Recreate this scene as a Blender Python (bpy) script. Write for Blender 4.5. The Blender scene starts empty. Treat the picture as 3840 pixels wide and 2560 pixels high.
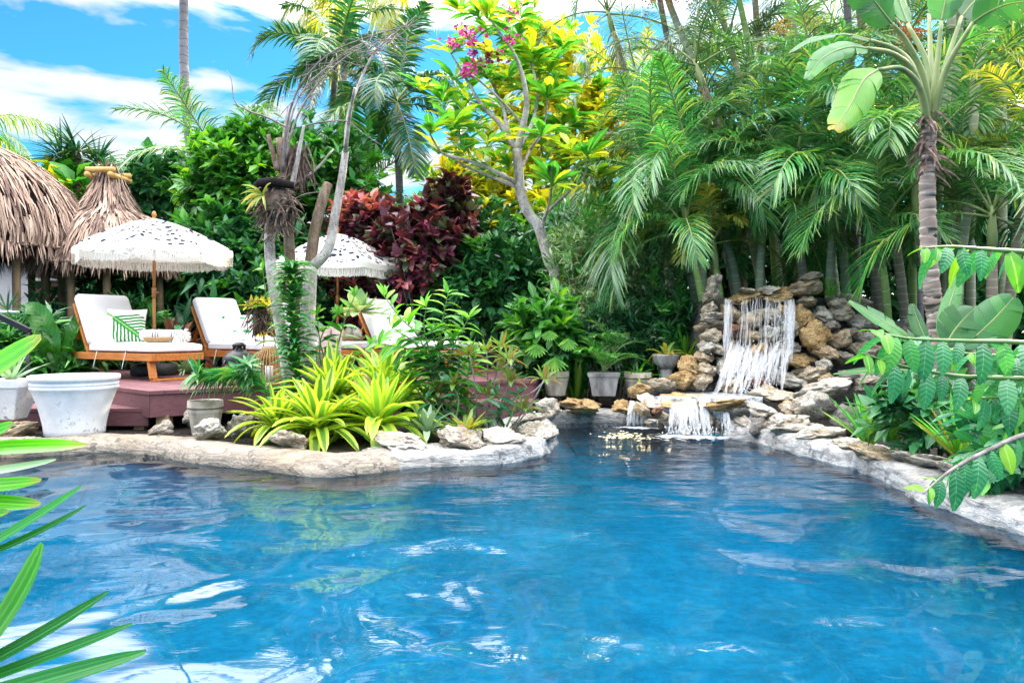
import bpy, bmesh, math, random
import numpy as np
from mathutils import Vector, Matrix, noise

rng = np.random.default_rng(11)
random.seed(11)
scene = bpy.context.scene
COL = scene.collection
PI = math.pi

# ------------------------------------------------------------------ camera
CAMZ, FOC, HX, HY = 1.05, 2800.0, 1920.0, 1240.0


def W(px, py, Y):
    """point of the place seen at photograph pixel (px, py) at distance Y"""
    return Vector(((px - HX) / FOC * Y, Y, CAMZ - (py - HY) / FOC * Y))


def G(px, py, z=0.0):
    """point of the horizontal plane z seen at that pixel"""
    Y = (CAMZ - z) * FOC / (py - HY)
    return Vector(((px - HX) / FOC * Y, Y, z))


cam = bpy.data.cameras.new('camera')
cam_o = bpy.data.objects.new('camera', cam)
COL.objects.link(cam_o)
cam_o.location = (0, 0, CAMZ)
cam_o.rotation_euler = (PI / 2, 0, 0)
cam.sensor_width = 36
cam.lens = 36 * FOC / 3840
cam.shift_y = -40 / 3840
cam.clip_start = 0.05
cam.clip_end = 2000
scene.camera = cam_o


# ------------------------------------------------------------------ geometry
class Geo:
    def __init__(self):
        self.V, self.Fs, self.UV, self.MI = [], [], [], []
        self.n = 0

    def add(self, V, F, uv=None, mi=0):
        V = np.asarray(V, float).reshape(-1, 3)
        F = F.tolist() if isinstance(F, np.ndarray) else F
        k = self.n
        self.V.append(V)
        self.UV.append(np.zeros((len(V), 2)) if uv is None else np.asarray(uv, float))
        self.Fs.extend([[i + k for i in f] for f in F])
        self.MI.extend([mi] * len(F))
        self.n += len(V)

    def tube(self, P, R, n=8, cap=True, mi=0, v0=0.0):
        P = [Vector(p) for p in P]
        m = len(P)
        if not hasattr(R, '__len__'):
            R = [R] * m
        T = [(P[min(i + 1, m - 1)] - P[max(i - 1, 0)]).normalized() for i in range(m)]
        ref = Vector((0, 0, 1)) if abs(T[0].z) < .9 else Vector((1, 0, 0))
        a = T[0].cross(ref).normalized()
        V, UV = [], []
        d = v0
        for i in range(m):
            a = (a - T[i] * a.dot(T[i])).normalized()
            b = T[i].cross(a)
            if i:
                d += (P[i] - P[i - 1]).length
            for k in range(n):
                t = 2 * PI * k / n
                V.append(P[i] + (a * math.cos(t) + b * math.sin(t)) * R[i])
                UV.append((k / n, d))
        F = []
        for i in range(m - 1):
            for k in range(n):
                F.append([i * n + k, i * n + (k + 1) % n, (i + 1) * n + (k + 1) % n, (i + 1) * n + k])
        if cap:
            F.append(list(range(n))[::-1])
            F.append([(m - 1) * n + k for k in range(n)])
        self.add([tuple(v) for v in V], F, UV, mi)

    def box(self, c, s, rz=0.0, mi=0, M=None):
        hx, hy, hz = s[0] / 2, s[1] / 2, s[2] / 2
        V = [Vector((x * hx, y * hy, z * hz)) for x in (-1, 1) for y in (-1, 1) for z in (-1, 1)]
        R = M if M is not None else Matrix.Rotation(rz, 3, 'Z')
        V = [tuple(R @ v + Vector(c)) for v in V]
        F = [[0, 1, 3, 2], [4, 6, 7, 5], [0, 4, 5, 1], [2, 3, 7, 6], [0, 2, 6, 4], [1, 5, 7, 3]]
        self.add(V, F, None, mi)

    def beam(self, p, q, w, h, mi=0, up=(0, 0, 1)):
        p, q = Vector(p), Vector(q)
        d = q - p
        L = d.length
        x = d.normalized()
        u = Vector(up)
        z = (u - x * u.dot(x)).normalized()
        y = z.cross(x)
        M = Matrix((x, y, z)).transposed()
        self.box((p + q) / 2, (L, w, h), M=M, mi=mi)

    def lathe(self, prof, c=(0, 0, 0), n=32, mi=0, close=False):
        V, UV, F = [], [], []
        d = 0
        m = len(prof)
        for i, (r, z) in enumerate(prof):
            if i:
                d += math.hypot(r - prof[i - 1][0], z - prof[i - 1][1])
            for k in range(n):
                t = 2 * PI * k / n
                V.append((c[0] + r * math.cos(t), c[1] + r * math.sin(t), c[2] + z))
                UV.append((k / n, d))
        for i in range(m - 1):
            for k in range(n):
                F.append([i * n + k, i * n + (k + 1) % n, (i + 1) * n + (k + 1) % n, (i + 1) * n + k])
        if close:
            F.append(list(range(n))[::-1])
            F.append([(m - 1) * n + k for k in range(n)])
        self.add(V, F, UV, mi)

    def ribbon(self, P, w, up=(0, 0, 1), fold=0.0, mi=0, flat2=False):
        """a leaf blade along points P with widths w"""
        P = np.asarray([tuple(p) for p in P], float)
        m = len(P)
        w = np.full(m, w) if not hasattr(w, '__len__') else np.asarray(w, float)
        T = np.gradient(P, axis=0)
        T /= np.linalg.norm(T, axis=1, keepdims=True) + 1e-9
        U = np.asarray(up, float)
        if U.ndim == 1:
            U = np.tile(U, (m, 1))
        S = np.cross(T, U)
        nn = np.linalg.norm(S, axis=1, keepdims=True)
        S = np.where(nn > 1e-3, S / (nn + 1e-9), np.array([[1., 0, 0]]))
        for i in range(1, m):
            if (S[i] * S[i - 1]).sum() < 0:
                S[i] = -S[i]
        N = np.cross(S, T)
        h = w[:, None] / 2
        t = np.linspace(0, 1, m)
        if flat2:
            V = np.stack([P - S * h, P + S * h], 1).reshape(-1, 3)
            uv = np.stack([np.stack([t * 0, t], 1), np.stack([t * 0 + 1, t], 1)], 1).reshape(-1, 2)
            F = [[2 * i, 2 * i + 1, 2 * i + 3, 2 * i + 2] for i in range(m - 1)]
        else:
            V = np.stack([P - S * h, P - N * h * fold * 2, P + S * h], 1).reshape(-1, 3)
            uv = np.stack([np.stack([t * 0, t], 1), np.stack([t * 0 + .5, t], 1), np.stack([t * 0 + 1, t], 1)], 1).reshape(-1, 2)
            F = []
            for i in range(m - 1):
                a = 3 * i
                F += [[a, a + 1, a + 4, a + 3], [a + 1, a + 2, a + 5, a + 4]]
        self.add(V, F, uv, mi)

    def paddle(self, P, w, up, droop=.25, tear=.35):
        """big leaf: lamina strips either side of the midrib, torn here and there"""
        m = len(P)
        T = [(P[min(i + 1, m - 1)] - P[max(i - 1, 0)]).normalized() for i in range(m)]
        U = Vector(up)
        for sg in (-1, 1):
            i = 0
            while i < m - 1:
                k = min(m - 1 - i, random.choice((2, 3, 4, 6, 8)))
                dj = droop + random.gauss(0, .12)
                sk = random.gauss(0, .04) if random.random() < tear else 0.0
                V, UV = [], []
                for j in range(i, i + k + 1):
                    s_ = T[j].cross(U).normalized() * sg
                    nn = T[j].cross(s_) * sg
                    if nn.dot(U) < 0: nn = -nn
                    sh = (sk if j == i + k else 0) - (sk if j == i else 0)
                    for q in (0, .4, .75, 1.0):
                        V.append(tuple(P[j] + s_ * w[j] / 2 * q * math.cos(dj * q) - nn * w[j] / 2 * math.sin(dj * q) * q + nn * w[j] * .10 * q + T[j] * (w[j] * .22 * q - sh * q * w[j])))
                        UV.append((.5 + sg * q / 2, j / (m - 1)))
                F = []
                for a in range(k):
                    for q in range(3):
                        b = a * 4 + q
                        F.append([b, b + 1, b + 5, b + 4])
                self.add(V, F, UV)
                i += k

    def mesh(self, name, mats, smooth=True, off=(0, 0, 0)):
        me = bpy.data.meshes.new(name)
        V = np.concatenate(self.V) - np.asarray(tuple(off), float) if self.V else np.zeros((0, 3))
        me.from_pydata(V.tolist(), [], self.Fs)
        if len(me.polygons):
            uv = np.concatenate(self.UV)
            li = np.zeros(len(me.loops), np.int32)
            me.loops.foreach_get('vertex_index', li)
            ul = me.uv_layers.new(name='UVMap')
            ul.data.foreach_set('uv', uv[li].astype(np.float32).ravel())
            me.polygons.foreach_set('use_smooth', np.full(len(me.polygons), smooth))
            mats = mats if isinstance(mats, (list, tuple)) else [mats]
            for m in mats:
                me.materials.append(m)
            if any(self.MI):
                me.polygons.foreach_set('material_index', np.asarray(self.MI, np.int32))
        me.update()
        return me


def tag(o, label=None, cat=None, group=None, kind=None):
    if label: o['label'] = label
    if cat: o['category'] = cat
    if group: o['group'] = group
    if kind: o['kind'] = kind
    return o


def thing(name, label, cat, loc=(0, 0, 0), rz=0.0, group=None):
    o = bpy.data.objects.new(name, None)
    o.empty_display_size = .1
    COL.objects.link(o)
    o.location = loc
    o.rotation_euler = (0, 0, rz)
    return tag(o, label, cat, group)


def wloc(o):
    p = Vector((0, 0, 0))
    while o:
        p += o.location
        o = o.parent
    return p


def put(name, me, parent=None, loc=(0, 0, 0), rot=(0, 0, 0), scale=(1, 1, 1), color=None):
    o = bpy.data.objects.new(name, me)
    COL.objects.link(o)
    o.parent = parent
    o.location = loc
    o.rotation_euler = rot
    o.scale = scale if hasattr(scale, '__len__') else (scale,) * 3
    if color: o.color = color
    return o


def part(name, geo, mat, parent, smooth=True, label=None, local=False):
    """geometry in world coordinates (or local=True) as one child mesh"""
    off = (0, 0, 0) if local else wloc(parent)
    o = put(name, geo.mesh(name, mat, smooth, off), parent)
    if label: o['label'] = label
    return o


def solo(name, geo, mat, label=None, cat=None, kind=None, group=None, smooth=True, base=(0, 0, 0)):
    o = put(name, geo.mesh(name, mat, smooth, base), None, base)
    return tag(o, label, cat, group, kind)


def copy_tree(o, parent=None):
    c = o.copy()
    COL.objects.link(c)
    c.parent = parent
    for ch in list(o.children):
        copy_tree(ch, c)
    return c


def bevel(o, w=.01, seg=2):
    m = o.modifiers.new('bevel', 'BEVEL')
    m.width = w
    m.segments = seg
    m.limit_method = 'ANGLE'
    return o


# leaf templates: unit length along +Y, normal +Z
def leaf_tpl(n=3, w=.4, fold=.12, curl=.25, shape='ellip'):
    V, UV, F = [], [], []
    for i in range(n + 1):
        t = i / n
        if shape == 'ellip':
            p = math.sin(PI * (t * .92 + .04)) ** .8
        elif shape == 'lance':
            p = (min(1, t / .3) ** .7) * (1 - t) ** .75 * 1.25 if t > 0 else .08
        elif shape == 'spat':
            p = math.sin(PI * (t ** 1.7 * .94 + .03)) ** .8
        else:  # heart
            p = max(.05, math.sin(PI * (t ** .6 * .97 + .0)) ** .9) if t > 0 else .35
        p = max(p, .05)
        z = -curl * t * t
        V += [(-w / 2 * p, t, z + fold * w * p), (0, t, z), (w / 2 * p, t, z + fold * w * p)]
        UV += [(0, t), (.5, t), (1, t)]
    for i in range(n):
        a = 3 * i
        F += [[a, a + 1, a + 4, a + 3], [a + 1, a + 2, a + 5, a + 4]]
    return np.array(V), np.array(F), np.array(UV)


def unit(a):
    return a / (np.linalg.norm(a, axis=-1, keepdims=True) + 1e-9)


def scatter(geo, tpl, pos, d, nrm, scale, mi=0):
    V, F, UV = tpl
    d = unit(d)
    x = unit(np.cross(d, nrm))
    z = np.cross(x, d)
    k, n = len(pos), len(V)
    s = np.asarray(scale).reshape(-1, 1, 1)
    P = pos[:, None, :] + s * (V[None, :, 0:1] * x[:, None] + V[None, :, 1:2] * d[:, None] + V[None, :, 2:3] * z[:, None])
    FF = (F[None] + (np.arange(k) * n)[:, None, None]).reshape(-1, 4)
    geo.add(P.reshape(-1, 3), FF, np.tile(UV, (k, 1)), mi)


def whorls(geo, tpl, C, O, per, size, spread=.9, lenj=.12, up=.7, mi=0, jit=.25):
    """clusters of leaves at centres C pointing around directions O"""
    C, O = np.asarray(C, float), unit(np.asarray(O, float))
    K = len(C)
    Cc = np.repeat(C, per, 0)
    Oc = np.repeat(O, per, 0)
    R = unit(rng.normal(size=(K * per, 3)))
    R = unit(R - Oc * (R * Oc).sum(1, keepdims=True))
    sp = spread * rng.uniform(.35, 1.25, (K * per, 1))
    d = unit(Oc + R * sp * 1.2)
    pos = Cc - Oc * lenj * rng.uniform(-.6, 1, (K * per, 1)) + R * .01
    nrm = unit(np.array([[0, 0, up]]) + Oc * .45 + rng.normal(size=(K * per, 3)) * jit)
    sc = size * rng.uniform(.65, 1.2, K * per)
    scatter(geo, tpl, pos, d, nrm, sc, mi)


def ellipsoid_pts(c, r, n, lo=.55, zmin=-.9, lumps=5):
    """uneven crown: points in a few overlapping lobes, biased to the outside"""
    c, r = np.asarray(c, float), np.asarray(r, float)
    pts, outs = [], []
    lob = [(np.zeros(3), 1.0)]
    for _ in range(lumps):
        v = unit(rng.normal(size=3)) * rng.uniform(.45, .75)
        lob.append((v, rng.uniform(.35, .55)))
    wts = np.array([s ** 2 for _, s in lob]); wts[0] *= .7; wts /= wts.sum()
    while len(pts) < n:
        o, s = lob[rng.choice(len(lob), p=wts)]
        v = unit(rng.normal(size=3))
        if v[2] < zmin: continue
        q = o + v * s * rng.uniform(lo, 1.0) ** .6
        if rng.random() < .10 and v[2] > -.2: q = q * rng.uniform(1.08, 1.32)
        pts.append(c + q * r)
        outs.append(unit(v * .8 + o * .5 + np.array([0, 0, .25])))
    return np.array(pts), np.array(outs)


def bez(p, q, r, n=8):
    p, q, r = Vector(p), Vector(q), Vector(r)
    return [p * (1 - t) ** 2 + q * 2 * t * (1 - t) + r * t * t for t in [i / (n - 1) for i in range(n)]]


def smooth_path(pts, n=6):
    """Catmull-Rom through pts"""
    P = [Vector(p) for p in pts]
    P = [P[0] * 2 - P[1]] + P + [P[-1] * 2 - P[-2]]
    out = []
    for i in range(1, len(P) - 2):
        for k in range(n):
            t = k / n
            a, b, c, d = P[i - 1], P[i], P[i + 1], P[i + 2]
            out.append(.5 * ((2 * b) + (c - a) * t + (2 * a - 5 * b + 4 * c - d) * t * t + (3 * b - 3 * c + d - a) * t ** 3))
    out.append(P[-2])
    return out


def arc(p, d, L, droop, n=8):
    """path leaving p along d and bending down"""
    p, d = Vector(p), Vector(d).normalized()
    out = [p.copy()]
    for i in range(n - 1):
        p = p + d * (L / (n - 1))
        d = (d + Vector((0, 0, -droop / (n - 1)))).normalized()
        out.append(p.copy())
    return out


# ------------------------------------------------------------------ materials
MATS = {}


def mk(name):
    m = bpy.data.materials.new(name)
    m.use_nodes = True
    nt = m.node_tree
    nt.nodes.clear()
    out = nt.nodes.new('ShaderNodeOutputMaterial')
    MATS[name] = m
    return m, nt, out


def N(nt, t, **k):
    n = nt.nodes.new(t)
    for a, v in k.items():
        if a.startswith('i_'):
            key = a[2:].replace('__', ' ')
            n.inputs[int(key) if key.isdigit() else key].default_value = v
        else:
            setattr(n, a, v)
    return n


def rgba(c):
    return (c[0], c[1], c[2], 1)


def ramp(nt, fac, stops, interp='LINEAR'):
    r = nt.nodes.new('ShaderNodeValToRGB')
    r.color_ramp.interpolation = interp
    e = r.color_ramp.elements
    while len(e) < len(stops): e.new(.5)
    for i, (p, c) in enumerate(stops):
        e[i].position = p
        e[i].color = rgba(c) if len(c) == 3 else c
    nt.links.new(fac, r.inputs[0])
    return r.outputs[0]


def mixc(nt, fac, a, b, mode='MIX'):
    n = nt.nodes.new('ShaderNodeMix')
    n.data_type = 'RGBA'
    n.blend_type = mode
    for sock, v in ((n.inputs[0], fac), (n.inputs[6], a), (n.inputs[7], b)):
        if hasattr(v, 'is_linked'): nt.links.new(v, sock)
        elif isinstance(v, (int, float)): sock.default_value = v
        else: sock.default_value = rgba(v)
    return n.outputs[2]


def math_n(nt, op, a, b=0.0, c=0.0):
    n = nt.nodes.new('ShaderNodeMath')
    n.operation = op
    for sock, v in zip(n.inputs, (a, b, c)):
        if hasattr(v, 'is_linked'): nt.links.new(v, sock)
        else: sock.default_value = v
    return n.outputs[0]


def pbsdf(nt, out, color, rough=.6, spec=.4, metal=0.0, bump=None, bs=.3, bd=.01):
    p = nt.nodes.new('ShaderNodeBsdfPrincipled')
    for sock, v in (('Base Color', color), ('Roughness', rough), ('Specular IOR Level', spec), ('Metallic', metal)):
        if hasattr(v, 'is_linked'): nt.links.new(v, p.inputs[sock])
        else: p.inputs[sock].default_value = rgba(v) if sock == 'Base Color' else v
    if bump is not None:
        b = nt.nodes.new('ShaderNodeBump')
        b.inputs['Strength'].default_value = bs
        b.inputs['Distance'].default_value = bd
        nt.links.new(bump, b.inputs['Height'])
        nt.links.new(b.outputs[0], p.inputs['Normal'])
    if out is not None:
        nt.links.new(p.outputs[0], out.inputs[0])
    return p


def noise_n(nt, scale, detail=4, vec=None, rough=.55, dist=0.0):
    n = nt.nodes.new('ShaderNodeTexNoise')
    n.inputs['Scale'].default_value = scale
    n.inputs['Detail'].default_value = detail
    n.inputs['Roughness'].default_value = rough
    n.inputs['Distortion'].default_value = dist
    if vec is not None: nt.links.new(vec, n.inputs['Vector'])
    return n


def coords(nt, kind='Object', scale=None):
    t = nt.nodes.new('ShaderNodeTexCoord')
    o = t.outputs[kind]
    if scale:
        m = nt.nodes.new('ShaderNodeMapping')
        m.inputs['Scale'].default_value = scale
        nt.links.new(o, m.inputs['Vector'])
        o = m.outputs[0]
    return o


def leaf_mat(name, stops, mid=None, edge=None, edge_w=.22, mid_w=.06, trans=.35, rough=.38, spec=.5, tcol=None, veins=0, tip=None, stripes=0):
    m, nt, out = mk(name)
    g = nt.nodes.new('ShaderNodeNewGeometry')
    col = ramp(nt, g.outputs['Random Per Island'], stops)
    uv = nt.nodes.new('ShaderNodeUVMap')
    sx = nt.nodes.new('ShaderNodeSeparateXYZ')
    nt.links.new(uv.outputs[0], sx.inputs[0])
    d = math_n(nt, 'ABSOLUTE', math_n(nt, 'SUBTRACT', sx.outputs[0], .5))
    nz = noise_n(nt, 6.0, 3, coords(nt))
    oi = nt.nodes.new('ShaderNodeObjectInfo')
    col = mixc(nt, 1.0, col, ramp(nt, oi.outputs['Random'], [(0, (.62, .66, .70)), (.5, (1, 1, 1)), (1, (1.35, 1.25, 1.05))]), 'MULTIPLY')
    col = mixc(nt, .35, col, mixc(nt, nz.outputs[0], (.35, .35, .35), (1.5, 1.5, 1.5)), 'MULTIPLY')
    if edge is not None:
        mr = N(nt, 'ShaderNodeMapRange', i_1=.5 - edge_w - .04, i_2=.5 - edge_w + .04)
        nt.links.new(d, mr.inputs[0])
        col = mixc(nt, mr.outputs[0], col, edge)
    if mid is not None:
        mr = N(nt, 'ShaderNodeMapRange', i_1=mid_w, i_2=mid_w * .4)
        nt.links.new(d, mr.inputs[0])
        col = mixc(nt, math_n(nt, 'MULTIPLY', mr.outputs[0], .75), col, mid)
    if tip is not None:
        mr = N(nt, 'ShaderNodeMapRange', i_1=.80, i_2=1.0)
        nt.links.new(sx.outputs[1], mr.inputs[0])
        col = mixc(nt, mr.outputs[0], col, tip)
    if stripes:
        sw = math_n(nt, 'SINE', math_n(nt, 'MULTIPLY', sx.outputs[0], 6.2832 * stripes))
        col = mixc(nt, 1.0, col, ramp(nt, sw, [(0, (.72, .74, .7)), (1, (1.15, 1.12, 1.1))]), 'MULTIPLY')
    bump = None
    if veins:
        wv = math_n(nt, 'SINE', math_n(nt, 'MULTIPLY', math_n(nt, 'ADD', sx.outputs[1], math_n(nt, 'MULTIPLY', d, -.25)), veins))
        bump = wv
        col = mixc(nt, .8, col, ramp(nt, wv, [(0, (.80, .82, .80)), (1, (1.12, 1.1, 1.08))]), 'MULTIPLY')
    p = pbsdf(nt, None, col, rough, spec, bump=bump, bs=.22, bd=.003)
    tr = nt.nodes.new('ShaderNodeBsdfTranslucent')
    tc = mixc(nt, 1.0, col, tcol if tcol else (1.6, 1.5, .7), 'MULTIPLY')
    nt.links.new(tc, tr.inputs[0])
    mx = nt.nodes.new('ShaderNodeMixShader')
    mx.inputs[0].default_value = trans
    nt.links.new(p.outputs[0], mx.inputs[1])
    nt.links.new(tr.outputs[0], mx.inputs[2])
    nt.links.new(mx.outputs[0], out.inputs[0])
    return m


def plain(name, c, rough=.6, spec=.4, metal=0, ns=12, amt=.5, bump=.25, bd=.004, stretch=(1, 1, 1), c2=None):
    m, nt, out = mk(name)
    co = coords(nt, 'Object', stretch)
    nz = noise_n(nt, ns, 6, co, .6)
    col = mixc(nt, ramp(nt, nz.outputs[0], [(.3, (0, 0, 0)), (.7, (1, 1, 1))]), tuple(x * (1 - amt) for x in c), c2 if c2 else tuple(min(1, x * (1 + amt * .4)) for x in c))
    pbsdf(nt, out, col, rough, spec, metal, nz.outputs[0], bump, bd)
    return m
# ------------------------------------------------------------------ light
SUN_EL, SUN_AZ = math.radians(27), math.radians(38)      # azimuth from +Y towards +X
scene.view_settings.view_transform = 'Standard'
scene.view_settings.look = 'None'
scene.view_settings.exposure = 1.0
scene.view_settings.gamma = 1
scene.cycles.max_bounces = 10
scene.cycles.diffuse_bounces = 3
scene.cycles.transparent_max_bounces = 16
scene.cycles.caustics_reflective = False
scene.cycles.caustics_refractive = False
scene.cycles.use_denoising = True
scene.cycles.sample_clamp_indirect = 4

world = bpy.data.worlds.new('World')
scene.world = world
world.use_nodes = True
nt = world.node_tree
nt.nodes.clear()
sky = N(nt, 'ShaderNodeTexSky', sky_type='NISHITA', sun_disc=False, sun_elevation=SUN_EL, sun_rotation=SUN_AZ)
sky.air_density = 1.0
sky.dust_density = .3
sky.ozone_density = 2.0
sky_c = mixc(nt, 1.0, sky.outputs[0], (.26, .86, 1.12), 'MULTIPLY')
tc = nt.nodes.new('ShaderNodeTexCoord')
mp = N(nt, 'ShaderNodeMapping')
mp.inputs['Scale'].default_value = (1.0, 1.0, 3.6)
mp.inputs['Location'].default_value = (3.2, .8, .35)
mp.inputs['Rotation'].default_value = (0, math.radians(7), 0)
nt.links.new(tc.outputs['Generated'], mp.inputs[0])
cn = noise_n(nt, 3.6, 9, mp.outputs[0], .52, .25)
sx = nt.nodes.new('ShaderNodeSeparateXYZ')
nt.links.new(tc.outputs['Generated'], sx.inputs[0])
fwd = N(nt, 'ShaderNodeMapRange', interpolation_type='SMOOTHSTEP', i_1=-.75, i_2=.0, i_3=.28)
nt.links.new(sx.outputs[1], fwd.inputs[0])
high = N(nt, 'ShaderNodeMapRange', interpolation_type='SMOOTHSTEP', i_1=.35, i_2=.46)
nt.links.new(sx.outputs[2], high.inputs[0])
low = N(nt, 'ShaderNodeMapRange', interpolation_type='SMOOTHSTEP', i_1=.30, i_2=.05)
nt.links.new(sx.outputs[2], low.inputs[0])
cov = math_n(nt, 'ADD', cn.outputs[0], math_n(nt, 'ADD', math_n(nt, 'MULTIPLY', high.outputs[0], .20), math_n(nt, 'MULTIPLY', low.outputs[0], .04)))
mask = ramp(nt, cov, [(.508, (0, 0, 0)), (.58, (.8, .8, .8)), (.68, (1, 1, 1))])
cbr = math_n(nt, 'ADD', 4.9, math_n(nt, 'MULTIPLY', math_n(nt, 'MULTIPLY', high.outputs[0], fwd.outputs[0]), 34.0))  # unseen clouds above the view brightened to fill the shade, weaker behind
cc = N(nt, 'ShaderNodeCombineXYZ')
for i in range(3): nt.links.new(cbr, cc.inputs[i])
ccol = mixc(nt, 1.0, cc.outputs[0], (1.0, .985, 1.0), 'MULTIPLY')
final = mixc(nt, mask, sky_c, ccol)
bg = N(nt, 'ShaderNodeBackground', i_1=.12)
nt.links.new(final, bg.inputs[0])
wo = nt.nodes.new('ShaderNodeOutputWorld')
nt.links.new(bg.outputs[0], wo.inputs[0])

sun = bpy.data.lights.new('sun', 'SUN')
sun.energy = 5.0
sun.angle = math.radians(.6)
sun.color = (1, .86, .58)
sun_o = bpy.data.objects.new('sun', sun)
COL.objects.link(sun_o)
sd = Vector((math.sin(SUN_AZ) * math.cos(SUN_EL), math.cos(SUN_AZ) * math.cos(SUN_EL), math.sin(SUN_EL)))
sun_o.rotation_euler = sd.to_track_quat('Z', 'Y').to_euler()
sun_o.location = sd * 60

# ------------------------------------------------------------------ materials of the setting
m, nt, out = mk('water')
geo_n = coords(nt, 'Object')
sep = nt.nodes.new('ShaderNodeSeparateXYZ')
nt.links.new(geo_n, sep.inputs[0])
warp = noise_n(nt, .55, 2, geo_n)
big = noise_n(nt, 1.05, .3, geo_n, .4, 1.0)
mid_ = noise_n(nt, 2.7, .4, geo_n, .4, .9)
st = N(nt, 'ShaderNodeMapping')
st.inputs['Scale'].default_value = (.55, 1.5, 1)
nt.links.new(geo_n, st.inputs[0])
fine = noise_n(nt, 8.0, 3, st.outputs[0], .5, .8)
far = N(nt, 'ShaderNodeMapRange', i_1=3.0, i_2=6.5)
nt.links.new(sep.outputs[1], far.inputs[0])
rgt = N(nt, 'ShaderNodeMapRange', i_1=-3.0, i_2=1.6)
nt.links.new(sep.outputs[0], rgt.inputs[0])
act = math_n(nt, 'MULTIPLY', far.outputs[0], rgt.outputs[0])
h = math_n(nt, 'MULTIPLY', big.outputs[0], .066)
h = math_n(nt, 'ADD', h, math_n(nt, 'MULTIPLY', mid_.outputs[0], math_n(nt, 'ADD', .0110, math_n(nt, 'MULTIPLY', act, .012))))
h = math_n(nt, 'ADD', h, math_n(nt, 'MULTIPLY', fine.outputs[0], math_n(nt, 'ADD', .0008, math_n(nt, 'MULTIPLY', act, .014))))
bp = N(nt, 'ShaderNodeBump')
bp.inputs['Strength'].default_value = 1
bp.inputs['Distance'].default_value = 1
nt.links.new(h, bp.inputs['Height'])
fr = N(nt, 'ShaderNodeFresnel', i_0=1.52)
nt.links.new(bp.outputs[0], fr.inputs['Normal'])
gl = N(nt, 'ShaderNodeBsdfGlossy')
gl.inputs['Roughness'].default_value = .0
nt.links.new(bp.outputs[0], gl.inputs['Normal'])
tr = N(nt, 'ShaderNodeBsdfTransparent')
tr.inputs[0].default_value = (.55, .86, 1.0, 1)
mx = N(nt, 'ShaderNodeMixShader')
nt.links.new(fr.outputs[0], mx.inputs[0])
nt.links.new(tr.outputs[0], mx.inputs[1])
nt.links.new(gl.outputs[0], mx.inputs[2])
nt.links.new(mx.outputs[0], out.inputs[0])

m, nt, out = mk('pool_plaster')
co = coords(nt)
n1 = noise_n(nt, 1.3, 5, co, .6)
n2 = noise_n(nt, 18, 3, co)
col = ramp(nt, n1.outputs[0], [(.3, (.005, .135, .215)), (.7, (.010, .20, .30))])
col = mixc(nt, .25, col, ramp(nt, n2.outputs[0], [(.4, (.4, .4, .4)), (.6, (1.3, 1.3, 1.3))]), 'MULTIPLY')
pbsdf(nt, out, col, .8, .1)


def rock_material(name, light, midc, dark, warm=(.50, .30, .10), warm_amt=.35, tinted=True):
    m, nt, out = mk(name)
    co = coords(nt, 'Object')
    oi = nt.nodes.new('ShaderNodeObjectInfo')
    wv = N(nt, 'ShaderNodeVectorMath', operation='MULTIPLY_ADD')
    nt.links.new(oi.outputs['Random'], wv.inputs[0])
    wv.inputs[1].default_value = (37, 11, 23)
    nt.links.new(co, wv.inputs[2])
    v = wv.outputs[0]
    n1 = noise_n(nt, 1.6, 8, v, .68, .4)
    n2 = noise_n(nt, 9, 6, v, .7)
    n3 = noise_n(nt, .9, 3, v, .5)
    st = N(nt, 'ShaderNodeMapping')
    st.inputs['Scale'].default_value = (1, 1, 4.5)
    nt.links.new(v, st.inputs[0])
    n4 = noise_n(nt, 2.2, 7, st.outputs[0], .7, .8)
    col = ramp(nt, n1.outputs[0], [(.34, midc), (.52, light), (.72, tuple(min(1, c * 1.25) for c in light))])
    col = mixc(nt, math_n(nt, 'MULTIPLY', ramp(nt, n3.outputs[0], [(.5, (0, 0, 0)), (.62, (1, 1, 1))]), warm_amt), col, warm)
    pit = ramp(nt, n2.outputs[0], [(.38, (1, 1, 1)), (.45, (0, 0, 0))])
    col = mixc(nt, math_n(nt, 'MULTIPLY', pit, .8), col, dark)
    cr = ramp(nt, n4.outputs[0], [(.42, (0, 0, 0)), (.49, (1, 1, 1)), (.51, (1, 1, 1)), (.58, (0, 0, 0))])
    col = mixc(nt, math_n(nt, 'MULTIPLY', cr, .55), col, dark)
    if tinted:
        col = mixc(nt, 1.0, col, oi.outputs['Color'], 'MULTIPLY')
    hh = math_n(nt, 'ADD', n2.outputs[0], math_n(nt, 'MULTIPLY', n4.outputs[0], 1.2))
    pbsdf(nt, out, col, .75, .3, bump=hh, bs=.9, bd=.05)
    return m


rock_material('rock', (.88, .83, .75), (.52, .48, .42), (.07, .065, .06))
rock_material('coping_stone', (.36, .31, .25), (.24, .20, .16), (.10, .09, .08), (.44, .30, .16), .5, False)
rock_material('plaster_white', (.54, .54, .54), (.33, .33, .33), (.12, .12, .12), (.55, .48, .38), .25, False)

m, nt, out = mk('mulch')
co = coords(nt)
n1 = noise_n(nt, 22, 6, co, .7)
vo = N(nt, 'ShaderNodeTexVoronoi', i_2=34)
nt.links.new(co, vo.inputs['Vector'])
col = ramp(nt, n1.outputs[0], [(.35, (.006, .005, .006)), (.55, (.025, .02, .018)), (.72, (.09, .07, .055)), (.8, (.2, .17, .14))])
pbsdf(nt, out, col, .9, .2, bump=vo.outputs['Distance'], bs=1, bd=.03)

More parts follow.
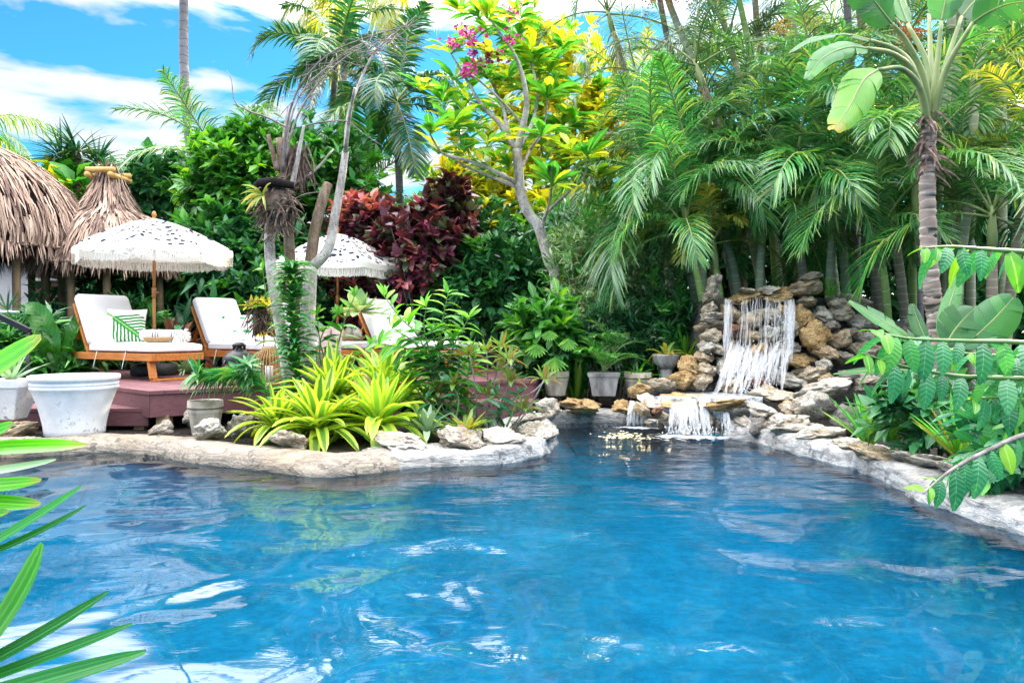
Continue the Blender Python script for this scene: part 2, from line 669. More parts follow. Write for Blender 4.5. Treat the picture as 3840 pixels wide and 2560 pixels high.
# ------------------------------------------------------------------ pool outline
shore_px = [(118, 1713), (240, 1702), (355, 1695), (450, 1697), (532, 1701), (620, 1714), (710, 1731), (830, 1747), (946, 1758), (1080, 1776),
            (1200, 1788), (1320, 1782), (1430, 1768), (1517, 1757), (1640, 1750), (1753, 1745), (1880, 1738), (1990, 1722), (2060, 1697), (2088, 1662),
            (2070, 1625), (2058, 1604), (2085, 1590), (2150, 1585), (2250, 1584), (2345, 1586), (2420, 1592), (2470, 1600), (2534, 1624), (2640, 1636), (2714, 1640), (2790, 1651),
            (2856, 1666), (2940, 1690), (3033, 1713), (3130, 1740), (3222, 1766), (3317, 1808), (3390, 1845), (3459, 1879), (3540, 1910), (3625, 1938), (3743, 1973), (3840, 2003)]
shore = [G(x, y, 0) for x, y in shore_px]
back = [Vector(p + (0,)) for p in [(2.95, 3.2), (3.3, 1.5), (3.2, -1.5), (1.5, -3.2), (-.8, -2.2), (-1.45, 0.3), (-1.7, 1.3), (-2.2, 2.3), (-3.4, 3.7), (-4.6, 5.0), (-4.9, 5.8), (-4.5, 6.2)]]
loop_pts = smooth_path(shore, 4)[:-1] + smooth_path([shore[-1]] + back + [shore[0]], 4)[:-1]
NS = (len(shore) - 1) * 4           # samples that belong to the shore in view


def normals2(P, closed=True):
    out = []
    n = len(P)
    for i in range(n):
        a, b = P[(i - 1) % n], P[(i + 1) % n]
        t = (b - a).normalized()
        out.append(Vector((-t.y, t.x, 0)))
    return out


loop_n = normals2(loop_pts)


def fill_loops(loops, name, mat, z=None):
    bm = bmesh.new()
    edges = []
    for lp in loops:
        vs = [bm.verts.new((p[0], p[1], p[2] if z is None else z)) for p in lp]
        for i in range(len(vs)):
            edges.append(bm.edges.new((vs[i], vs[(i + 1) % len(vs)])))
    bmesh.ops.triangle_fill(bm, use_beauty=True, use_dissolve=False, edges=edges)
    for f in bm.faces:
        if f.normal.z < 0: f.normal_flip()
    me = bpy.data.meshes.new(name)
    bm.to_mesh(me)
    bm.free()
    me.materials.append(mat)
    return me


GZ = .09
hole = [p + n * .16 for p, n in zip(loop_pts, loop_n)]
big_r = [Vector((900 * math.cos(t), 900 * math.sin(t), 0)) for t in [2 * PI * i / 40 for i in range(40)]]
tag(put('ground', fill_loops([hole, big_r], 'ground', MATS['mulch'], GZ)), kind='structure')
wl = [p + n * .05 for p, n in zip(loop_pts, loop_n)]
tag(put('pool_water', fill_loops([wl], 'pool_water', MATS['water'], 0.0)), kind='structure')
g = Geo()
nL = len(loop_pts)
for zt, zb in ((.02, -.42),):
    V = [(p.x + n.x * o, p.y + n.y * o, z) for o, z in ((.06, zt), (.05, -.06), (-.30, -.36), (-.46, zb)) for p, n in zip(loop_pts, loop_n)]
    g.add(V, [[k * nL + i, k * nL + (i + 1) % nL, (k + 1) * nL + (i + 1) % nL, (k + 1) * nL + i] for k in range(3) for i in range(nL)])
me = g.mesh('pool_basin', MATS['pool_plaster'])
fl = fill_loops([[p - n * .45 for p, n in zip(loop_pts, loop_n)]], 'pool_floor', MATS['pool_plaster'], -.42)
tag(put('pool_basin', me), kind='structure')
tag(put('pool_floor', fl), kind='structure')


def sweep(i0, i1, prof_fn, mat, name, label, cat, rough=.012, res=3, base=None):
    idx = list(range(i0, i1 + 1))
    P = [loop_pts[i % nL] for i in idx]
    Nn = [loop_n[i % nL] for i in idx]
    Q, QN = [], []
    for i in range(len(P) - 1):
        for k in range(res):
            t = k / res
            Q.append(P[i].lerp(P[i + 1], t))
            QN.append(Nn[i].lerp(Nn[i + 1], t).normalized())
    Q.append(P[-1]); QN.append(Nn[-1])
    g = Geo()
    V, F = [], []
    m = None
    for j, (p, n) in enumerate(zip(Q, QN)):
        pr = prof_fn(j / (len(Q) - 1), p)
        m = len(pr)
        for k, (o, z) in enumerate(pr):
            v = p + n * o + Vector((0, 0, z))
            dn = noise.fractal(v * 3.1, .8, 2.0, 5) * rough * 2 + noise.noise(v * 1.1) * rough * 1.5
            dz = noise.fractal(v * 2.7 + Vector((9, 3, 1)), .8, 2.0, 5) * rough * 1.6
            V.append(tuple(v + n * dn + Vector((0, 0, dz if z > -.1 else 0))))
    for j in range(len(Q) - 1):
        for k in range(m - 1):
            F.append([j * m + k, (j + 1) * m + k, (j + 1) * m + k + 1, j * m + k + 1])
    F.append([k for k in range(m)])
    F.append([(len(Q) - 1) * m + k for k in range(m)][::-1])
    g.add(V, F)
    return solo(name, g, MATS[mat], label, cat, base=tuple(Q[0]))


def prof_smooth(t, p):
    return [(.12, -.06), (.04, -.06), (-.015, -.03), (-.02, 0), (-.015, .035), (.01, .075), (.05, .105), (.11, .125), (.18, .13), (.26, .128), (.33, .115), (.38, .08), (.4, -.05)]


def prof_wall(hgt, wd):
    def f(t, p):
        h = hgt(t)
        return [(.15, -.06), (.06, -.06), (.0, -.03), (-.01, 0), (.01, h * .3), (.015, h * .55), (.02, h * .8), (.06, h * .97), (.13, h), (.22, h * 1.0), (wd * .8, h * .96), (wd, h * .8), (wd + .05, -.05)]
    return f


k_isl0, k_isl1 = 12 * 4 + 2, 21 * 4
k_fall, k_r = 28 * 4, 31 * 4
cop_left = sweep(-30, k_isl0 + 1, prof_smooth, 'coping_stone', 'pool_coping', 'smooth tan stone coping curving along the left pool edge', 'pool edge', .009, 3)
wall_isl = sweep(k_isl0, k_isl1 + 2, prof_wall(lambda t: .125 if t > .1 else .12, .5), 'plaster_white', 'pool_wall', 'rough grey plaster pool wall under the flat rocks of the planted point', 'pool wall', .016, 3)
wall_far = sweep(k_isl1 + 1, k_fall + 2, prof_wall(lambda t: .12, .45), 'plaster_white', 'pool_wall', 'pale plaster pool wall at the far end under the tan boulders', 'pool wall', .014, 3)
wall_right = sweep(k_r - 4, NS + 6, prof_wall(lambda t: .145 - .02 * t, .5), 'plaster_white', 'pool_wall', 'whitish rough plaster pool wall running along the right side', 'pool wall', .02, 4)
# ------------------------------------------------------------------ rocks
def rock_mesh(seed, sub=4, amp=1.0):
    bm = bmesh.new()
    bmesh.ops.create_icosphere(bm, subdivisions=sub, radius=1)
    r = random.Random(seed)
    s = Vector((r.uniform(0, 99), r.uniform(0, 99), r.uniform(0, 99)))
    planes = [(Vector((r.gauss(0, 1), r.gauss(0, 1), r.gauss(0, 1))).normalized(), r.uniform(.55, .85)) for _ in range(9)]
    for v in bm.verts:
        p = v.co.copy()
        for n, d in planes:                     # broken faces
            k = p.dot(n)
            if k > d: p -= n * (k - d) * .85
        q = p * 1.0
        f = .34 * noise.noise(q * 1.25 + s) + .20 * noise.fractal(q * 2.4 + s, .9, 2.1, 4) - .16 * max(0, .35 - noise.voronoi(q * 2.1 + s)[0][0])
        rd = abs(noise.noise(Vector((q.x * 2.2, q.y * 2.2, q.z * 5.0)) + s * 2))
        f += -.17 * max(0, .2 - rd) / .2
        f += .085 * noise.fractal(q * 7 + s, .8, 2.0, 4)
        v.co = p * (1 + f * amp)
    mx = [max(abs(v.co[i]) for v in bm.verts) for i in range(3)]
    for v in bm.verts:
        v.co = Vector((v.co[i] / mx[i] for i in range(3)))
    me = bpy.data.meshes.new('rock')
    bm.to_mesh(me)
    bm.free()
    me.polygons.foreach_set('use_smooth', np.full(len(me.polygons), True))
    me.materials.append(MATS['rock'])
    return me


ROCKS = [rock_mesh(i) for i in range(10)]
TINT = {'w': (1.18, 1.16, 1.12, 1), 'c': (1.16, 1.06, .90, 1), 'o': (1.05, .76, .40, 1), 'g': (.92, .89, .85, 1), 'd': (.42, .42, .43, 1), 'r': (.72, .40, .30, 1), 't': (1.05, .88, .66, 1)}
ri = [0]


def place_rock(parent, px, py, w, h, Y, tint='c', name='rock', depth=None, tilt=None, base=None):
    k = ri[0]; ri[0] += 1
    s = Y / FOC
    c = W(px, py, Y)
    a, b = w * s / 2 * 1.06, h * s / 2 * 1.06
    d = depth if depth else (a * .6 + b * .6 + .02)
    r = random.Random(k * 7 + 1)
    o = put(name, ROCKS[k % len(ROCKS)], parent, c - (wloc(parent) if parent else Vector((0, 0, 0))), (r.uniform(-.25, .25), (r.uniform(-.32, .32) if tilt is None else tilt), 0), (a, d, b), TINT[tint])
    o.rotation_euler.z = r.choice((0, PI)) + r.uniform(-.25, .25)
    return o


def z5(x, y, w, h): return (2100 + x / 2.0906, 950 + y / 2.0906, w / 2.0906, h / 2.0906)
def z6(x, y, w, h): return (2900 + x / 1.568, 900 + y / 1.568, w / 1.568, h / 1.568)


wf = thing('rock_waterfall', 'stacked limestone waterfall pouring white water into the blue pool', 'waterfall', W(2800, 1560, 8.6) * 1)
wf.location.z = 0


def upY(py): return 8.95 - max(0, py - 1090) / 390 * .65


up5 = [(1200, 240, 100, 170, 'g'), (1185, 340, 120, 110, 'g'), (1440, 345, 240, 70, 'o'), (1720, 330, 290, 85, 'o'), (1470, 298, 130, 48, 'c'), (1620, 290, 160, 60, 'w'),
       (1900, 275, 230, 130, 't'), (1960, 190, 120, 75, 'g'), (1920, 388, 160, 72, 'c'), (1165, 430, 110, 95, 'c'), (1180, 500, 170, 90, 'w'), (1230, 560, 140, 70, 'c'),
       (1095, 575, 75, 60, 'c'), (1170, 650, 190, 115, 'c'), (1150, 735, 140, 110, 'w'), (1240, 745, 110, 80, 'w'), (1130, 815, 150, 90, 't'), (1010, 885, 175, 150, 'o'), (1130, 925, 170, 120, 'c'),
       (1330, 480, 160, 160, 't'), (1345, 615, 140, 140, 'r'), (1480, 530, 170, 150, 't'), (1610, 480, 170, 130, 'c'), (1750, 465, 140, 120, 'o'), (1480, 655, 150, 120, 't'),
       (1630, 645, 180, 150, 'w'), (1530, 780, 130, 170, 'o'), (1350, 755, 160, 130, 'w'), (1700, 765, 180, 150, 'w'), (1430, 900, 140, 150, 'r'), (1300, 885, 170, 150, 'w'),
       (1610, 905, 190, 150, 'w'), (1350, 1025, 220, 140, 't'), (1560, 1020, 170, 130, 'r'), (1880, 530, 180, 230, 'o'), (1970, 645, 160, 210, 't'), (1770, 600, 140, 170, 'c'), (1800, 730, 120, 140, 'w'),
       (1865, 840, 300, 110, 'o'), (1930, 925, 220, 100, 'c'), (1830, 1005, 290, 130, 'w'), (1960, 1095, 180, 125, 'c'), (800, 1025, 220, 120, 'c'), (950, 1005, 220, 130, 'o'), (1090, 1005, 170, 150, 'c'), (640, 1080, 180, 120, 'o')]
for x, y, w, h, t in up5:
    px, py, pw, ph = z5(x, y, w, h)
    place_rock(wf, px, py, pw * 1.1, ph * 1.12, upY(py) + random.uniform(-.05, .05), t, depth=.24)
lip = [(1660, 1105, 390, 120, 'c', 7.95), (700, 1152, 180, 56, 'w', 7.85), (900, 1142, 300, 66, 'o', 7.85), (1090, 1135, 220, 70, 'c', 7.9), (1270, 1195, 390, 105, 'o', 7.55), (1390, 1235, 200, 95, 'g', 7.45), (1575, 1225, 270, 145, 'w', 7.35),
       (1560, 1365, 190, 180, 'd', 7.15), (1440, 1335, 120, 120, 'g', 7.3), (1700, 1305, 220, 110, 'w', 7.1), (1740, 1360, 240, 140, 'w', 7.0), (1945, 1395, 180, 130, 'w', 6.75), (1850, 1240, 220, 110, 'w', 7.2)]
for x, y, w, h, t, Y in lip:
    place_rock(wf, *z5(x, y, w, h), Y, t, depth=.30 if y < 1210 else .22)
for x, y, w, h, t in [(800, 1275, 110, 90, 'c'), (750, 1235, 90, 80, 'r'), (850, 1310, 100, 90, 'g'), (940, 1300, 110, 120, 't'), (1040, 1310, 110, 120, 'g'), (1150, 1300, 110, 130, 'c'), (1225, 1340, 100, 100, 'g'), (1330, 1340, 110, 110, 'c'), (1390, 1400, 110, 90, 'w'), (1095, 1370, 100, 80, 'g'), (640, 1220, 110, 90, 't'), (720, 1315, 110, 70, 'w'), (1250, 1410, 100, 80, 'g'), (960, 1380, 110, 80, 'g')]:
    place_rock(wf, *z5(x, y, w * 1.15, h * 1.15), 7.62, t, depth=.2)
for x, y, w, h, t, Y in [(370, 372, 160, 78, 'c', 8.9), (490, 362, 190, 66, 'w', 8.9), (300, 435, 125, 95, 'w', 8.8), (405, 435, 125, 105, 'c', 8.8), (330, 505, 85, 70, 'g', 8.7), (250, 575, 185, 210, 'o', 8.5),
                         (380, 585, 130, 135, 't', 8.6), (450, 555, 80, 95, 'g', 8.7), (525, 492, 175, 120, 'g', 8.75), (535, 645, 195, 120, 'c', 8.5), (405, 695, 150, 90, 'g', 8.5), (300, 665, 110, 95, 't', 8.4), (310, 735, 110, 85, 'w', 8.3),
                         (550, 575, 150, 90, 'w', 8.6), (680, 700, 140, 160, 't', 8.3), (640, 600, 120, 110, 'g', 8.6), (440, 805, 140, 100, 'g', 8.2), (535, 835, 170, 110, 'g', 8.1), (640, 830, 150, 130, 'd', 8.1), (230, 790, 150, 110, 'c', 8.2), (290, 820, 130, 90, 't', 8.1),
                         (800, 510, 100, 100, 'g', 8.6), (865, 530, 90, 90, 'g', 8.6), (935, 550, 90, 80, 'c', 8.6), (740, 520, 90, 100, 'd', 8.7)]:
    place_rock(wf, *z6(x, y, w, h), Y, t, depth=.22)
# mortar body behind the stones
m = plain('mortar', (.10, .095, .09), .9, .2, 0, 9, .5, .8, .03)
g = Geo()
outl = [(2655, 1120), (2640, 1420), (2440, 1470), (2440, 1640), (2900, 1600), (3300, 1480), (3330, 1200), (3150, 1125), (2990, 1100), (2780, 1110)]
V = []
for k, (dy) in enumerate((0.12, 1.0)):
    for px, py in outl:
        Y = upY(min(py, 1480)) + .1 if py < 1600 else 7.8
        V.append(tuple(W(px, py, Y) + Vector((0, dy, 0)) if k == 0 else W(px, py, Y) + Vector((0, max(dy, 9.4 - Y), -.05))))
n = len(outl)
g.add(V, [list(range(n)), list(range(n, 2 * n))[::-1]] + [[i, n + i, n + (i + 1) % n, (i + 1) % n] for i in range(n)])
part('mortar_body', g, m, wf, smooth=False)
# basin floor behind the lower lip
m, nt, out = mk('basin_water')
nz = noise_n(nt, 16, 5, coords(nt))
col = ramp(nt, nz.outputs[0], [(.38, (.20, .24, .27)), (.55, (.8, .84, .88))])
pbsdf(nt, out, col, .15, .6, bump=nz.outputs[0], bs=.7, bd=.03)
g = Geo()
zb = W(2700, 1478, 8.1).z
pts = [W(2450, 1480, 7.8), W(2700, 1500, 7.55), W(2860, 1490, 7.75), W(2880, 1470, 8.5), W(2600, 1470, 8.6)]
g.add([(p.x, p.y, zb) for p in pts] + [(p.x, p.y, zb - .25) for p in pts], [list(range(5)), [5, 6, 1, 0], [6, 7, 2, 1]])
part('basin_water', g, m, wf, smooth=False)

# falling water
m, nt, out = mk('falling_water')
p = pbsdf(nt, None, (.93, .95, 1.0), .25, .6)
tb = nt.nodes.new('ShaderNodeBsdfTransparent')
tl = N(nt, 'ShaderNodeBsdfTranslucent')
tl.inputs[0].default_value = (.93, .95, 1, 1)
uvn = nt.nodes.new('ShaderNodeUVMap')
mpn = N(nt, 'ShaderNodeMapping')
mpn.inputs['Scale'].default_value = (6, 1.1, 1)
gi = nt.nodes.new('ShaderNodeNewGeometry')
cmb = N(nt, 'ShaderNodeCombineXYZ')
nt.links.new(math_n(nt, 'MULTIPLY', gi.outputs['Random Per Island'], 60), cmb.inputs[0])
va = N(nt, 'ShaderNodeVectorMath', operation='ADD')
nt.links.new(uvn.outputs[0], va.inputs[0])
nt.links.new(cmb.outputs[0], va.inputs[1])
nt.links.new(va.outputs[0], mpn.inputs[0])
nz = noise_n(nt, 3.0, 5, mpn.outputs[0], .65)
al = ramp(nt, nz.outputs[0], [(.42, (.0, .0, .0)), (.66, (.85, .85, .85))])
m1 = N(nt, 'ShaderNodeMixShader', i_0=.45)
nt.links.new(p.outputs[0], m1.inputs[1]); nt.links.new(tl.outputs[0], m1.inputs[2])
m2 = N(nt, 'ShaderNodeMixShader')
nt.links.new(al, m2.inputs[0]); nt.links.new(tb.outputs[0], m2.inputs[1]); nt.links.new(m1.outputs[0], m2.inputs[2])
nt.links.new(m2.outputs[0], out.inputs[0])


def strands(g, n, top, bot, w=(.006, .03), spread=.05, out=.25):
    """threads of water falling from a lip curve to a foot curve"""
    ctr = [(random.random(), random.uniform(.2, 1) ** 2) for _ in range(11)]
    for i in range(n):
        cc_ = random.choices(ctr, [w_ for _, w_ in ctr])[0][0]
        t = min(1, max(0, random.gauss(cc_, .03))) if random.random() < .55 else random.random()
        a, b = top(t), bot(min(1, max(0, t + random.gauss(0, spread))))
        t0 = random.random() ** 2 * .55 if random.random() < .45 else 0
        t1 = min(1, t0 + random.uniform(.35, 1.0))
        P = []
        for k in range(7):
            s = t0 + (t1 - t0) * k / 6
            h = Vector((a.x + (b.x - a.x) * s ** .8, a.y + (b.y - a.y) * s ** .6 - random.uniform(0, .02), a.z + (b.z - a.z) * s ** 1.15))
            P.append(h + Vector((random.gauss(0, .006), 0, 0)))
        ww = random.uniform(*w) * (1.7 if random.random() < .15 else 1)
        g.ribbon(P, [ww * f for f in (.5, .9, 1, 1, 1, .8, .4)], up=(random.gauss(0, .4), -1, .1), fold=.2)


def drops(g, n, fn, s=(.002, .008)):
    for i in range(n):
        c = fn()
        r = random.uniform(*s)
        h = r * random.uniform(1, 2.2)
        g.add([tuple(c + Vector(v)) for v in ((r, 0, 0), (-r * .5, r * .8, 0), (-r * .5, -r * .8, 0), (0, 0, h), (0, 0, -h))],
              [[0, 1, 3], [1, 2, 3], [2, 0, 3], [1, 0, 4], [2, 1, 4], [0, 2, 4]])


fw = MATS['falling_water']
spray = plain('water_spray', (.9, .93, .97), .3, .5, 0, 30, .05, .2, .003)
g = Geo()
strands(g, 150, lambda t: W(2712 + 262 * t, 1118 + 6 * math.sin(t * 9), 8.62), lambda t: W(2700 + 270 * t, 1360, 8.33), (.004, .017), .03)
part('falling_water', g, fw, wf)
g = Geo()
strands(g, 170, lambda t: W(2740 + 230 * t, 1270 + 60 * random.random(), 8.38), lambda t: W(2680 + 250 * t, 1478, 7.98), (.005, .030), .16)
part('falling_water', g, fw, wf)
g = Geo()
strands(g, 120, lambda t: W(2508 + 136 * t, 1502 + 8 * math.sin(t * 7), 7.5), lambda t: W(2500 + 165 * t, 1625 + 8 * t, 7.33), (.005, .028), .05)
part('falling_water', g, fw, wf)
g = Geo()
strands(g, 40, lambda t: W(2365 + 70 * t, 1500 + 16 * t, 7.78), lambda t: W(2345 + 90 * t, 1600, 7.65), (.006, .025), .06)
part('falling_water', g, fw, wf)
g = Geo()
strands(g, 14, lambda t: W(2705 + 25 * t, 1545, 7.35), lambda t: W(2700 + 40 * t, 1640, 7.25), (.006, .02), .06)
part('falling_water', g, fw, wf)
g = Geo()
drops(g, 260, lambda: W(random.gauss(2800, 60), 1475 - abs(random.gauss(0, 65)), random.uniform(7.95, 8.25)))
drops(g, 90, lambda: W(random.gauss(2930, 35), random.gauss(1230, 40), random.uniform(8.2, 8.4)))
drops(g, 200, lambda: W(random.gauss(2600, 60), 1630 - abs(random.gauss(0, 22)), random.uniform(7.15, 7.4)), (.002, .007))
part('water_spray', g, spray, wf)['kind'] = 'stuff'

# foam on the pool below the fall
m, nt, out = mk('foam')
co = coords(nt)
nz = noise_n(nt, 9, 7, co, .7, .5)
sp = nt.nodes.new('ShaderNodeUVMap')
sx = nt.nodes.new('ShaderNodeSeparateXYZ')
nt.links.new(sp.outputs[0], sx.inputs[0])
a = math_n(nt, 'ADD', nz.outputs[0], math_n(nt, 'MULTIPLY', sx.outputs[1], -.42))
al = ramp(nt, a, [(.30, (0, 0, 0)), (.42, (1, 1, 1))])
p = pbsdf(nt, None, (.9, .93, .95), .5, .4)
tb = nt.nodes.new('ShaderNodeBsdfTransparent')
m2 = N(nt, 'ShaderNodeMixShader')
nt.links.new(al, m2.inputs[0]); nt.links.new(tb.outputs[0], m2.inputs[1]); nt.links.new(p.outputs[0], m2.inputs[2])
nt.links.new(m2.outputs[0], out.inputs[0])


def foam_patch(c, rx, ry, z=.006):
    g = Geo()
    V, UV = [(c.x, c.y, z)], [(0, 0)]
    for r in (.35, .7, 1.0):
        for k in range(28):
            t = 2 * PI * k / 28
            V.append((c.x + rx * r * math.cos(t), c.y + ry * r * math.sin(t), z))
            UV.append((0, r))
    F = [[0, 1 + k, 1 + (k + 1) % 28] for k in range(28)]
    for j in range(2):
        F += [[1 + j * 28 + k, 29 + j * 28 + k, 29 + j * 28 + (k + 1) % 28, 1 + j * 28 + (k + 1) % 28] for k in range(28)]
    g.add(V, F, UV)
    return g


c = G(2590, 1638)
solo('pool_foam', foam_patch(c, .75, .45), MATS['foam'], 'white foam spreading on the pool where the lower fall lands', 'foam', 'stuff', base=(c.x, c.y, 0))
c = G(2400, 1606)
solo('pool_foam', foam_patch(c, .42, .22, .009), MATS['foam'], 'thin white froth on the pool below the small left trickle', 'foam', 'stuff', base=(c.x, c.y, 0))
# foam flecks in a sun patch, the golden light put into their colour
m = plain('sunlit_foam_yellow', (.80, .70, .42), .5, .3, 0, 30, .2, .1, .001)
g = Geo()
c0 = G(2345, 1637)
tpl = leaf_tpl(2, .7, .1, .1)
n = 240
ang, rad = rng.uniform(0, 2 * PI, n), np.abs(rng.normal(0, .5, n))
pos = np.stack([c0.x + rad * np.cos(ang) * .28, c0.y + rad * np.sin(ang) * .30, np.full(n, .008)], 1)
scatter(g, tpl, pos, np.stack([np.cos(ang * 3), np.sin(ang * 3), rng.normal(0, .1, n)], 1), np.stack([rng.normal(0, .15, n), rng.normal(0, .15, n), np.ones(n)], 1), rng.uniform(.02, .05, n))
solo('sunlit_foam', g, m, 'drift of foam tinted pale yellow as if sunlit, floating on the far water', 'petals', 'stuff', base=tuple(c0))

# loose boulders and capstones
def boulder(label, px, py, w, h, Y, t, depth=None, name='boulder', cat='boulder', group=None, tilt=None):
    return tag(place_rock(None, px, py, w, h, Y, t, name, depth, tilt), label, cat, group)


cs = 'flat stones capping the pool wall'
boulder('broad flat grey capstone at the left end of the planted point', 1515, 1662, 225, 78, 6.05, 'w', .26, 'capstone', 'capstone', cs)
boulder('dark pitted capstone in the middle of the planted point, beside the small yellow bromeliad', 1725, 1645, 195, 78, 6.10, 'g', .26, 'capstone', 'capstone', cs)
boulder('pale capstone right of the pitted one along the planted point', 1880, 1645, 180, 66, 6.2, 'w', .26, 'capstone', 'capstone', cs)
boulder('grey weathered capstone on the tip of the planted point', 2010, 1625, 165, 70, 6.65, 'w', .3, 'capstone', 'capstone', cs)
boulder('small upper rock lying behind the tip of the planted point', 1985, 1575, 160, 70, 7.1, 'g', .3)
boulder('white boulder at the inner bend beyond the planted point', 2050, 1535, 120, 90, 8.3, 'w', .25)
boulder('long tan boulder on the far pool edge left of the trickle', *z5(170, 1205, 350, 135), 8.45, 'o', .25)
boulder('ochre boulder on the far pool edge beside the small trickle', *z5(490, 1195, 290, 115), 8.3, 'o', .25)
boulder('knobbly grey rock on the mulch left of the small pot', 607, 1612, 110, 66, 6.75, 'g')
boulder('pitted pale rock leaning in front of the small round pot', 790, 1618, 135, 96, 6.35, 'w')
boulder('low tan rock behind the small round pot under the deck edge', 1000, 1555, 130, 80, 7.0, 't')
boulder('dark rock in the shade between the small pot and the variegated clump', 905, 1600, 110, 90, 6.8, 'g')
boulder('pale rock half hidden under the big variegated clump', 1095, 1655, 165, 88, 5.95, 'c')
boulder('small stone touching the deck support beside the small pot', 715, 1570, 60, 70, 7.0, 'g')
boulder('layered brown ledge rock carrying the left white planter', 55, 1612, 170, 92, 6.75, 't', .3)
boulder('flat cream slab on the mulch by the foot of the big white pot', 105, 1655, 150, 40, 6.5, 'c', .2)
boulder('big grey boulder on the bank right of the lower fall', *z6(300, 885, 340, 130), 7.35, 'w', .3)
boulder('broad pale boulder below the big grey one on the right bank', *z6(210, 965, 300, 160), 7.0, 'w', .3)
boulder('round dark grey boulder at the end of the right bank beside the strap leaves', *z6(470, 1060, 200, 205), 6.65, 'd', .26)
boulder('small tan stone wedged in the gap of the right bank', *z6(95, 985, 110, 60), 7.2, 't', .2)
boulder('pale knob rock at the water line right of the lower fall', *z6(75, 1085, 270, 120), 6.75, 'w', .26)
for lab, x, y, w, h, Y, t in [('flat layered capstone below the round dark boulder', 275, 1135, 300, 90, 6.35, 'w'), ('thin pale capstone below the strap-leaf clump on the right wall', 470, 1192, 215, 70, 6.0, 'w'),
                              ('long layered capstone in the middle of the right wall', 640, 1255, 330, 105, 5.55, 't'), ('pale capstone under the lowest hanging branch', 890, 1290, 330, 95, 5.1, 'w'),
                              ('dark mossy capstone at the right end of the wall', 1330, 1400, 290, 170, 4.35, 'd'), ('grey capstone between the pale one and the dark mossy end', 1130, 1340, 250, 110, 4.7, 'g')]:
    boulder(lab, *z6(x, y, w, h), Y, t, .27, 'capstone', 'capstone', cs)
# ------------------------------------------------------------------ deck
DZ = .48
m, nt, out = mk('deck_wood')
co = coords(nt)
gi = nt.nodes.new('ShaderNodeNewGeometry')
st = N(nt, 'ShaderNodeMapping')
st.inputs['Scale'].default_value = (3, 3, 8)
nt.links.new(co, st.inputs[0])
n1 = noise_n(nt, 5, 6, st.outputs[0], .65)
col = ramp(nt, gi.outputs['Random Per Island'], [(0, (.120, .048, .058)), (.5, (.150, .062, .074)), (1, (.185, .085, .095))])
col = mixc(nt, .5, col, ramp(nt, n1.outputs[0], [(.35, (.55, .5, .5)), (.6, (1.15, 1.1, 1.1))]), 'MULTIPLY')
pbsdf(nt, out, col, .55, .4, bump=n1.outputs[0], bs=.25, bd=.004)
m_post = plain('raw_timber', (.30, .21, .12), .8, .2, 0, 8, .4, .4, .006, (1, 1, .2))

B = Vector((-3.44, 7.06, 0))
poly = [B, Vector((-2.45, 7.80, 0)), Vector((.27, 8.62, 0)), Vector((.9, 12.8, 0)), Vector((-4.5, 13.2, 0)), Vector((-6.6, 11.5, 0)), Vector((-6.25, 9.5, 0))]
deck = thing('wooden_deck', 'raised mauve brown timber deck carrying the loungers and parasols', 'deck', tuple(B))


def clip_poly(P, n, d):
    out = []
    for i in range(len(P)):
        a, b = P[i], P[(i + 1) % len(P)]
        da, db = a.dot(n) - d, b.dot(n) - d
        if da <= 0: out.append(a)
        if da * db < 0: out.append(a + (b - a) * (da / (da - db)))
    return out


# boards run along the left facet direction
bd = (poly[6] - B).normalized()
bn = Vector((bd.y, -bd.x, 0))
if bn.x < 0: bn = -bn
g = Geo()
w0 = .142
lo = min((p - B).dot(bn) for p in poly); hi = max((p - B).dot(bn) for p in poly)
k = int(lo / w0) - 1
while k * w0 < hi:
    a, b = k * w0 + .003, (k + 1) * w0 - .003
    P = clip_poly(clip_poly(poly, bn, B.dot(bn) + b), -bn, -(B.dot(bn) + a))
    if len(P) >= 3:
        nn = len(P)
        g.add([(p.x, p.y, DZ) for p in P] + [(p.x, p.y, DZ - .035) for p in P], [list(range(nn)), list(range(nn, 2 * nn))[::-1]] + [[i, nn + i, nn + (i + 1) % nn, (i + 1) % nn] for i in range(nn)])
    k += 1
part('deck_boards', g, MATS['deck_wood'], deck, False)
cen = sum((p for p in poly), Vector()) / len(poly)
for i in range(len(poly)):
    a, b = poly[i].copy(), poly[(i + 1) % len(poly)].copy()
    t = (b - a).normalized()
    nn = Vector((t.y, -t.x, 0))
    if nn.dot((a + b) / 2 - cen) < 0: nn = -nn
    g = Geo()
    g.beam(a - nn * .04 + Vector((0, 0, DZ - .145)) + t * .02, b - nn * .04 + Vector((0, 0, DZ - .145)) - t * .02, .045, .215)
    part('fascia', g, MATS['deck_wood'], deck, False)
for p in [(-3.36, 7.22), (-2.55, 7.92), (-1.3, 8.3), (0.1, 8.75), (-4.6, 8.6), (-5.8, 9.6)]:
    g = Geo()
    g.box((p[0], p[1], (DZ - .26 + .02) / 2 + .01), (.12, .1, DZ - .26))
    part('post', g, m_post, deck, False)

